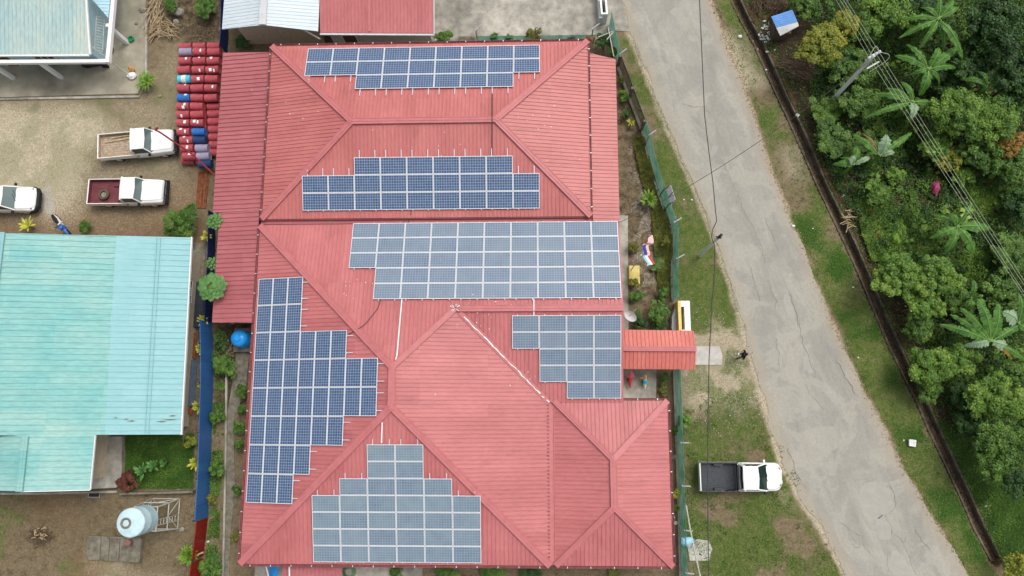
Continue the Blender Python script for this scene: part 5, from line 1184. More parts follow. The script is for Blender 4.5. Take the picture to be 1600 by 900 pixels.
def pickup(label, loc, rz, kind):
    t = thing('pickup_truck', label, 'pickup truck', loc, rz, local=True)
    W = M['carwhite']
    K = dict(
        cruiser=dict(L0=-2.68, bed=(-2.68, -.10), fl=.78, side=1.12, hw=.90, roof=(0.0, .92), rz=1.86, rhw=.70, ws=1.14, hood=[(1.10, .78, 1.20), (1.5, .78, 1.19), (2.2, .74, 1.15), (2.50, .70, 1.10), (2.58, .66, .98)], wb=(-1.55, 1.72)),
        hilux=dict(L0=-2.62, bed=(-2.60, -.20), fl=.72, side=1.10, hw=.90, roof=(-.08, .80), rz=1.76, rhw=.66, ws=1.50, hood=[(1.42, .84, 1.14), (1.75, .84, 1.12), (2.1, .80, 1.04), (2.35, .70, .94), (2.50, .52, .82), (2.58, .30, .72)], wb=(-1.45, 1.55)),
        double=dict(L0=-2.62, bed=(-2.60, -1.15), fl=.72, side=1.12, hw=.90, roof=(-1.0, .66), rz=1.76, rhw=.66, ws=1.28, hood=[(1.2, .84, 1.16), (1.7, .84, 1.13), (2.1, .80, 1.04), (2.4, .70, .94), (2.5, .60, .80)], wb=(-1.45, 1.55)))[kind]
    hw = K['hw']; b0, b1 = K['bed']; r0, r1 = K['roof']; zr_ = K['rz']
    # lower body with wheel arches: skirt, fenders and bonnet in one loft
    st = [(b1 + .02, hw - .01, .42, 1.08, .06), (b1 + .3, hw - .01, .40, 1.08, .08), (K['hood'][0][0], hw - .02, .40, 1.10, .1)]
    for i, (x, h_, z) in enumerate(K['hood'][1:]): st.append((x, min(hw - .03, h_ + .10), .46, z - .05, .14 if z > .9 else .1))
    b = MB(); b.loft([rr_ring(*s) for s in st]); o = b.build('body', W, t, smooth=True)
    b = MB(); b.loft([[(x, y, z) for y, z in ((-h_ + .06, z_ - .10), (-h_ + .10, z_ - .015), (-h_ * .55, z_ + .02), (0, z_ + .03), (h_ * .55, z_ + .02), (h_ - .10, z_ - .015), (h_ - .06, z_ - .10))] for x, h_, z_ in K['hood'] for z in (0,)][:0] or
        [[(x, y, z) for y, z in ((-h_ + .06, z_ - .12), (-h_ + .10, z_ - .015), (-h_ * .55, z_ + .02), (0, z_ + .03), (h_ * .55, z_ + .02), (h_ - .10, z_ - .015), (h_ - .06, z_ - .12))] for x, h_, z_ in K['hood']]); b.build('hood', W, t, smooth=True)
    # cab: roof skin, pillars, glass
    rh = K['rhw']; zb = 1.10
    def cabring(z, f0, f1, h_): return [(f0, -h_, z), (f1, -h_, z), (f1 + .06, 0, z), (f1, h_, z), (f0, h_, z), (f0 - .03, 0, z)]
    b = MB(); b.loft([cabring(zb - .15, b1 + .06, K['ws'] - .02, hw - .06), cabring(zb, b1 + .06, K['ws'], hw - .07), cabring(zr_ - .06, r0 + .02, r1, rh + .03)], m=1, caps=False)
    b.build('windows', [W, M['glass']], t)
    b = MB(); b.loft([cabring(zr_ - .075, r0 - .01, r1 + .03, rh + .055), cabring(zr_ - .03, r0, r1 + .03, rh + .05), cabring(zr_, r0 + .05, r1 - .06, rh - .04), [(x, y * .5, zr_ + .02) for x, y, z in cabring(0, r0 + .2, r1 - .25, rh)]]); b.build('roof', W, t, smooth=True)
    b = MB()
    for s in (-1, 1):
        b.bar((K['ws'] + .01, s * (hw - .07), zb - .02), (r1 + .02, s * (rh + .035), zr_ - .05), .07, .06)
        b.bar((b1 + .08, s * (hw - .065), zb - .05), (r0 + .05, s * (rh + .04), zr_ - .05), .16, .07)
        b.bar((b1 + .06, s * (hw - .055), zb - .02), (K['ws'], s * (hw - .055), zb - .02), .06, .10)
        if kind == 'double': b.bar((-.15, s * (hw - .065), zb - .05), (-.1, s * (rh + .04), zr_ - .05), .1, .07)
    b.bar((b1 + .06, -hw + .08, zb - .02), (b1 + .06, hw - .08, zb - .02), .06, .14); b.build('pillar', W, t)
    ws_l = 'glass_light' if kind != 'hilux' else 'glass'
    b = MB(); e = .012; b.add([(K['ws'] + e, -hw + .11, zb + .02), (r1 + .03 + e, -rh - .0, zr_ - .07), (r1 + .09 + e, 0, zr_ - .06), (K['ws'] + .07 + e, 0, zb + .02), (r1 + .03 + e, rh, zr_ - .07), (K['ws'] + e, hw - .11, zb + .02)], [(0, 3, 2, 1), (3, 5, 4, 2)]); b.build('windscreen', M[ws_l], t)
    # mirrors, lights, bumper
    for s in (-1, 1):
        b = MB(); b.box(K['ws'] - .18, K['ws'] - .06, min(s * (hw - .02), s * (hw + .17)), max(s * (hw - .02), s * (hw + .17)), 1.05, 1.22); b.build('mirror', M['black'] if kind != 'hilux' or s < 0 else W, t, bevel=.02)
    xf = K['hood'][-1][0]
    for s in (-1, 1):
        b = MB(); b.blob((xf - (.26 if kind != 'cruiser' else .06), s * (K['hood'][-2][1] - .02), .86), .12, .12, .09, 1, 10, 6, 0); b.build('headlight', M['glass_light'], t, smooth=True)
    if kind == 'cruiser':
        b = MB(); b.box(xf - .02, xf + .16, -hw + .02, hw - .02, .48, .68); b.tube([(xf + .1, -.75, .6), (xf + .16, -.75, 1.1), (xf + .16, .75, 1.1), (xf + .1, .75, .6)], .035, 8); b.tube([(xf + .14, -.3, .6), (xf + .17, -.3, 1.1)], .03, 6); b.tube([(xf + .14, .3, .6), (xf + .17, .3, 1.1)], .03, 6); b.build('bull_bar', M['black'], t)
    elif kind == 'double':
        b = MB(); b.loft([[(xf - .35, y, z) for y, z in ((-.93, .45), (.93, .45), (.93, .78), (-.93, .78))], [(xf - .05, y, z) for y, z in ((-.86, .42), (.86, .42), (.86, .82), (-.86, .82))], [(xf + .16, y, z) for y, z in ((-.5, .45), (.5, .45), (.5, .8), (-.5, .8))]]); b.build('bull_bar', M['black'], t, bevel=.03)
    else:
        b = MB(); b.loft([rr_ring(2.2, .88, .40, .66, .08), rr_ring(2.45, .74, .40, .66, .08), rr_ring(2.62, .45, .42, .64, .08)]); b.build('bumper', W, t, smooth=True)
    b = MB(); b.box(b0 + .06, 2.1, -.72, .72, .36, .48); b.build('chassis', M['black'], t)
    for x in K['wb']:
        for s in (-1, 1): wheel(x, s * (hw - .16), t)
    # load bed
    fl, sd_ = K['fl'], K['side']; bm = {'hilux': M['bedliner'], 'double': M['bedliner'], 'cruiser': M['maroonbed'] if 'spare' in label else M['woodbed']}[kind]
    th = .055
    b = MB(); b.box(b0 + th, b1 - th, -hw + th, hw - th, fl - .05, fl); 
    for i in range(9): y = -hw + .2 + i * (2 * hw - .4) / 8; b.box(b0 + .12, b1 - .12, y - .025, y + .025, fl, fl + .02)
    if kind != 'cruiser':
        for s in (-1, 1): b.prism([(-1.75, s * (hw - th)), (-1.68, s * (hw - .22)), (-1.2, s * (hw - .22)), (-1.05, s * (hw - th))][::-s], fl, fl + .26)
    b.build('bed_floor', bm, t)
    b = MB()
    for s in (-1, 1): y0_, y1_ = sorted((s * hw, s * (hw - th))); b.box(b0, b1, y0_, y1_, .50 if kind != 'cruiser' else fl - .16, sd_)
    b.box(b1 - th, b1, -hw + th, hw - th, fl - .1, sd_); b.build('bed_side', W, t, bevel=.012)
    b = MB(); b.box(b0 - .02, b0 + th - .005, -hw + th, hw - th, fl - .12, sd_ - .01); b.build('tailgate', W, t, bevel=.012)
    lin = MB(); lt = .02
    for s in (-1, 1): y0_, y1_ = sorted((s * (hw - th - .002), s * (hw - th - lt))); lin.box(b0 + th + .002, b1 - th - .002, y0_, y1_, fl + .001, sd_ - .03 + (.04 if kind == 'hilux' else 0))
    lin.box(b1 - th - lt, b1 - th - .002, -hw + th + lt, hw - th - lt, fl + .001, sd_ - .03); lin.box(b0 + th + .002, b0 + th + lt, -hw + th + lt, hw - th - lt, fl + .001, sd_ - .03); lin.build('bed_lining', bm, t)
    # seams, handles, wipers
    for s in (-1, 1):
        b = MB()
        for xs_ in ([b1 + .12, K['ws'] - .12] if kind != 'double' else [b1 + .12, -.12, K['ws'] - .12]): b.bar((xs_, s * (hw + .002), .45), (xs_, s * (hw + .002), 1.04), .014, .012)
        b.bar((b1 + .12, s * (hw + .002), .46), (K['ws'] - .12, s * (hw + .002), .46), .012, .014); b.build('door_seam', M['black'], t)
        b = MB(); b.box(b1 + .2, b1 + .34, min(s * (hw - .005), s * (hw + .025)), max(s * (hw - .005), s * (hw + .025)), .93, .96); b.build('door_handle', M['black'], t)
        b = MB(); hd = K['hood']; 
        for (xa_, ha_, za_), (xb_, hb_, zb_) in zip(hd[:-1], hd[1:-1] + [hd[-2]]):
            if xb_ > xa_: b.bar((xa_, s * (ha_ - .075), za_ + .0), (xb_, s * (hb_ - .075), zb_ + .0), .014, .02)
        b.build('hood_seam', M['steel'], t)
        b = MB(); b.bar((K['ws'] + .05, s * .15 - .1, zb + .06), (K['ws'] - .12, s * .15 + .38, zb + .26), .018, .018); b.build('wiper', M['black'], t)
    b = MB(); b.bar((K['ws'] + .045, -hw + .14, zb + .015), (K['ws'] + .045, hw - .14, zb + .015), .06, .02); b.build('cowl', M['black'], t)
    if kind == 'hilux':
        b = MB(); b.tube([(-.52, -.80, 1.05), (-.50, -.74, 1.42), (-.50, -.6, 1.5), (-.50, .6, 1.5), (-.50, .74, 1.42), (-.52, .80, 1.05)], .042, 8); b.tube([(-.32, -.80, 1.05), (-.30, -.70, 1.42), (-.30, .70, 1.42), (-.32, .80, 1.05)], .035, 8); b.tube([(-.50, .7, 1.46), (-1.0, .83, 1.1)], .03, 8); b.tube([(-.50, -.7, 1.46), (-1.0, -.83, 1.1)], .03, 8); b.build('roll_bar', M['black'], t)
        b = MB(); b.box(b0 + .0, b1, hw - .05, hw + .0, sd_, sd_ + .025); b.box(b0, b1, -hw, -hw + .05, sd_, sd_ + .025); b.build('bed_rail', M['bedliner'], t)
        b = MB(); b.box(K['ws'] - .32, K['ws'] - .30, -.06, .06, 1.3, 1.4)
    if kind == 'cruiser' and 'spare' in label:
        for q in ((-.72, .52, .5, .24), (-.85, -.70, .62, .14)): b = MB(); b.box(q[0] - q[2] / 2, q[0] + q[2] / 2, q[1] - q[3] / 2, q[1] + q[3] / 2, fl + .02, fl + .16); b.build('locker', M['maroonbed'], t, bevel=.01)
    return t
T2 = pickup('white tray pickup with a maroon bed carrying a spare wheel', (-28.25, 15.05, 0), 0, 'cruiser')
T1 = pickup('white tray pickup with a dusty plank bed, parked nose to the stacked drums', (-27.87, 18.52, 0), rad(4.6), 'cruiser')
T3 = pickup('white pickup cut off by the picture edge, with a black bull bar', (-37.2, 14.62, 0), 0, 'double')
T4 = pickup('white pickup with an empty black lined bed parked on the roadside grass', (12.78, -3.97, 0), 0, 'hilux')
p = Vector((-28.25 - 1.62, 15.05 - .18, .80)); t = thing('spare_wheel', 'dusty spare wheel lying flat in the maroon pickup bed', 'wheel', tuple(p))
b = MB(); b.lathe([(.2, 0), (.34, 0), (.38, .05), (.38, .19), (.34, .24), (.24, .24), (.2, .2)], tuple(p), 26, caps=False); b.build('tyre', M['bark'], t, smooth=True)
b = MB(); b.lathe([(.2, .1), (.18, .14), (.08, .12), (.06, .16), (.05, .16)], tuple(p), 20); b.build('rim', M['stone'], t)
c0 = Matrix.Translation((-27.87, 18.52, 0)) @ Matrix.Rotation(rad(4.6), 4, 'Z')
for i, (a, c) in enumerate([((-1.9, .62), (-.6, .72)), ((-2.3, .35), (-.5, .5)), ((-2.1, -.66), (-.9, -.7))]):
    b = MB(); b.bar(c0 @ Vector((*a, .84)), c0 @ Vector((*c, .84)), .09, .07); tag(b.build('plank', M['wood']), ['long pale plank along the north side of the dusty pickup bed', 'thin plank lying aslant in the dusty pickup bed', 'short plank by the south side of the dusty pickup bed'][i], 'plank')
# scooter
o = P(101, 352, 0); t = thing('motor_scooter', 'blue and white motor scooter parked against the turquoise roofed building', 'scooter', o, rad(-50), local=True)
blu = mat('scooter blue', (.03, .16, .55), .3, coat=.4)
b = MB(); b.loft([rr_ring(-.75, .08, .55, .72, .05), rr_ring(-.45, .15, .45, .80, .06), rr_ring(0, .14, .40, .78, .06), rr_ring(.2, .1, .35, .6, .05)]); b.build('body', M['white'], t, smooth=True)
b = MB(); b.loft([rr_ring(.25, .14, .3, .85, .06), rr_ring(.45, .19, .35, 1.0, .08), rr_ring(.62, .08, .45, .95, .05)]); b.loft([rr_ring(.5, .08, .5, .66, .04), rr_ring(.85, .09, .5, .62, .04), rr_ring(1.0, .05, .42, .5, .03)]); b.build('front_fairing', blu, t, smooth=True)
b = MB(); b.loft([rr_ring(-.7, .10, .76, .84, .04), rr_ring(-.3, .14, .78, .87, .04), rr_ring(.05, .10, .74, .83, .04)]); b.build('seat', M['black'], t, smooth=True)
for x in (-.6, .75): b = MB(); b.lathe([(.15, -.05), (.28, -.05), (.3, 0), (.28, .05), (.15, .05)], (x, 0, .3), 22, axis='y'); b.build('wheel', M['black'], t, smooth=True)
b = MB(); b.tube([(.33, -.34, 1.0), (.42, -.1, 1.03), (.42, .1, 1.03), (.33, .34, 1.0)], .02, 8); b.build('handlebar', M['black'], t)
for s in (-1, 1): b = MB(); b.blob((.4, s * .38, 1.12), .03, .07, .05, 2, 8, 6, 0); b.tube([(.38, s * .28, 1.0), (.4, s * .36, 1.1)], .01, 5); b.build('mirror', M['palegrey'], t)
# ---------------------------------------------------------------- playground riders
def rider(label, px, py, cols, kind):
    o = P(px, py, 0); t = thing('spring_rider', label, 'playground ride', o, local=True)
    b = MB(); pts = [(.13 * math.cos(k * .7), .13 * math.sin(k * .7), .08 + k * .012) for k in range(30)]; b.tube(pts, .02, 6); b.build('spring', M['black'], t)
    c1 = mat('ride paint ' + label[:6], cols[0], .35, noise=.08); c2 = mat('ride trim ' + label[:6], cols[1], .4); c3 = mat('ride grip ' + label[:6], cols[2], .4)
    b = MB()
    if kind == 0: b.loft([[(sx * w_ * .5, y, z + sz * h_ * .5) for sx, sz in ((0, 1), (-.7, .7), (-1, 0), (-.7, -.7), (0, -1), (.7, -.7), (1, 0), (.7, .7))] for y, w_, h_, z in ((-.52, .06, .1, .5), (-.4, .16, .2, .5), (-.15, .26, .32, .56), (.1, .30, .34, .6), (.28, .34, .36, .72), (.4, .26, .3, .8), (.56, .06, .1, .84))]); b.build('body', c1, t, smooth=True)
    else: b.loft([[(sx * w_ * .5, y, z + sz * h_ * .5) for sx, sz in ((0, 1), (-.7, .7), (-1, 0), (-.7, -.7), (0, -1), (.7, -.7), (1, 0), (.7, .7))] for y, w_, h_, z in ((-.42, .1, .06, .5), (-.28, .16, .16, .55), (-.1, .24, .3, .55), (.14, .24, .32, .6), (.2, .14, .3, .7), (.34, .20, .24, .85), (.42, .1, .12, .85))]); b.build('body', c1, t, smooth=True)
    b = MB()
    if kind == 0: b.add([(-.26, .18, .86), (0, .08, .9), (.26, .18, .86), (.17, .4, .93), (0, .6, .95), (-.17, .4, .93), (0, .3, 1.05)], [(0, 1, 6), (1, 2, 6), (2, 3, 6), (3, 4, 6), (4, 5, 6), (5, 0, 6), (5, 4, 3, 2, 1, 0)]); b.build('hood', c2, t)
    else: b.loft([[(x * 1.06, y, z) for x, z in ((-.13, .5), (-.13, .66), (0, .74), (.13, .66), (.13, .5))] for y in (-.18, .12)]); b.build('saddle', c2, t)
    b = MB(); b.tube([(-.36, .22, .8), (0, .24, .82), (.36, .22, .8)], .03, 8); b.build('handle', c3, t)
rider('red fish shaped spring ride on the playground slab', 983, 594, [(.62, .06, .08), (.72, .16, .18), (.6, .1, .1)], 0)
rider('cream spring ride with a blue saddle on the playground slab', 1006, 597, [(.75, .62, .38), (.06, .38, .58), (.62, .34, .08)], 1)
# ---------------------------------------------------------------- person in black
def person(label, px, py, rz):
    o = P(px, py, 0)
    J = {'pelvis': (0, 0, .92), 'belly': (0.01, 0, 1.08), 'chest': (0, 0, 1.30), 'neck': (.01, 0, 1.47), 'jaw': (.04, 0, 1.55), 'head': (.035, 0, 1.66), 'crown': (.02, 0, 1.74)}
    R_ = {'pelvis': .15, 'belly': .135, 'chest': .155, 'neck': .058, 'jaw': .07, 'head': .098, 'crown': .06}
    E_ = [('pelvis', 'belly'), ('belly', 'chest'), ('chest', 'neck'), ('neck', 'jaw'), ('jaw', 'head'), ('head', 'crown')]
    for s, n in ((-1, 'r'), (1, 'l')):
        J.update({n + 'sh': (0, s * .19, 1.38), n + 'el': (.03, s * .30, 1.12), n + 'wr': (.27, s * .10, 1.16), n + 'pa': (.34, s * .075, 1.18),
                  n + 'hip': (0, s * .10, .86), n + 'kn': (.04 * s, s * .13, .48), n + 'an': (-.03 + .06 * s, s * .15, .10), n + 'to': (.14 + .06 * s, s * .17, .045)})
        R_.update({n + 'sh': .082, n + 'el': .048, n + 'wr': .032, n + 'pa': .036, n + 'hip': .095, n + 'kn': .062, n + 'an': .042, n + 'to': .04})
        E_ += [('chest', n + 'sh'), (n + 'sh', n + 'el'), (n + 'el', n + 'wr'), (n + 'wr', n + 'pa'), ('pelvis', n + 'hip'), (n + 'hip', n + 'kn'), (n + 'kn', n + 'an'), (n + 'an', n + 'to')]
        for k in range(4):   # fingers curl round the controller
            a = n + 'pa'; ps = [(.365, s * (.095 - .017 * k), 1.195 - .012 * k), (.375, s * (.065 - .010 * k), 1.21 - .014 * k), (.36, s * (.045 - .008 * k), 1.20 - .014 * k)]
            for i, q in enumerate(ps): J[f'{n}f{k}{i}'] = q; R_[f'{n}f{k}{i}'] = .0095; E_.append((a, f'{n}f{k}{i}')); a = f'{n}f{k}{i}'
        J[n + 't0'] = (.33, s * .05, 1.215); J[n + 't1'] = (.345, s * .03, 1.225); R_[n + 't0'] = .012; R_[n + 't1'] = .010; E_ += [(n + 'pa', n + 't0'), (n + 't0', n + 't1')]
    ks = list(J); me = bpy.data.meshes.new('person'); me.from_pydata([J[k] for k in ks], [(ks.index(a), ks.index(c)) for a, c in E_], [])
    ob = bpy.data.objects.new('person_skin', me); COL.objects.link(ob); md = ob.modifiers.new('skin', 'SKIN'); md.use_smooth_shade = True; sd_ = ob.modifiers.new('sub', 'SUBSURF'); sd_.levels = 2; sd_.render_levels = 2
    for i, k in enumerate(ks): v = me.skin_vertices[0].data[i]; v.radius = (R_[k], R_[k]); v.use_root = (k == 'pelvis')
    dg = bpy.context.evaluated_depsgraph_get(); m2 = bpy.data.meshes.new_from_object(ob.evaluated_get(dg)); bpy.data.objects.remove(ob)
    m2.materials.clear()
    for m_ in (M['skin'], M['shirt'], M['trousers'], M['black']): m2.materials.append(m_)
    for pl in m2.polygons:
        x, y, z = pl.center; pl.use_smooth = True
        sleeve = math.dist((x, abs(y), z), J['lsh']) < .21
        pl.material_index = 3 if z < .11 else 2 if z < .93 and abs(x) < .28 else 1 if (z < 1.47 and (abs(y) < .20 and x < .18 or sleeve)) else 0
    t = thing('person', label, 'person', o, rz, local=True)
    pb = bpy.data.objects.new('figure', m2); COL.objects.link(pb); pb.parent = t
    b = MB(); b.loft([[(.02 + .112 * math.cos(a) * s - .015, .105 * math.sin(a) * s, z) for a in [2 * PI * k / 16 for k in range(16)]] for z, s in ((1.64, .9), (1.68, 1.0), (1.73, .92), (1.77, .65), (1.785, .2))]); b.build('hair', M['hair'], t, smooth=True)
    b = MB(); b.blob((.135, 0, 1.62), .016, .012, .02, 0, 8, 6, 0); b.build('nose', M['skin'], t)
    for s in (-1, 1):
        b = MB(); b.blob((.035, s * .098, 1.62), .02, .012, .032, 0, 8, 6, 0); b.build('ear', M['skin'], t)
        b = MB(); b.blob((.122, s * .033, 1.655), .01, .012, .007, 0, 8, 6, 0); b.build('eye', M['hair'], t)
    b = MB(); b.box(.128, .135, -.022, .022, 1.572, 1.58); b.build('mouth', M['pink'], t)
    return t
person('person in a black shirt at the road edge holding a small controller', 1155, 556.5, rad(172))
o = P(1155, 556.5, 0); b = MB(); R3 = Matrix.Translation(o) @ Matrix.Rotation(rad(172), 4, 'Z'); b.box(.315, .40, -.075, .075, 1.20, 1.235); x_ = b.build('remote_controller', M['palegrey'], None, bevel=.008); x_.matrix_world = R3; tag(x_, 'small pale controller held by the person in black', 'controller')

# ---------------------------------------------------------------- bits and pieces
def heap(name, label, cat, cx, cy, rx, ry, n, ln, r, m, ang=None, z=.05, hgt=.25, kind=None):
    b = MB()
    for i in range(n):
        a = rnd.random() * 6.28; q = rnd.random() ** .5; p = P(cx + rx * q * math.cos(a), cy + ry * q * math.sin(a), 0); t = (ang if ang is not None else 0) + rnd.gauss(0, .45 if ang is not None else 3)
        l = ln * rnd.uniform(.5, 1.1); d = Vector((math.cos(t), math.sin(t), rnd.uniform(-.12, .12))) * l / 2; c = Vector((p.x, p.y, z + rnd.random() * hgt))
        b.tube([c - d, c + Vector((rnd.uniform(-.05, .05), rnd.uniform(-.05, .05), .03)), c + d], [r, r * .9, r * .5], 5)
    return tag(b.build(name, m), label, cat, kind=kind)
heap('palm_stalk_heap', 'heap of long dry palm stalks beside the concrete edging', 'stick heap', 243, 30, 13, 28, 55, 1.5, .028, M['wood'], rad(70))
heap('palm_stalk_heap', 'fan of dry palm stalks strewn south east of the main stalk heap', 'stick heap', 262, 48, 18, 12, 26, 1.4, .03, M['wood'], rad(-25))
heap('dead_branch_pile', 'brown brushwood pile north of the first red drums', 'brush pile', 312, 55, 28, 16, 260, .6, .014, M['brush'], hgt=.2)
heap('burnt_stick_heap', 'burnt sticks and ash on the brown south west plot', 'stick heap', 64, 838, 17, 14, 60, .8, .02, M['bark'], hgt=.25)
heap('ash_heap', 'pale half burnt husks on the burnt stick heap', 'stick heap', 68, 832, 12, 10, 26, .35, .045, M['wood'], hgt=.35)
heap('dead_branch_pile', 'grey brown brushwood pile by the ditch below the yellow green tree', 'brush pile', 1250, 108, 28, 16, 150, 1.3, .018, M['brush'], rad(-30), hgt=.4)
heap('dead_branch_pile', 'reddish brown dead branches above the blue hut', 'brush pile', 1196, 10, 24, 16, 90, 1.2, .022, M['bark'], hgt=.5)
heap('dead_branch_pile', 'scattered bare branches in the clearing below the pink cloth', 'brush pile', 1415, 310, 30, 18, 70, 1.3, .02, M['brush'], rad(-20), hgt=.3)
heap('dead_branch_pile', 'pale broken branches on the bank of the ditch', 'brush pile', 1325, 345, 9, 18, 16, .8, .035, M['wood'], None, hgt=.3)
heap('twig_pile', 'loose twigs under the west eave by the blue tank', 'brush pile', 352, 545, 12, 14, 30, .8, .012, M['wood'], hgt=.3)
f = thing('rusty_bar_stack', 'stack of rusty iron bars and sheets on the ground beside the lean-to', 'bar stack', P(316, 295, 0)); b = MB(); A_, C_ = P(310, 268, .05), P(322, 325, .05); b.box(A_.x, C_.x, C_.y, A_.y, .03, .07); b.build('rusty_sheet', M['rust'], f)
b = MB()
for i in range(11): x_ = A_.x + .05 + i * .075 + rnd.uniform(-.02, .02); b.bar((x_, A_.y - rnd.random() * .5, .10 + .02 * (i % 2)), (x_ + rnd.uniform(-.12, .12), C_.y + rnd.random() * .8, .10 + .02 * (i % 2)), .035, .035)
b.build('iron_bar', M['rust'], f)
def sheetstack(label, px0, py0, px1, py1, m, n=4):
    A_, C_ = P(px0, py0, .4), P(px1, py1, .4); b = MB()
    for k in range(n):
        z = .1 + k * .07; dx = rnd.uniform(-.06, .06); b.box(A_.x + dx, C_.x + dx, C_.y, A_.y, z, z + .02)
    z += .02
    for i in range(int((C_.x - A_.x) / .12)): x_ = A_.x + dx + .06 + i * .12; b.bar((x_, A_.y, z + .02), (x_, C_.y, z + .02), .05, .035)
    tag(b.build('roofing_sheet_stack', m), label, 'sheet stack')
dks = mat('dark grey sheet', (.045, .055, .07), .5, noise=.3)
sheetstack('dark grey corrugated sheets stacked between the turquoise roof and the navy fence', 300, 440, 314, 511, dks)
sheetstack('dull blue grey corrugated sheets behind the turquoise roof, south of the dark grey stack', 290, 562, 299, 635, mat('dull blue sheet', (.10, .14, .20), .6, noise=.3))
sheetstack('rusty red sheets leaning south of the dark grey stack', 292, 520, 302, 560, M['rust'], 2)
sheetstack('short rusty sheets at the south end of the alley', 290, 637, 297, 648, M['rust'], 2)
for i, (x, lb) in enumerate(((296, 'longer pale timber board leaning under the turquoise eave'), (301, 'shorter pale timber board beside the longer one'))): b = MB(); b.bar(P(x, 412 + i * 3, .5), P(x - 1, 440, .3), .13, .04); tag(b.build('timber_board', M['wood']), lb, 'board')
def rock(label, px, py, r, m=None, seed=0): p = P(px, py, r * .5); b = MB(); b.blob(p, r, r * .85, r * .6, seed, 10, 7, .16); tag(b.build('rock', m or M['stone']), label, 'rock')
rock('large grey boulder by the green bush near the top edge', 279, 19, .38, None, 3); rock('second smaller boulder below the large grey one', 275, 34, .22, None, 4); rock('round grey stone beside the palm stalk edging', 222, 15, .25, None, 5)
rock('grey stone in the grass by the stacked drums', 250, 150, .12, None, 6); rock('pale block at the foot of the water tower', 284, 827, .2, M['concrete'], 7); rock('dark stone by the leafy edge under the black railing', 1000, 170, .12, None, 8)
rock('pale stone in the row by the south end of the net fence', 1056, 817, .14, M['trash'], 9); rock('white stone next to the net fence beside the red roof', 1051, 808, .15, M['trash'], 10); rock('grey stone at the corner below the canopy by the fence', 1054, 714, .2, None, 11)
rock('round clod of dark earth on the concrete apron', 213, 37, .14, M['concdark'], 12); rock('pale stone in the alley beside the drain edging', 325, 846, .1, M['trash'], 13)
b = MB(); 
for k in range(5): b.lathe([(.42 - .05 * k, 0), (.44 - .05 * k, .02), (.42 - .05 * k, .04)], (*P(546, 893, 0).xy, .05 + k * .025), 24, caps=False)
tag(b.build('hose_coil', M['hose']), 'green garden hose coiled on the ground under the south eave', 'hose')
b = MB(); b.add([P(421, 884, .9), P(434, 881, 1.4), P(434, 915, 1.4), P(420, 915, .6), P(427, 900, 1.25)], [(0, 1, 4), (1, 2, 4), (2, 3, 4), (3, 0, 4)]); tag(b.build('tarpaulin', M['tankblue']), 'bright blue tarpaulin corner under the south eave', 'tarpaulin')
b = MB(); b.tube([P(415, 882, 1.2), P(422, 910, 1.2)], .045, 8); tag(b.build('plastic_pipe', M['white']), 'slanting white pipe beside the blue tarpaulin', 'pipe')
b = MB(); b.tube([P(452, 882, 2.9), P(453, 960, 2.75)], .05, 8); tag(b.build('plastic_pipe', M['white']), 'straight white pipe lying on the small porch roof', 'pipe')
b = MB(); p = P(206, 62, .1); b.lathe([(.16, .06), (.2, .1), (.22, .28), (.17, .28), (.15, .12)], (p.x, p.y, 0), 16); tag(b.build('green_bucket', mat('green plastic', (.02, .25, .10), .4)), 'green bucket at the foot of the verandah post', 'bucket')
b = MB(); p = P(205, 108, .4); b.blob(p, .22, .18, .3, 5, 10, 7, .15); tag(b.build('orange_bag', mat('orange cloth', (.62, .32, .10), .8, noise=.3)), 'small orange bag at the foot of the downpipe', 'bag')
b = MB(); p = P(206, 118, .2); b.blob(p, .34, .26, .22, 6, 10, 7, .2); tag(b.build('white_sack', M['white']), 'white sack beside the spiky green plant', 'sack')
b = MB(); p = P(172, 77, .35); b.lathe([(.2, -.09), (.33, -.09), (.36, 0), (.33, .09), (.2, .09)], (p.x, p.y, .36), 22, axis='x', caps=False); tag(b.build('old_tyre', M['black']), 'black tyre leaning on the verandah beam', 'tyre')
f = thing('parked_motorbike', 'dark motorbike mostly hidden under the south edge of the verandah beam', 'motorbike', P(145, 97, 0)); p = P(146, 101, .5); b = MB(); b.loft([rr_ring(p.x - .8, .06, .5, .7, .03), rr_ring(p.x - .2, .16, .4, .95, .06), rr_ring(p.x + .4, .14, .45, .9, .05), rr_ring(p.x + .85, .06, .5, .7, .03)]); b.v = [(x, y + p.y, z) for x, y, z in b.v]; b.build('body', M['black'], f, smooth=True)
for dx in (-.65, .7): b = MB(); b.lathe([(.2, -.05), (.3, -.04), (.3, .04), (.2, .05)], (p.x + dx, p.y, .3), 20, axis='y'); b.build('wheel', M['black'], f)
b = MB(); b.add([P(1456, 285, .9), P(1467, 283, 1.2), P(1469, 295, 1.0), P(1463, 306, .6), P(1457, 300, .8), P(1461, 293, 1.15)], [(0, 1, 5), (1, 2, 5), (2, 3, 5), (3, 4, 5), (4, 0, 5)])
for q in ((1465, 275), (1472, 277)): b.tube([P(*q, 2.0), P(1465, 286, 1.1)], .01, 4)
tag(b.build('pink_cloth', M['pink']), 'torn pink cloth hanging in the dark undergrowth', 'cloth')
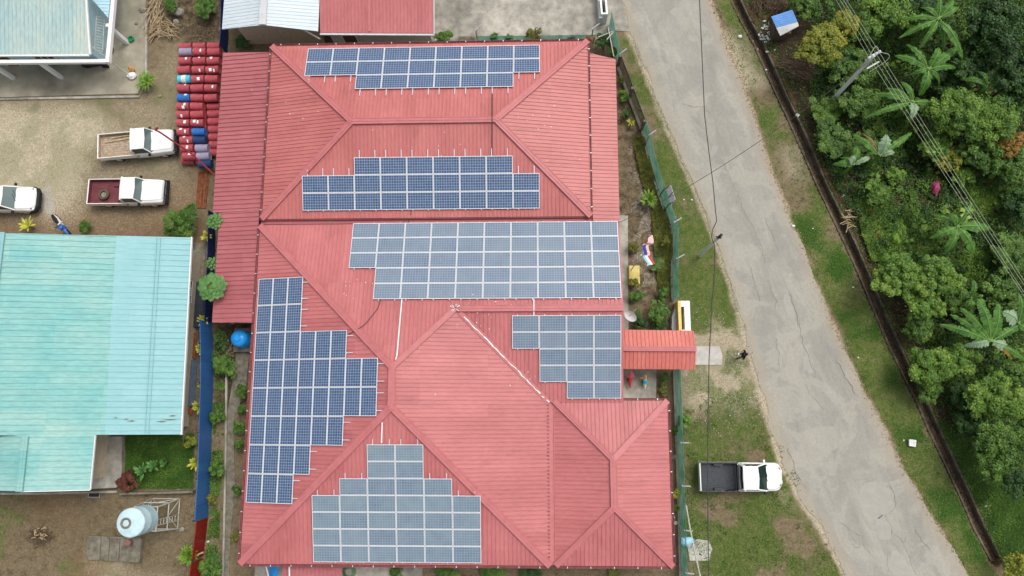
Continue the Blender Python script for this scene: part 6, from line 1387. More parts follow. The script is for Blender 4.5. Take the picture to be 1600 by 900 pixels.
LT = [(1425, 692, .24, 'white foam box thrown on the grass by the ditch'), (1412, 688, .06, 'small white scrap beside the foam box'), (1239, 353, .13, 'white litter bag on the road edge'), (1156, 57, .14, 'white rubbish bag on the dry grass by the ditch'), (1183, 73, .2, 'white bag lying in the ditch near the blue hut'),
      (1177, 60, .16, 'white bottle stuck in the upper ditch'), (1187, 82, .13, 'pale wrapper in the ditch below the white bag'), (1197, 109, .07, 'white cup at the ditch lip below the wrappers'), (1081, 312, .08, 'small pale scrap on the verge near the signboard'), (1069, 312, .06, 'tiny white paper nearest the signboard'),
      (1246, 180, .14, 'pale rubbish on the ditch bank left of the power pole'), (1317, 306, .1, 'white twist of plastic on the ditch bank'), (1541, 791, .1, 'white mushroom-like litter in the grass beyond the ditch'), (1527, 833, .09, 'pale wrapper in the lower ditch'), (1284, 832, .06, 'tiny white dot on the lower road edge'),
      (1333, 449, .07, 'small white litter on the green verge'), (1341, 559, .06, 'white speck of litter on the verge halfway down'), (1270, 357, .05, 'faint white scrap on the verge right of the litter bag'), (1351, 408, .1, 'white paper in the brown hollow right of the ditch')]
for i, (x, y, r, lb) in enumerate(LT):
    p = P(x, y, r * .5); b = MB()
    if i == 0: b.loft([[(p.x + X_ * k_, p.y + Y_ * k_, z) for X_, Y_ in ((-.24, -.2), (.18, -.26), (.26, .18), (-.2, .24))] for z, k_ in ((0, .85), (.2, 1.), (.22, .95))]); tag(b.build('foam_box', M['trash'], bevel=.03), lb, 'box'); continue
    b.blob((p.x, p.y, r * .5 + (0 if 'in the' not in lb or 'ditch' not in lb or 'grass' in lb else -.45)), r, r * .8, r * .55, i, 8, 6, .25); tag(b.build('litter_scrap', M['trash']), lb, 'litter', 'litter along the road and ditch', 'thing')
b = MB()
for i in range(46): p = P(rnd.gauss(1199, 7), rnd.gauss(52, 9), .05); b.blob((p.x, p.y, .04), rnd.uniform(.05, .16), rnd.uniform(.04, .1), .04, i, 6, 5, .3)
tag(b.build('rubbish_heap', M['trash']), 'scatter of pale plastic rubbish beside the garden hut', 'rubbish', kind='stuff')
# ---------------------------------------------------------------- vegetation
def leafmesh(name, C, N, size, m, aspect=.5, droop=.25, rs=None):
    """C, N: leaf centres and facing (n,3); every leaf a folded diamond of its own"""
    rs = rs or np.random.RandomState(1); n = len(C)
    N = N / (np.linalg.norm(N, axis=1, keepdims=True) + 1e-9)
    T = rs.normal(size=(n, 3)); T -= N * (T * N).sum(1, keepdims=True); T /= np.linalg.norm(T, axis=1, keepdims=True) + 1e-9
    B = np.cross(N, T); s = (size * rs.uniform(.6, 1.25, n))[:, None] if np.ndim(size) == 0 else (size * rs.uniform(.7, 1.2, n))[:, None]
    a = C - T * s * .5; b = C + B * s * aspect * .5 + N * s * .06; c = C + T * s * .5 - N * s * droop * .5; d = C - B * s * aspect * .5 + N * s * .06
    V = np.stack([a, b, c, d], 1).reshape(-1, 3); Fc = np.arange(4 * n).reshape(n, 4)
    me = bpy.data.meshes.new(name); fastmesh(me, V.ravel(), Fc); me.materials.append(m); return me
def crownmesh(name, m, seed, R=1.0, flat=.7, clumps=60, leaves=6000, size=.13, spread=.22, aspect=.5):
    rs = np.random.RandomState(seed); cc = []; ph = rs.uniform(0, 6.28, 3); lob = lambda a: .86 + .13 * np.sin(2 * a + ph[0]) + .11 * np.sin(3 * a + ph[1]) + .08 * np.sin(5 * a + ph[2])
    while len(cc) < clumps:
        p = rs.uniform(-1, 1, 3); r = np.hypot(p[0], p[1])
        if r * r + p[2] ** 2 < 1.: lb_ = lob(np.arctan2(p[1], p[0])) * .92; cc.append((p[0] * lb_, p[1] * lb_, p[2] * flat * .7 + .15 * flat * (1 - r)))
    cc = np.array(cc) * R; cr = rs.uniform(.45, 1.3, clumps) * spread * R
    k = rs.choice(clumps, leaves, p=cr ** 2 / (cr ** 2).sum()); D = rs.normal(size=(leaves, 3)); D /= np.linalg.norm(D, axis=1, keepdims=True)
    D[:, 2] = np.where(D[:, 2] < -.35, -D[:, 2], D[:, 2])
    rr = cr[k][:, None] * (rs.uniform(.15, 1, (leaves, 1)) ** .45) * np.where(rs.rand(leaves, 1) < .14, rs.uniform(1.1, 1.7, (leaves, 1)), 1); C = cc[k] + D * rr * np.array([1, 1, .7]); N = D + np.array([0, 0, .55]) + rs.normal(size=(leaves, 3)) * .35
    return leafmesh(name, C, N, size, m, aspect, rs=rs), cc
CM = {}
def crown(kind, R, size, leaves, seed, **k):
    key = (kind, round(size / R, 2), seed % 3, leaves, tuple(sorted(k.items())))
    if key not in CM: CM[key] = crownmesh('crown', L[kind], 100 + seed % 3 * 7 + len(CM), 1.0, size=size / R, leaves=leaves, **k)
    return CM[key]
def tree(name, label, cat, px, py, r_px, kind, hgt_, leaves=5000, size=.15, group=None, rx=1.0, ry=1.0, hz=.9, **k):
    zc = hgt_ * .75; c = P(px, py, zc); sc = (P(px + r_px, py, zc) - c).length
    t = thing(name, label, cat, (c.x, c.y, 0), group=group)
    me, cc = crown(kind, sc, size, leaves, rnd.randrange(99), **k); rz_ = rnd.random() * 6.28
    o = bpy.data.objects.new('crown', me); COL.objects.link(o); o.parent = t
    vert = min(sc * hz, hgt_ * .45); o.location = (0, 0, zc); o.scale = (sc * rx, sc * ry, vert); 
    if abs(rx - ry) < .05: o.rotation_euler = (0, 0, rz_)
    else: rz_ = 0
    Rz = Matrix.Rotation(rz_ if abs(rx - ry) < .05 else 0, 3, 'Z')
    b = MB(); tr = min(.16, .05 + sc * .03); fork = Vector((0, 0, max(zc - vert * .9, .1))); b.tube([(0, 0, 0), (rnd.uniform(-.05, .05), 0, fork.z * .5), fork], [tr, tr * .8, tr * .65], 8)
    for q in cc[:7]: e = Rz @ Vector(q); e = Vector((e.x * sc * rx, e.y * sc * ry, e.z * vert + zc)); mdl = fork.lerp(e, .5) + Vector((0, 0, -.06 * sc)); b.tube([fork, mdl, e], [tr * .5, tr * .32, tr * .12], 5)
    tb = MB(); tb.v, tb.f, tb.m = [(x + c.x, y + c.y, z) for x, y, z in b.v], b.f, b.m; tb.build('trunk', M['bark'], t, smooth=True)
    return t
G_ = 'trees and bushes of the thicket east of the ditch'
TREES = [
 ('tree', 'yellow green tree overhanging the blue and grey garden hut', 1285, 72, 36, 'yellow', 4.2, 9000, .20), ('bush', 'yellow green bush with orange tips touching the power lines', 1318, 38, 22, 'yellow', 3.6, 3500, .18),
 ('bush', 'bright green bush at the top edge right of the hut', 1258, 2, 26, 'mid', 2.4, 4000, .16), ('bush', 'light green rounded tree left of the lines at the top edge', 1392, 12, 42, 'bright', 3.6, 7000, .2), ('bush', 'mid green bush under the power lines at the top', 1352, 38, 30, 'mid', 3.0, 4500, .18),
 ('bush', 'dark green bush below the yellow green tree', 1330, 105, 34, 'mid', 2.2, 5000, .16), ('bush', 'low green bush just right of the power pole foot', 1338, 160, 30, 'mid', 2.2, 4500, .16), ('bush', 'low bright bush at the foot of the power pole', 1290, 172, 24, 'bright', 1.2, 3500, .13),
 ('bush', 'green bush on the ditch side below the power pole', 1300, 215, 28, 'mid', 1.6, 4000, .15), ('bush', 'bushy green clump left of the lower small banana', 1345, 232, 26, 'mid', 1.8, 3500, .15),
 ('tree', 'dark tree filling the top right corner', 1560, 40, 52, 'dark', 6, 9000, .22), ('tree', 'dark leafy tree at the right edge level with the power pole', 1592, 122, 40, 'dark', 5, 6500, .22), ('tree', 'deep green tree behind the tallest banana plant', 1520, 92, 34, 'dark', 4, 5500, .2),
 ('tree', 'dark tree between the top banana and the light green rounded tree', 1440, 20, 30, 'dark', 3.5, 4500, .2), ('tree', 'big fresh green tree right of the power lines', 1500, 178, 44, 'bright', 4.6, 9000, .15), ('tree', 'bright fine leaved tree with rusty tips at the right edge', 1556, 186, 40, 'bright', 4.4, 8000, .15),
 ('bush', 'rusty orange topped shrub among the bright trees', 1578, 222, 22, 'orange', 3.6, 2600, .15), ('bush', 'broad leaved shrub right of the lines below the fresh green tree', 1460, 228, 24, 'bright', 2.8, 1600, .32), ('bush', 'large leaved shrub below the rusty orange shrub', 1535, 240, 32, 'mid', 3, 2200, .34),
 ('bush', 'yellowish shrub crossed by the power lines', 1482, 248, 22, 'yellow', 2.6, 2600, .17), ('bush', 'dark shrub under the right edge trees', 1588, 262, 30, 'mid', 3, 4500, .2), ('bush', 'small broad leaved shrub beside the pink cloth', 1505, 275, 15, 'bright', 1.8, 700, .34),
 ('bush', 'blue green shrub just below the leaf with pale underside', 1428, 170, 20, 'mid', 2.4, 1500, .28), ('bush', 'young broad leaved plant in the brown clearing', 1400, 275, 13, 'bright', 1.2, 260, .42),
 ('tree', 'large light green tree by the middle of the ditch', 1402, 428, 36, 'bright', 3.8, 8500, .19), ('tree', 'second light green crown joined to the large one by the ditch', 1460, 432, 36, 'bright', 3.8, 8500, .19), ('tree', 'lower light green crown leaning down to the lowest banana', 1440, 478, 28, 'bright', 3.2, 5500, .18),
 ('bush', 'mid green bush between the ditch and the lowest banana', 1438, 512, 24, 'mid', 2.4, 4500, .16), ('tree', 'bright green tree spreading over the lower ditch', 1455, 572, 34, 'bright', 3.0, 8000, .15), ('bush', 'bright green crown just right of the tree over the lower ditch', 1500, 560, 30, 'bright', 2.6, 6000, .15),
 ('bush', 'low green bush hanging at the ditch bank', 1452, 608, 18, 'mid', 1.6, 3000, .14), ('tree', 'fresh green tree at the right edge below the lowest banana', 1555, 622, 40, 'bright', 3.6, 9000, .15), ('bush', 'mid green bush at the right edge under the fresh green tree', 1588, 588, 24, 'mid', 2.8, 3500, .16),
 ('bush', 'dark shrub between the lower ditch tree and the right edge trees', 1508, 622, 24, 'dark', 2.0, 4000, .16), ('tree', 'dense dark green tree at the lower right edge', 1562, 702, 42, 'mid', 4.0, 9000, .17), ('tree', 'dark green tree reaching over the grass at the right edge', 1588, 752, 26, 'dark', 3.2, 5000, .17),
 ('bush', 'dark bush above the dense tree at the lower right edge', 1515, 662, 22, 'dark', 2.0, 3500, .16), ('bush', 'small yellow green sapling at the bottom right corner', 1588, 884, 20, 'yellow', 2.2, 700, .17), ('bush', 'round light green bush on the left of the vine patch', 1372, 300, 20, 'bright', 1.2, 3000, .12),
 ('bush', 'dark bush beside the right power line below the solitary banana', 1575, 395, 30, 'mid', 2, 5000, .17), ('bush', 'bushy tree between the lowest banana and the wires', 1565, 462, 28, 'mid', 2.4, 4500, .18), ('bush', 'low green thicket bush left of the lowest banana', 1500, 470, 24, 'mid', 1.8, 4000, .16),
 ('tree', 'shaded tree in the gap under the top banana leaves', 1478, 130, 24, 'dark', 2.6, 3500, .18), ('bush', 'dark bush in the gap right of the broad leaved shrubs', 1598, 318, 26, 'dark', 2.6, 4000, .18)]
for nm, lb, px, py, r, kd, hh, lv, sz in TREES:
    tree(nm, lb, nm, px, py, r * 1.22, kd, hh, int(lv * 1.7), sz, G_, clumps=120 if r > 30 else 64, spread=.165 if r > 30 else .20, hz=.8)
# shrubs around the buildings
SHR = [('round glossy green shrub by the corner of the turquoise roof', 284, 347, 32, 'mid', 1.8, 9000, .14), ('green shrub at the top edge left of the boulder', 266, 8, 14, 'mid', 1.0, 1800, .13), ('dark leafy shrub at the top edge left of the white roof', 322, 10, 22, 'mid', 1.2, 3200, .15),
 ('low weedy shrub in an old tyre north of the turquoise roof', 133, 352, 13, 'mid', .7, 1200, .11), ('leafy green bush between the blue fence and the path, upper one', 338, 652, 14, 'mid', 1.0, 2200, .14), ('broad leafy bush beside the middle of the blue fence', 341, 730, 15, 'mid', 1.0, 2200, .15),
 ('small olive bush near the south end of the blue fence', 331, 781, 9, 'hedge', .8, 900, .13), ('spreading green bush by the dark red fence', 330, 884, 22, 'mid', .9, 3800, .14), ('tall weeds under the south end of the lean-to', 352, 572, 21, 'mid', 1.2, 3000, .15), ('shaded weeds next to the navy fence corner', 344, 540, 12, 'dark', .9, 1200, .14),
 ('dense dark green shrub against the west gutter', 377, 640, 11, 'mid', 1.0, 2400, .11), ('second dense shrub along the west gutter', 375, 668, 12, 'mid', 1.0, 2600, .11), ('third dense shrub along the west gutter', 372, 696, 11, 'mid', 1.0, 2400, .11), ('shrub under the west gutter by the blue tank', 379, 610, 12, 'mid', .9, 1800, .13),
 ('small round shrub at the end of the west gutter shrubs', 371, 766, 9, 'mid', .8, 1500, .12), ('thin scrub near the south end of the west path', 367, 840, 9, 'hedge', .3, 900, .10),
 ('lime green bush by the black railing fence', 975, 150, 9, 'bright', .8, 1300, .13), ('dark blue green bush below the lime one', 980, 178, 8, 'dark', .8, 1100, .14), ('olive bush at the top of the black railing fence', 971, 122, 7, 'hedge', .7, 800, .12),
 ('broad shrub with yellow tips left of the gate wall', 1030, 487, 20, 'mid', 1.2, 2600, .17), ('leafy bush beside the row of edging stones', 996, 462, 12, 'mid', .9, 1600, .14), ('dark hedge bush along the north side of the canopy', 1000, 504, 13, 'dark', .9, 2000, .13), ('dark hedge bush touching the gate wall', 1030, 508, 13, 'dark', .9, 2000, .13), ('hedge bush against the building by the dish', 994, 490, 9, 'mid', .8, 1200, .12),
 ('low flowering bush north of the gate wall', 1035, 460, 12, 'mid', .8, 1500, .14), ('yellow bush standing on the yellow plinth', 991, 440, 8, 'yellow', .95, 900, .12), ('bush with yellow leaves between the flags and the wall', 990, 386, 9, 'hedge', .8, 900, .12), ('straggling yellow green creeper hanging over the fence', 1040, 376, 9, 'hedge', 1.2, 700, .12), ('sprawling broad leaved weed in the garden strip', 1026, 412, 12, 'mid', .4, 900, .2),
 ('green climber leaning over the net fence below the canopy', 1070, 656, 12, 'bright', 1.3, 800, .16), ('small dark shrub in the bed beside the spring rides', 1038, 592, 10, 'mid', .6, 1100, .12), ('low mixed weeds at the foot of the bed beside the spring rides', 1036, 612, 9, 'hedge', .5, 900, .12), ('green tuft between the wall and net fence below the canopy', 1054, 672, 7, 'mid', .7, 600, .13),
 ('bushy green weed at the edge of the red outbuilding', 691, 58, 14, 'mid', 1.0, 2200, .14), ('olive green bush in the middle of the yard edge', 834, 53, 15, 'hedge', 1.3, 2600, .14), ('low green bush left of the olive one', 772, 59, 8, 'mid', .7, 1000, .12), ('tiny green bush next to the low one on the yard edge', 795, 59, 6, 'mid', .6, 700, .12), ('small bush right of the olive one at the yard edge', 893, 59, 6, 'mid', .6, 600, .12), ('dark climber at the north east corner of the roof', 945, 64, 14, 'dark', 1.5, 2200, .14), ('leafy dark bush under the crossed bars', 958, 80, 9, 'mid', 1.0, 1200, .13),
 ('reddish dry bush at the north east roof corner', 921, 62, 9, 'brownleaf', 1.6, 900, .14), ('dark weeds under the south eave, western clump', 620, 893, 12, 'mid', .5, 1200, .14), ('dark weeds under the south eave, wide clump', 700, 892, 22, 'mid', .5, 2400, .14), ('leafy weeds under the south eave below the main block', 770, 892, 22, 'mid', .5, 2400, .14), ('leafy weeds under the south eave near the valley gutter', 830, 892, 18, 'dark', .5, 2000, .14), ('thin weeds under the south eave of the east block', 960, 892, 14, 'hedge', .4, 1200, .12),
 ('dark weeds in the shade between the navy fence and the white roofed building', 378, 66, 14, 'dark', .7, 1800, .14), ('yellow croton by the corner of the lawn', 297, 690, 10, 'yellow', 1.1, 600, .18), ('maroon leaved croton bush at the edge of the terrace', 197, 752, 17, 'croton', 1.0, 1500, .2), ('yellow flowering bush by the net fence near the pickup', 1057, 772, 8, 'yellowplant', .9, 700, .13), ('light green weeds below the yellow flowering bush', 1055, 794, 7, 'bright', .6, 600, .13)]
for lb, px, py, r, kd, hh, lv, sz in SHR:
    tree('shrub', lb, 'shrub', px, py, r, kd, hh, lv, sz, 'shrubs around the buildings', clumps=48 if r > 20 else 22, hz=.8, spread=.24 if r > 20 else .30)

def blade(b, base, tip, wd, arch, segs=7, m=0, fold=.25, tears=0, rsd=None):
    """a strap or paddle leaf from base to tip, arching and folded along its midrib"""
    base, tip = Vector(base), Vector(tip); d = tip - base; hz = Vector((d.x, d.y, 0)); side = Vector((-hz.y, hz.x, 0)).normalized() if hz.length > 1e-4 else Vector((1, 0, 0))
    L_, C_, R_ = [], [], []
    for i in range(segs + 1):
        u = i / segs; c = base + d * u + Vector((0, 0, arch * 4 * u * (1 - u)))
        w_ = wd * (math.sin(PI * min(1, (u * .93 + .07)) ** .8) ** .6) * (1 if i < segs else .12); j = 1 + (rnd.uniform(-.34, .12) if tears else 0)
        C_.append(c); L_.append(c + side * w_ * .5 * j + Vector((0, 0, -w_ * fold * .5))); R_.append(c - side * w_ * .5 * j + Vector((0, 0, -w_ * fold * .5)))
    for i in range(segs):
        t1 = .0
        if tears and rnd.random() < .6: t1 = rnd.uniform(.1, .38)
        for S_ in (L_, R_):
            p0, p1 = S_[i], S_[i + 1]
            if t1: p1 = p0.lerp(p1, 1 - t1)
            b.add([C_[i], p0, p1, C_[i + 1]], [(0, 1, 2, 3)], m)
    return C_
def rosette(name, label, cat, px, py, r_px, kind, n, hgt_, wd, group=None, up=.4):
    o = P(px, py, 0); c = P(px, py, hgt_); r = (P(px + r_px, py, hgt_) - c).length; o = Vector((c.x, c.y, 0)); t = thing(name, label, cat, o, group=group)
    b = MB(); b.tube([o, (o.x + .02, o.y, hgt_ * .6)], [.05, .035], 6); b.build('stem', M['bark'], t)
    b = MB()
    for i in range(n):
        a = i * 2.4 + rnd.uniform(-.2, .2); q = rnd.uniform(.35, 1.08); e = Vector((c.x + r * q * math.cos(a), c.y + r * q * math.sin(a), hgt_ * (1 + up * (1 - q)) - .1)); blade(b, (c.x, c.y, hgt_ * .6), e, wd * rnd.uniform(.8, 1.2), .16 * r, 5)
    b.build('foliage', L[kind], t)
    return t
RG = 'spiky rosette plants'
rosette('spiky_plant', 'large yellow green spiky plant at the corner of the concrete apron', 'plant', 228, 126, 20, 'lime', 90, .8, .09, RG)
for lb, x, y, r, h_ in [('yellow broad bladed plant north of the turquoise roof', 40, 352, 16, .9), ('yellow plant beside the shaded alley by the navy fence', 322, 368, 11, 1.0), ('yellow green plant at the alley end near the papaya trees', 316, 499, 12, 1.0), ('yellow plant beside the north end of the blue fence', 312, 545, 11, 1.1), ('bright yellow plant by the roof corner and the blue fence', 307, 636, 13, 1.1), ('yellow plant beside the blue fence along the lawn', 302, 724, 13, 1.1), ('tiny yellow plant sticking over the blue fence', 312, 602, 6, 1.2)]:
    rosette('dracaena', lb, 'plant', x, y, r, 'yellowplant', 15 if r > 8 else 7, h_, .16, RG)
t = rosette('dracaena', 'bushy lime and yellow rosette near the grey signboard', 'plant', 1015, 310, 17, 'lime', 60, 1.0, .11, RG)
rosette('dracaena', 'thin yellow leaved plant at the foot of the black railing fence', 'plant', 986, 190, 8, 'yellowplant', 10, .6, .08, RG)
rosette('dracaena', 'yellow green plant with a bent pale stem by the dark red fence', 'plant', 291, 868, 18, 'lime', 50, 1.3, .16, RG)
b = MB(); b.tube([P(300, 870, 1.0), P(318, 863, .8)], .05, 6); tag(b.build('cut_branch', M['wood']), 'pale cut branch lying over the dark red fence', 'branch')
for lb, x, y, r in (('fan leaved palm sprout in the small lawn, nearest the croton', 218, 738, 15), ('yellowing palm sprout in the middle of the small lawn', 236, 729, 12), ('small palm sprout on the right of the small lawn', 254, 722, 9)):
    rosette('palm_sprout', lb, 'palm', x, y, r, 'papaya', 12, .9, .2, 'palm sprouts in the small lawn')
def papaya(label, px, py, r_px, hh, n):
    c = P(px, py, hh); r = (P(px + r_px, py, hh) - c).length; t = thing('papaya_tree', label, 'papaya tree', (c.x, c.y, 0), group='papaya trees by the navy fence')
    b = MB(); b.tube([(c.x, c.y, 0), (c.x + .05, c.y, hh * .5), (c.x, c.y, hh)], [.11, .09, .06], 9); b.build('trunk', M['bark'], t, smooth=True)
    b = MB(); s = MB()
    for i in range(n):
        a = i * 2.399; q = (.15 + .78 * ((i + .5) / n) ** .6); z = hh + .35 - .5 * q; e = Vector((c.x + r * q * math.cos(a), c.y + r * q * math.sin(a), z)); s.tube([(c.x, c.y, hh), e], .014, 4)
        for k in range(7): f_ = a + (k - 3) * .55; l = r * .34 * (1 - .10 * abs(k - 3)); blade(b, e, e + Vector((l * math.cos(f_), l * math.sin(f_), -.05)), l * .55, .02, 4)
    b.build('foliage', L['papaya'], t); s.build('leaf_stalk', L['midrib'], t)
papaya('largest papaya tree, its round crown overlapping the lean-to roof', 330, 448, 20, 3.6, 44); papaya('papaya tree by the notch in the lean-to roof edge', 334, 345, 12, 3.0, 26); papaya('smallest papaya tree, just north of the largest', 331, 411, 10, 2.6, 18)

def banana(label, cx, cy, hh, leaves, group='banana plants in the thicket'):
    """leaves: (tip x, tip y, width factor, tip height, kind)"""
    c = P(cx, cy, hh); o = Vector((c.x, c.y, 0)); t = thing('banana_plant', label, 'banana plant', o, group=group)
    b = MB(); b.tube([o, (c.x + .04, c.y, hh * .5), (c.x, c.y, hh)], [.15, .11, .06], 10); b.build('stem', L['banana'], t, smooth=True)
    for lf in leaves:
        x, y, w_, tz = lf[:4]; kd = lf[4] if len(lf) > 4 else 'banana'
        tip = P(x, y, hh + tz); b0 = c.lerp(tip, .10); b = MB(); Cn = blade(b, b0, tip, .50 * w_, .30 + .05 * rnd.random(), 16, 0, .30, 1)
        r = MB(); lf_o = b.build('leaf', L[kd], t)
        r.tube([c] + [p + Vector((0, 0, .012)) for p in Cn], [.035] + [.026 - .018 * i / len(Cn) for i in range(len(Cn))], 5); r.build('midrib', L['midrib'], lf_o)
banana('tallest banana plant near the top right, leaves fanned to the left', 1468, 28, 5.0, [(1410, 31, .9, -.6), (1404, 60, .9, -1.0), (1435, 78, .9, -1.2), (1474, 82, .9, -1.4), (1504, 92, 1.2, -.9), (1438, 12, .8, -.2), (1462, -12, .9, .1), (1490, 0, 1, 0), (1498, 12, 1, -.3)])
banana('banana plant hanging down under the tallest one, with a drooping right leaf', 1452, 107, 3.8, [(1398, 87, 1.25, -.4), (1416, 69, 1.0, -.1), (1467, 74, 1.2, .3), (1500, 72, 1.2, -.1), (1494, 106, 1.1, -.5), (1436, 150, 1.1, -.9), (1440, 150, 1.1, -1.0), (1420, 118, .8, -.7), (1468, 132, .8, -1.0)])
banana('banana plant with a long leaf under the power lines', 1428, 158, 3.4, [(1367, 147, 1.15, -.5), (1384, 138, .9, -.3), (1352, 184, 1.0, -.9), (1407, 127, .9, -.2), (1424, 186, 1.25, -.1, 'pale'), (1466, 168, .9, -.8), (1410, 132, .8, .1)])
banana('banana plant at the right under the drooping leaf, with two leaves pointing right', 1545, 130, 3.4, [(1578, 88, 1.0, .1), (1590, 117, 1.1, -.2), (1562, 148, .8, -.8), (1500, 124, .9, -.6), (1527, 112, .8, .1), (1526, 152, .8, -1.)])
banana('banana plant with a pale upturned leaf left of the lines', 1376, 243, 2.8, [(1332, 211, 1.1, -.3), (1385, 210, 1.5, .5, 'pale'), (1398, 238, .8, .1, 'pale'), (1425, 207, 1.0, -.2), (1346, 208, .5, -.3, 'brownleaf'), (1328, 222, .7, -.8)])
banana('small banana plant on the left edge of the thicket', 1334, 257, 2.4, [(1301, 257, 1.1, -.4), (1338, 228, 1.1, .2), (1327, 246, 1.4, .3, 'pale'), (1360, 246, .8, -.1, 'pale'), (1312, 246, .7, -.5)])
banana('solitary banana plant in the open green ground', 1497, 353, 3.0, [(1457, 336, .8, -.6), (1453, 373, 1.3, -.7), (1476, 397, 1.3, -.8), (1522, 398, 1.5, -.7), (1548, 357, 1.35, -.5), (1518, 316, .7, .4), (1483, 334, 1.1, .3), (1500, 392, .7, -1.4, 'brownleaf')])
banana('lowest banana plant with broad leaves at the right edge', 1550, 533, 3.2, [(1468, 507, 1.2, -.6), (1484, 491, 1.2, -.3), (1499, 480, 1.2, .0), (1527, 466, 1.6, .5), (1560, 474, 1.7, .2), (1602, 498, 1.2, -.3), (1506, 541, 1.2, -.7, 'pale'), (1575, 546, 1.4, -.6, 'pale'), (1588, 562, 1.1, -.9, 'orange'), (1604, 566, 1.0, -1.0)])
banana('slim young banana sprout above the lowest banana plant', 1518, 466, 2.4, [(1520, 437, .9, .4), (1512, 484, 1.0, -.2), (1540, 476, .7, .1), (1536, 462, .5, .3)])
banana('slender banana with a curled pale pink leaf at the right edge', 1592, 505, 3.4, [(1566, 487, 2.0, .2, 'pale'), (1591, 456, .6, .6), (1618, 480, 1, 0), (1610, 530, 1.0, -.7)])

# ---- undergrowth, grass and other things nobody could count
rs = np.random.RandomState(11)
def pts_in(polypx, n, test=None):
    w_ = [P(*p) for p in polypx]; x0_, x1_ = min(p.x for p in w_), max(p.x for p in w_); y0_, y1_ = min(p.y for p in w_), max(p.y for p in w_)
    X_, Y_ = rs.uniform(x0_, x1_, n * 3), rs.uniform(y0_, y1_, n * 3); k = inside(X_, Y_, [(p.x, p.y) for p in w_])
    if test is not None: k &= test(X_, Y_)
    return X_[k][:n], Y_[k][:n]
def cover(name, label, cat, polypx, n, m, size, zmax, dens=.45, scale=.7, seed=3, tilt=.5, aspect=.5, edge=0):
    def test(x, y):
        nz = vnoise(x, y, scale, seed, 3); return nz > dens
    X_, Y_ = pts_in(polypx, n, test); nz = vnoise(X_, Y_, scale, seed, 3); hz = zmax * np.clip((nz - dens) / (1 - dens) * 2.2, .08, 1)
    Zl = hz * rs.uniform(.3, 1, len(X_)) ** .5 + .02; N = np.stack([rs.normal(0, tilt, len(X_)), rs.normal(0, tilt, len(X_)), np.ones(len(X_))], 1)
    me = leafmesh(name, np.stack([X_, Y_, Zl], 1), N, size, m, aspect, rs=rs); o = bpy.data.objects.new(name, me); COL.objects.link(o); return tag(o, label, cat, kind='stuff')
EFP = [(p[0] + 13, p[1]) for p in DITCH] + [(1600, 890), (1760, 890), (1900, -150), (1150, -150)]
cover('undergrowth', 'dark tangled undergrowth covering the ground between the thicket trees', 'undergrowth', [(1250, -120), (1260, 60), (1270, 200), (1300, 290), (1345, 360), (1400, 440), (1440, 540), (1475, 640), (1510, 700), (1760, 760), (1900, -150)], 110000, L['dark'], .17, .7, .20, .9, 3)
cover('undergrowth', 'mid green leafy undergrowth in patches under the thicket', 'undergrowth', [(1262, 130), (1280, 240), (1320, 310), (1380, 420), (1440, 540), (1470, 640), (1700, 740), (1850, -100), (1300, -100)], 60000, L['mid'], .15, .9, .52, .6, 7)
cover('creeper', 'bright green creeper carpet right of the pale broken branches', 'creeper', [(1325, 285), (1365, 285), (1385, 320), (1430, 335), (1465, 380), (1470, 400), (1360, 410), (1345, 370), (1335, 320)], 22000, L['bright'], .11, .35, .25, .8, 5)
cover('tall_grass', 'tall rank grass on the open ground around the solitary banana plant', 'grass', [(1490, 285), (1620, 280), (1620, 480), (1500, 450), (1460, 400), (1520, 330)], 26000, L['bright'], .34, .5, .25, .7, 9, .8, .14)
cover('weeds', 'loose weeds on the brown bank east of the ditch', 'weeds', [(p[0] + 8, p[1]) for p in DITCH] + EFP[-4:], 30000, L['mid'], .13, .2, .46, 1.1, 13)
cover('ground_cover', 'olive and yellow ground cover plants in the strip inside the net fence', 'ground cover', [(988, 215), (1006, 215), (1018, 262), (1031, 305), (1042, 335), (1050, 365), (1050, 450), (1028, 452), (1020, 380), (1018, 330), (1002, 285), (992, 240)], 15000, L['hedge'], .10, .28, .30, .9, 17)
cover('ground_cover', 'mixed plants along the foot of the west fence and path', 'ground cover', [(333, 510), (356, 520), (352, 640), (345, 780), (340, 960), (316, 960), (328, 800), (334, 680)], 9000, L['mid'], .11, .3, .52, .9, 19)
cover('lawn', 'lush dark green grass of the small lawn behind the turquoise roof', 'grass', [(197, 682), (303, 682), (302, 762), (196, 764)], 16000, L['mid'], .10, .07, .0, 1, 21, .8, .2)
def grass(name, label, polypx, n, m, dens, scale, seed, size=.10, zmax=.05):
    return cover(name, label, 'grass', polypx, n, m, size, zmax, dens, scale, seed, .9, .16)
grass('verge_grass', 'grass on the verge between the garden fence and the road', V1[:8] + [(1062, 480)] + V1[8:], 16000, L['grass'], .36, .5, 41)
grass('verge_grass', 'worn grass around the parked pickup with the black bed', [(1066, 600), (1180, 610), (1200, 690), (1230, 780), (1300, 870), (1340, 960), (1070, 960)], 34000, L['grass'], .38, .5, 41)
grass('verge_grass', 'short green grass between the road and the ditch', [(1118, 10), (1146, 5), (1180, 70), (1246, 225), (1345, 440), (1448, 670), (1546, 880), (1530, 900), (1400, 690), (1300, 480), (1215, 262), (1196, 200)], 40000, L['grass'], .36, .5, 41)
grass('dry_grass', 'sparse dry grass on the brown south west plot', [(-60, 775), (300, 775), (310, 960), (-60, 960)], 16000, L['drygrass'], .35, .7, 71)
grass('verge_grass', 'dark grass on the far bank of the lower ditch', [(1475, 690), (1520, 680), (1640, 780), (1640, 930), (1565, 880), (1530, 800), (1490, 715)], 22000, L['mid'], .25, .6, 81, .12, .1)

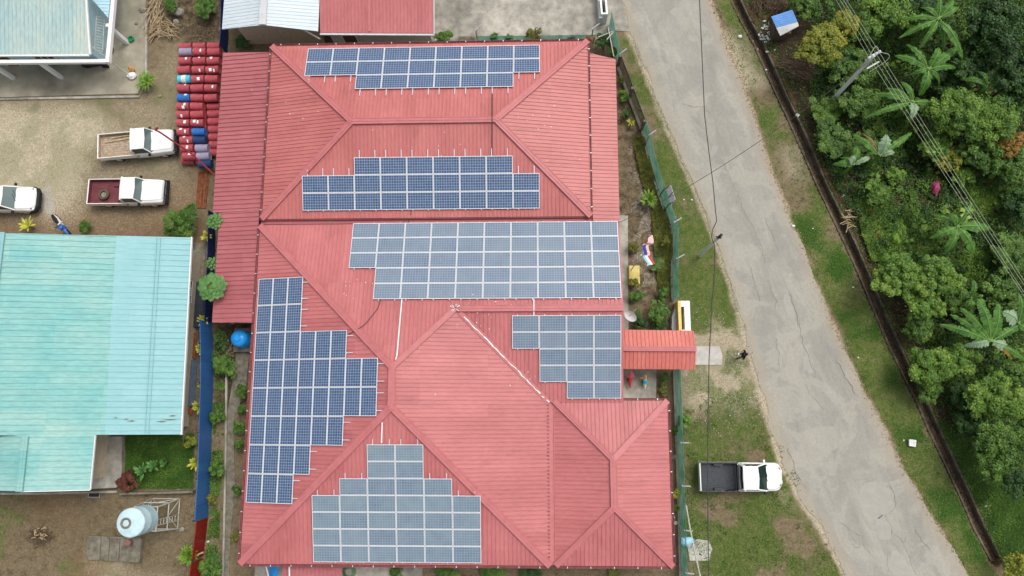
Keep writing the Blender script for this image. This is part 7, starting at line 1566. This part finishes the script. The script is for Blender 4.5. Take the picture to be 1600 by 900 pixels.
def scatter(name, label, cat, line, sd_px, n, m, size, z=.05, off=0):
    q = resample(line, 200); idx = rs.randint(0, 200, n); X_, Y_ = [], []
    for i in idx: p = P(q[i][0] + rs.normal(off, sd_px), q[i][1] + rs.normal(0, 4)); X_.append(p.x); Y_.append(p.y)
    N = np.stack([rs.normal(0, .3, n), rs.normal(0, .3, n), np.ones(n)], 1)
    me = leafmesh(name, np.stack([X_, Y_, np.full(n, z) + rs.rand(n) * .02], 1), N, size, m, .6, rs=rs); o = bpy.data.objects.new(name, me); COL.objects.link(o); return tag(o, label, cat, kind='stuff')
scatter('fallen_leaves', 'dry brown leaves gathered along the right edge of the road', 'leaves', ROAD_R, 5.0, 1500, L['brownleaf'], .08, off=4)
scatter('fallen_leaves', 'dry leaves along the left edge of the road', 'leaves', ROAD_L, 6.0, 500, L['brownleaf'], .07, off=-6)
scatter('fallen_leaves', 'dead leaves lying in the ditch', 'leaves', DITCH, 2.5, 2600, L['brownleaf'], .10, -.48)
cover('fallen_leaves', 'pale dry leaves and chips strewn on the west yard near the pickups and drums', 'leaves', [(130, 230), (335, 230), (335, 375), (130, 372)], 1400, L['brownleaf'], .07, .02, .42, .8, 91, .3, .6)
cover('fallen_leaves', 'pale dry leaves on the garden soil by the east wall', 'leaves', [(968, 130), (985, 140), (1040, 350), (1048, 470), (985, 470), (970, 340)], 1500, L['brownleaf'], .06, .02, .3, .8, 93, .3, .6)
grass('verge_grass', 'weedy grass tufts on the trodden west yard', [(-60, 155), (225, 150), (280, 120), (290, 260), (240, 330), (-60, 345)], 9000, L['grass'], .46, .5, 41, .08, .03)

cover('gravel', 'pale pebbles and chips scattered over the west yard', 'gravel', [(-60, 160), (225, 155), (280, 130), (335, 240), (330, 372), (-60, 372)], 1500, M['stone'], .07, .02, .30, .8, 95, .3, .8)
cover('gravel', 'white pebbles on the bare ground by the entrance path', 'gravel', [(1068, 480), (1165, 480), (1200, 660), (1065, 700)], 500, M['trash'], .05, .02, .35, .8, 96, .3, .8)
cover('gravel', 'stones in the soil by the west alley and the south west plot', 'gravel', [(315, 560), (352, 560), (345, 960), (-60, 960), (-60, 780), (300, 780)], 1600, M['stone'], .075, .03, .45, .8, 97, .3, .8)
cover('dead_leaves', 'brown dead leaves and fronds lying through the thicket', 'leaves', [(1262, 60), (1280, 240), (1320, 310), (1380, 420), (1440, 540), (1470, 640), (1700, 740), (1850, -100), (1240, -100)], 5200, L['brownleaf'], .26, .9, .45, 1.2, 98, .8, .3)
cover('broad_leaves', 'broad heart shaped leaves poking out of the thicket undergrowth', 'undergrowth', [(1300, 100), (1320, 240), (1400, 400), (1480, 560), (1500, 640), (1700, 740), (1850, -100), (1320, -100)], 2600, L['bright'], .46, 1.1, .52, .9, 99, .45, .8)
cover('tall_grass', 'long arching grass blades along the inner edge of the thicket', 'grass', [(1280, 180), (1330, 290), (1370, 380), (1440, 530), (1490, 660), (1580, 740), (1700, 800), (1560, 640), (1470, 500), (1400, 330), (1330, 180)], 9000, L['bright'], .42, .6, .45, 1.0, 100, .9, .10)
cover('weeds', 'tufts of taller weeds across the roadside verges', 'weeds', [(1066, 600), (1200, 640), (1300, 870), (1340, 960), (1070, 960)], 2600, L['mid'], .16, .10, .58, 1.4, 101, .8, .3)
cover('weeds', 'taller weeds on the verge between road and ditch', 'weeds', [(1118, 10), (1146, 5), (1246, 225), (1345, 440), (1448, 670), (1546, 880), (1530, 900), (1400, 690), (1300, 480), (1215, 262)], 3600, L['mid'], .15, .10, .55, 1.4, 102, .8, .3)

cover('weeds', 'low weeds and creepers spilling onto the far bank of the ditch', 'weeds', [(p[0] + 7, p[1]) for p in DITCH[1:]] + [(p[0] + 30, p[1]) for p in DITCH[:0:-1]], 15000, L['mid'], .12, .22, .44, 1.3, 44, .7)
cover('thicket_scrub', 'waist high tangled scrub filling the gaps between the thicket trees', 'undergrowth', [(1285, 100), (1300, 250), (1350, 330), (1400, 440), (1450, 540), (1490, 650), (1700, 740), (1850, -100), (1280, -100)], 70000, L['mid'], .15, 1.5, .44, .5, 33, .7)
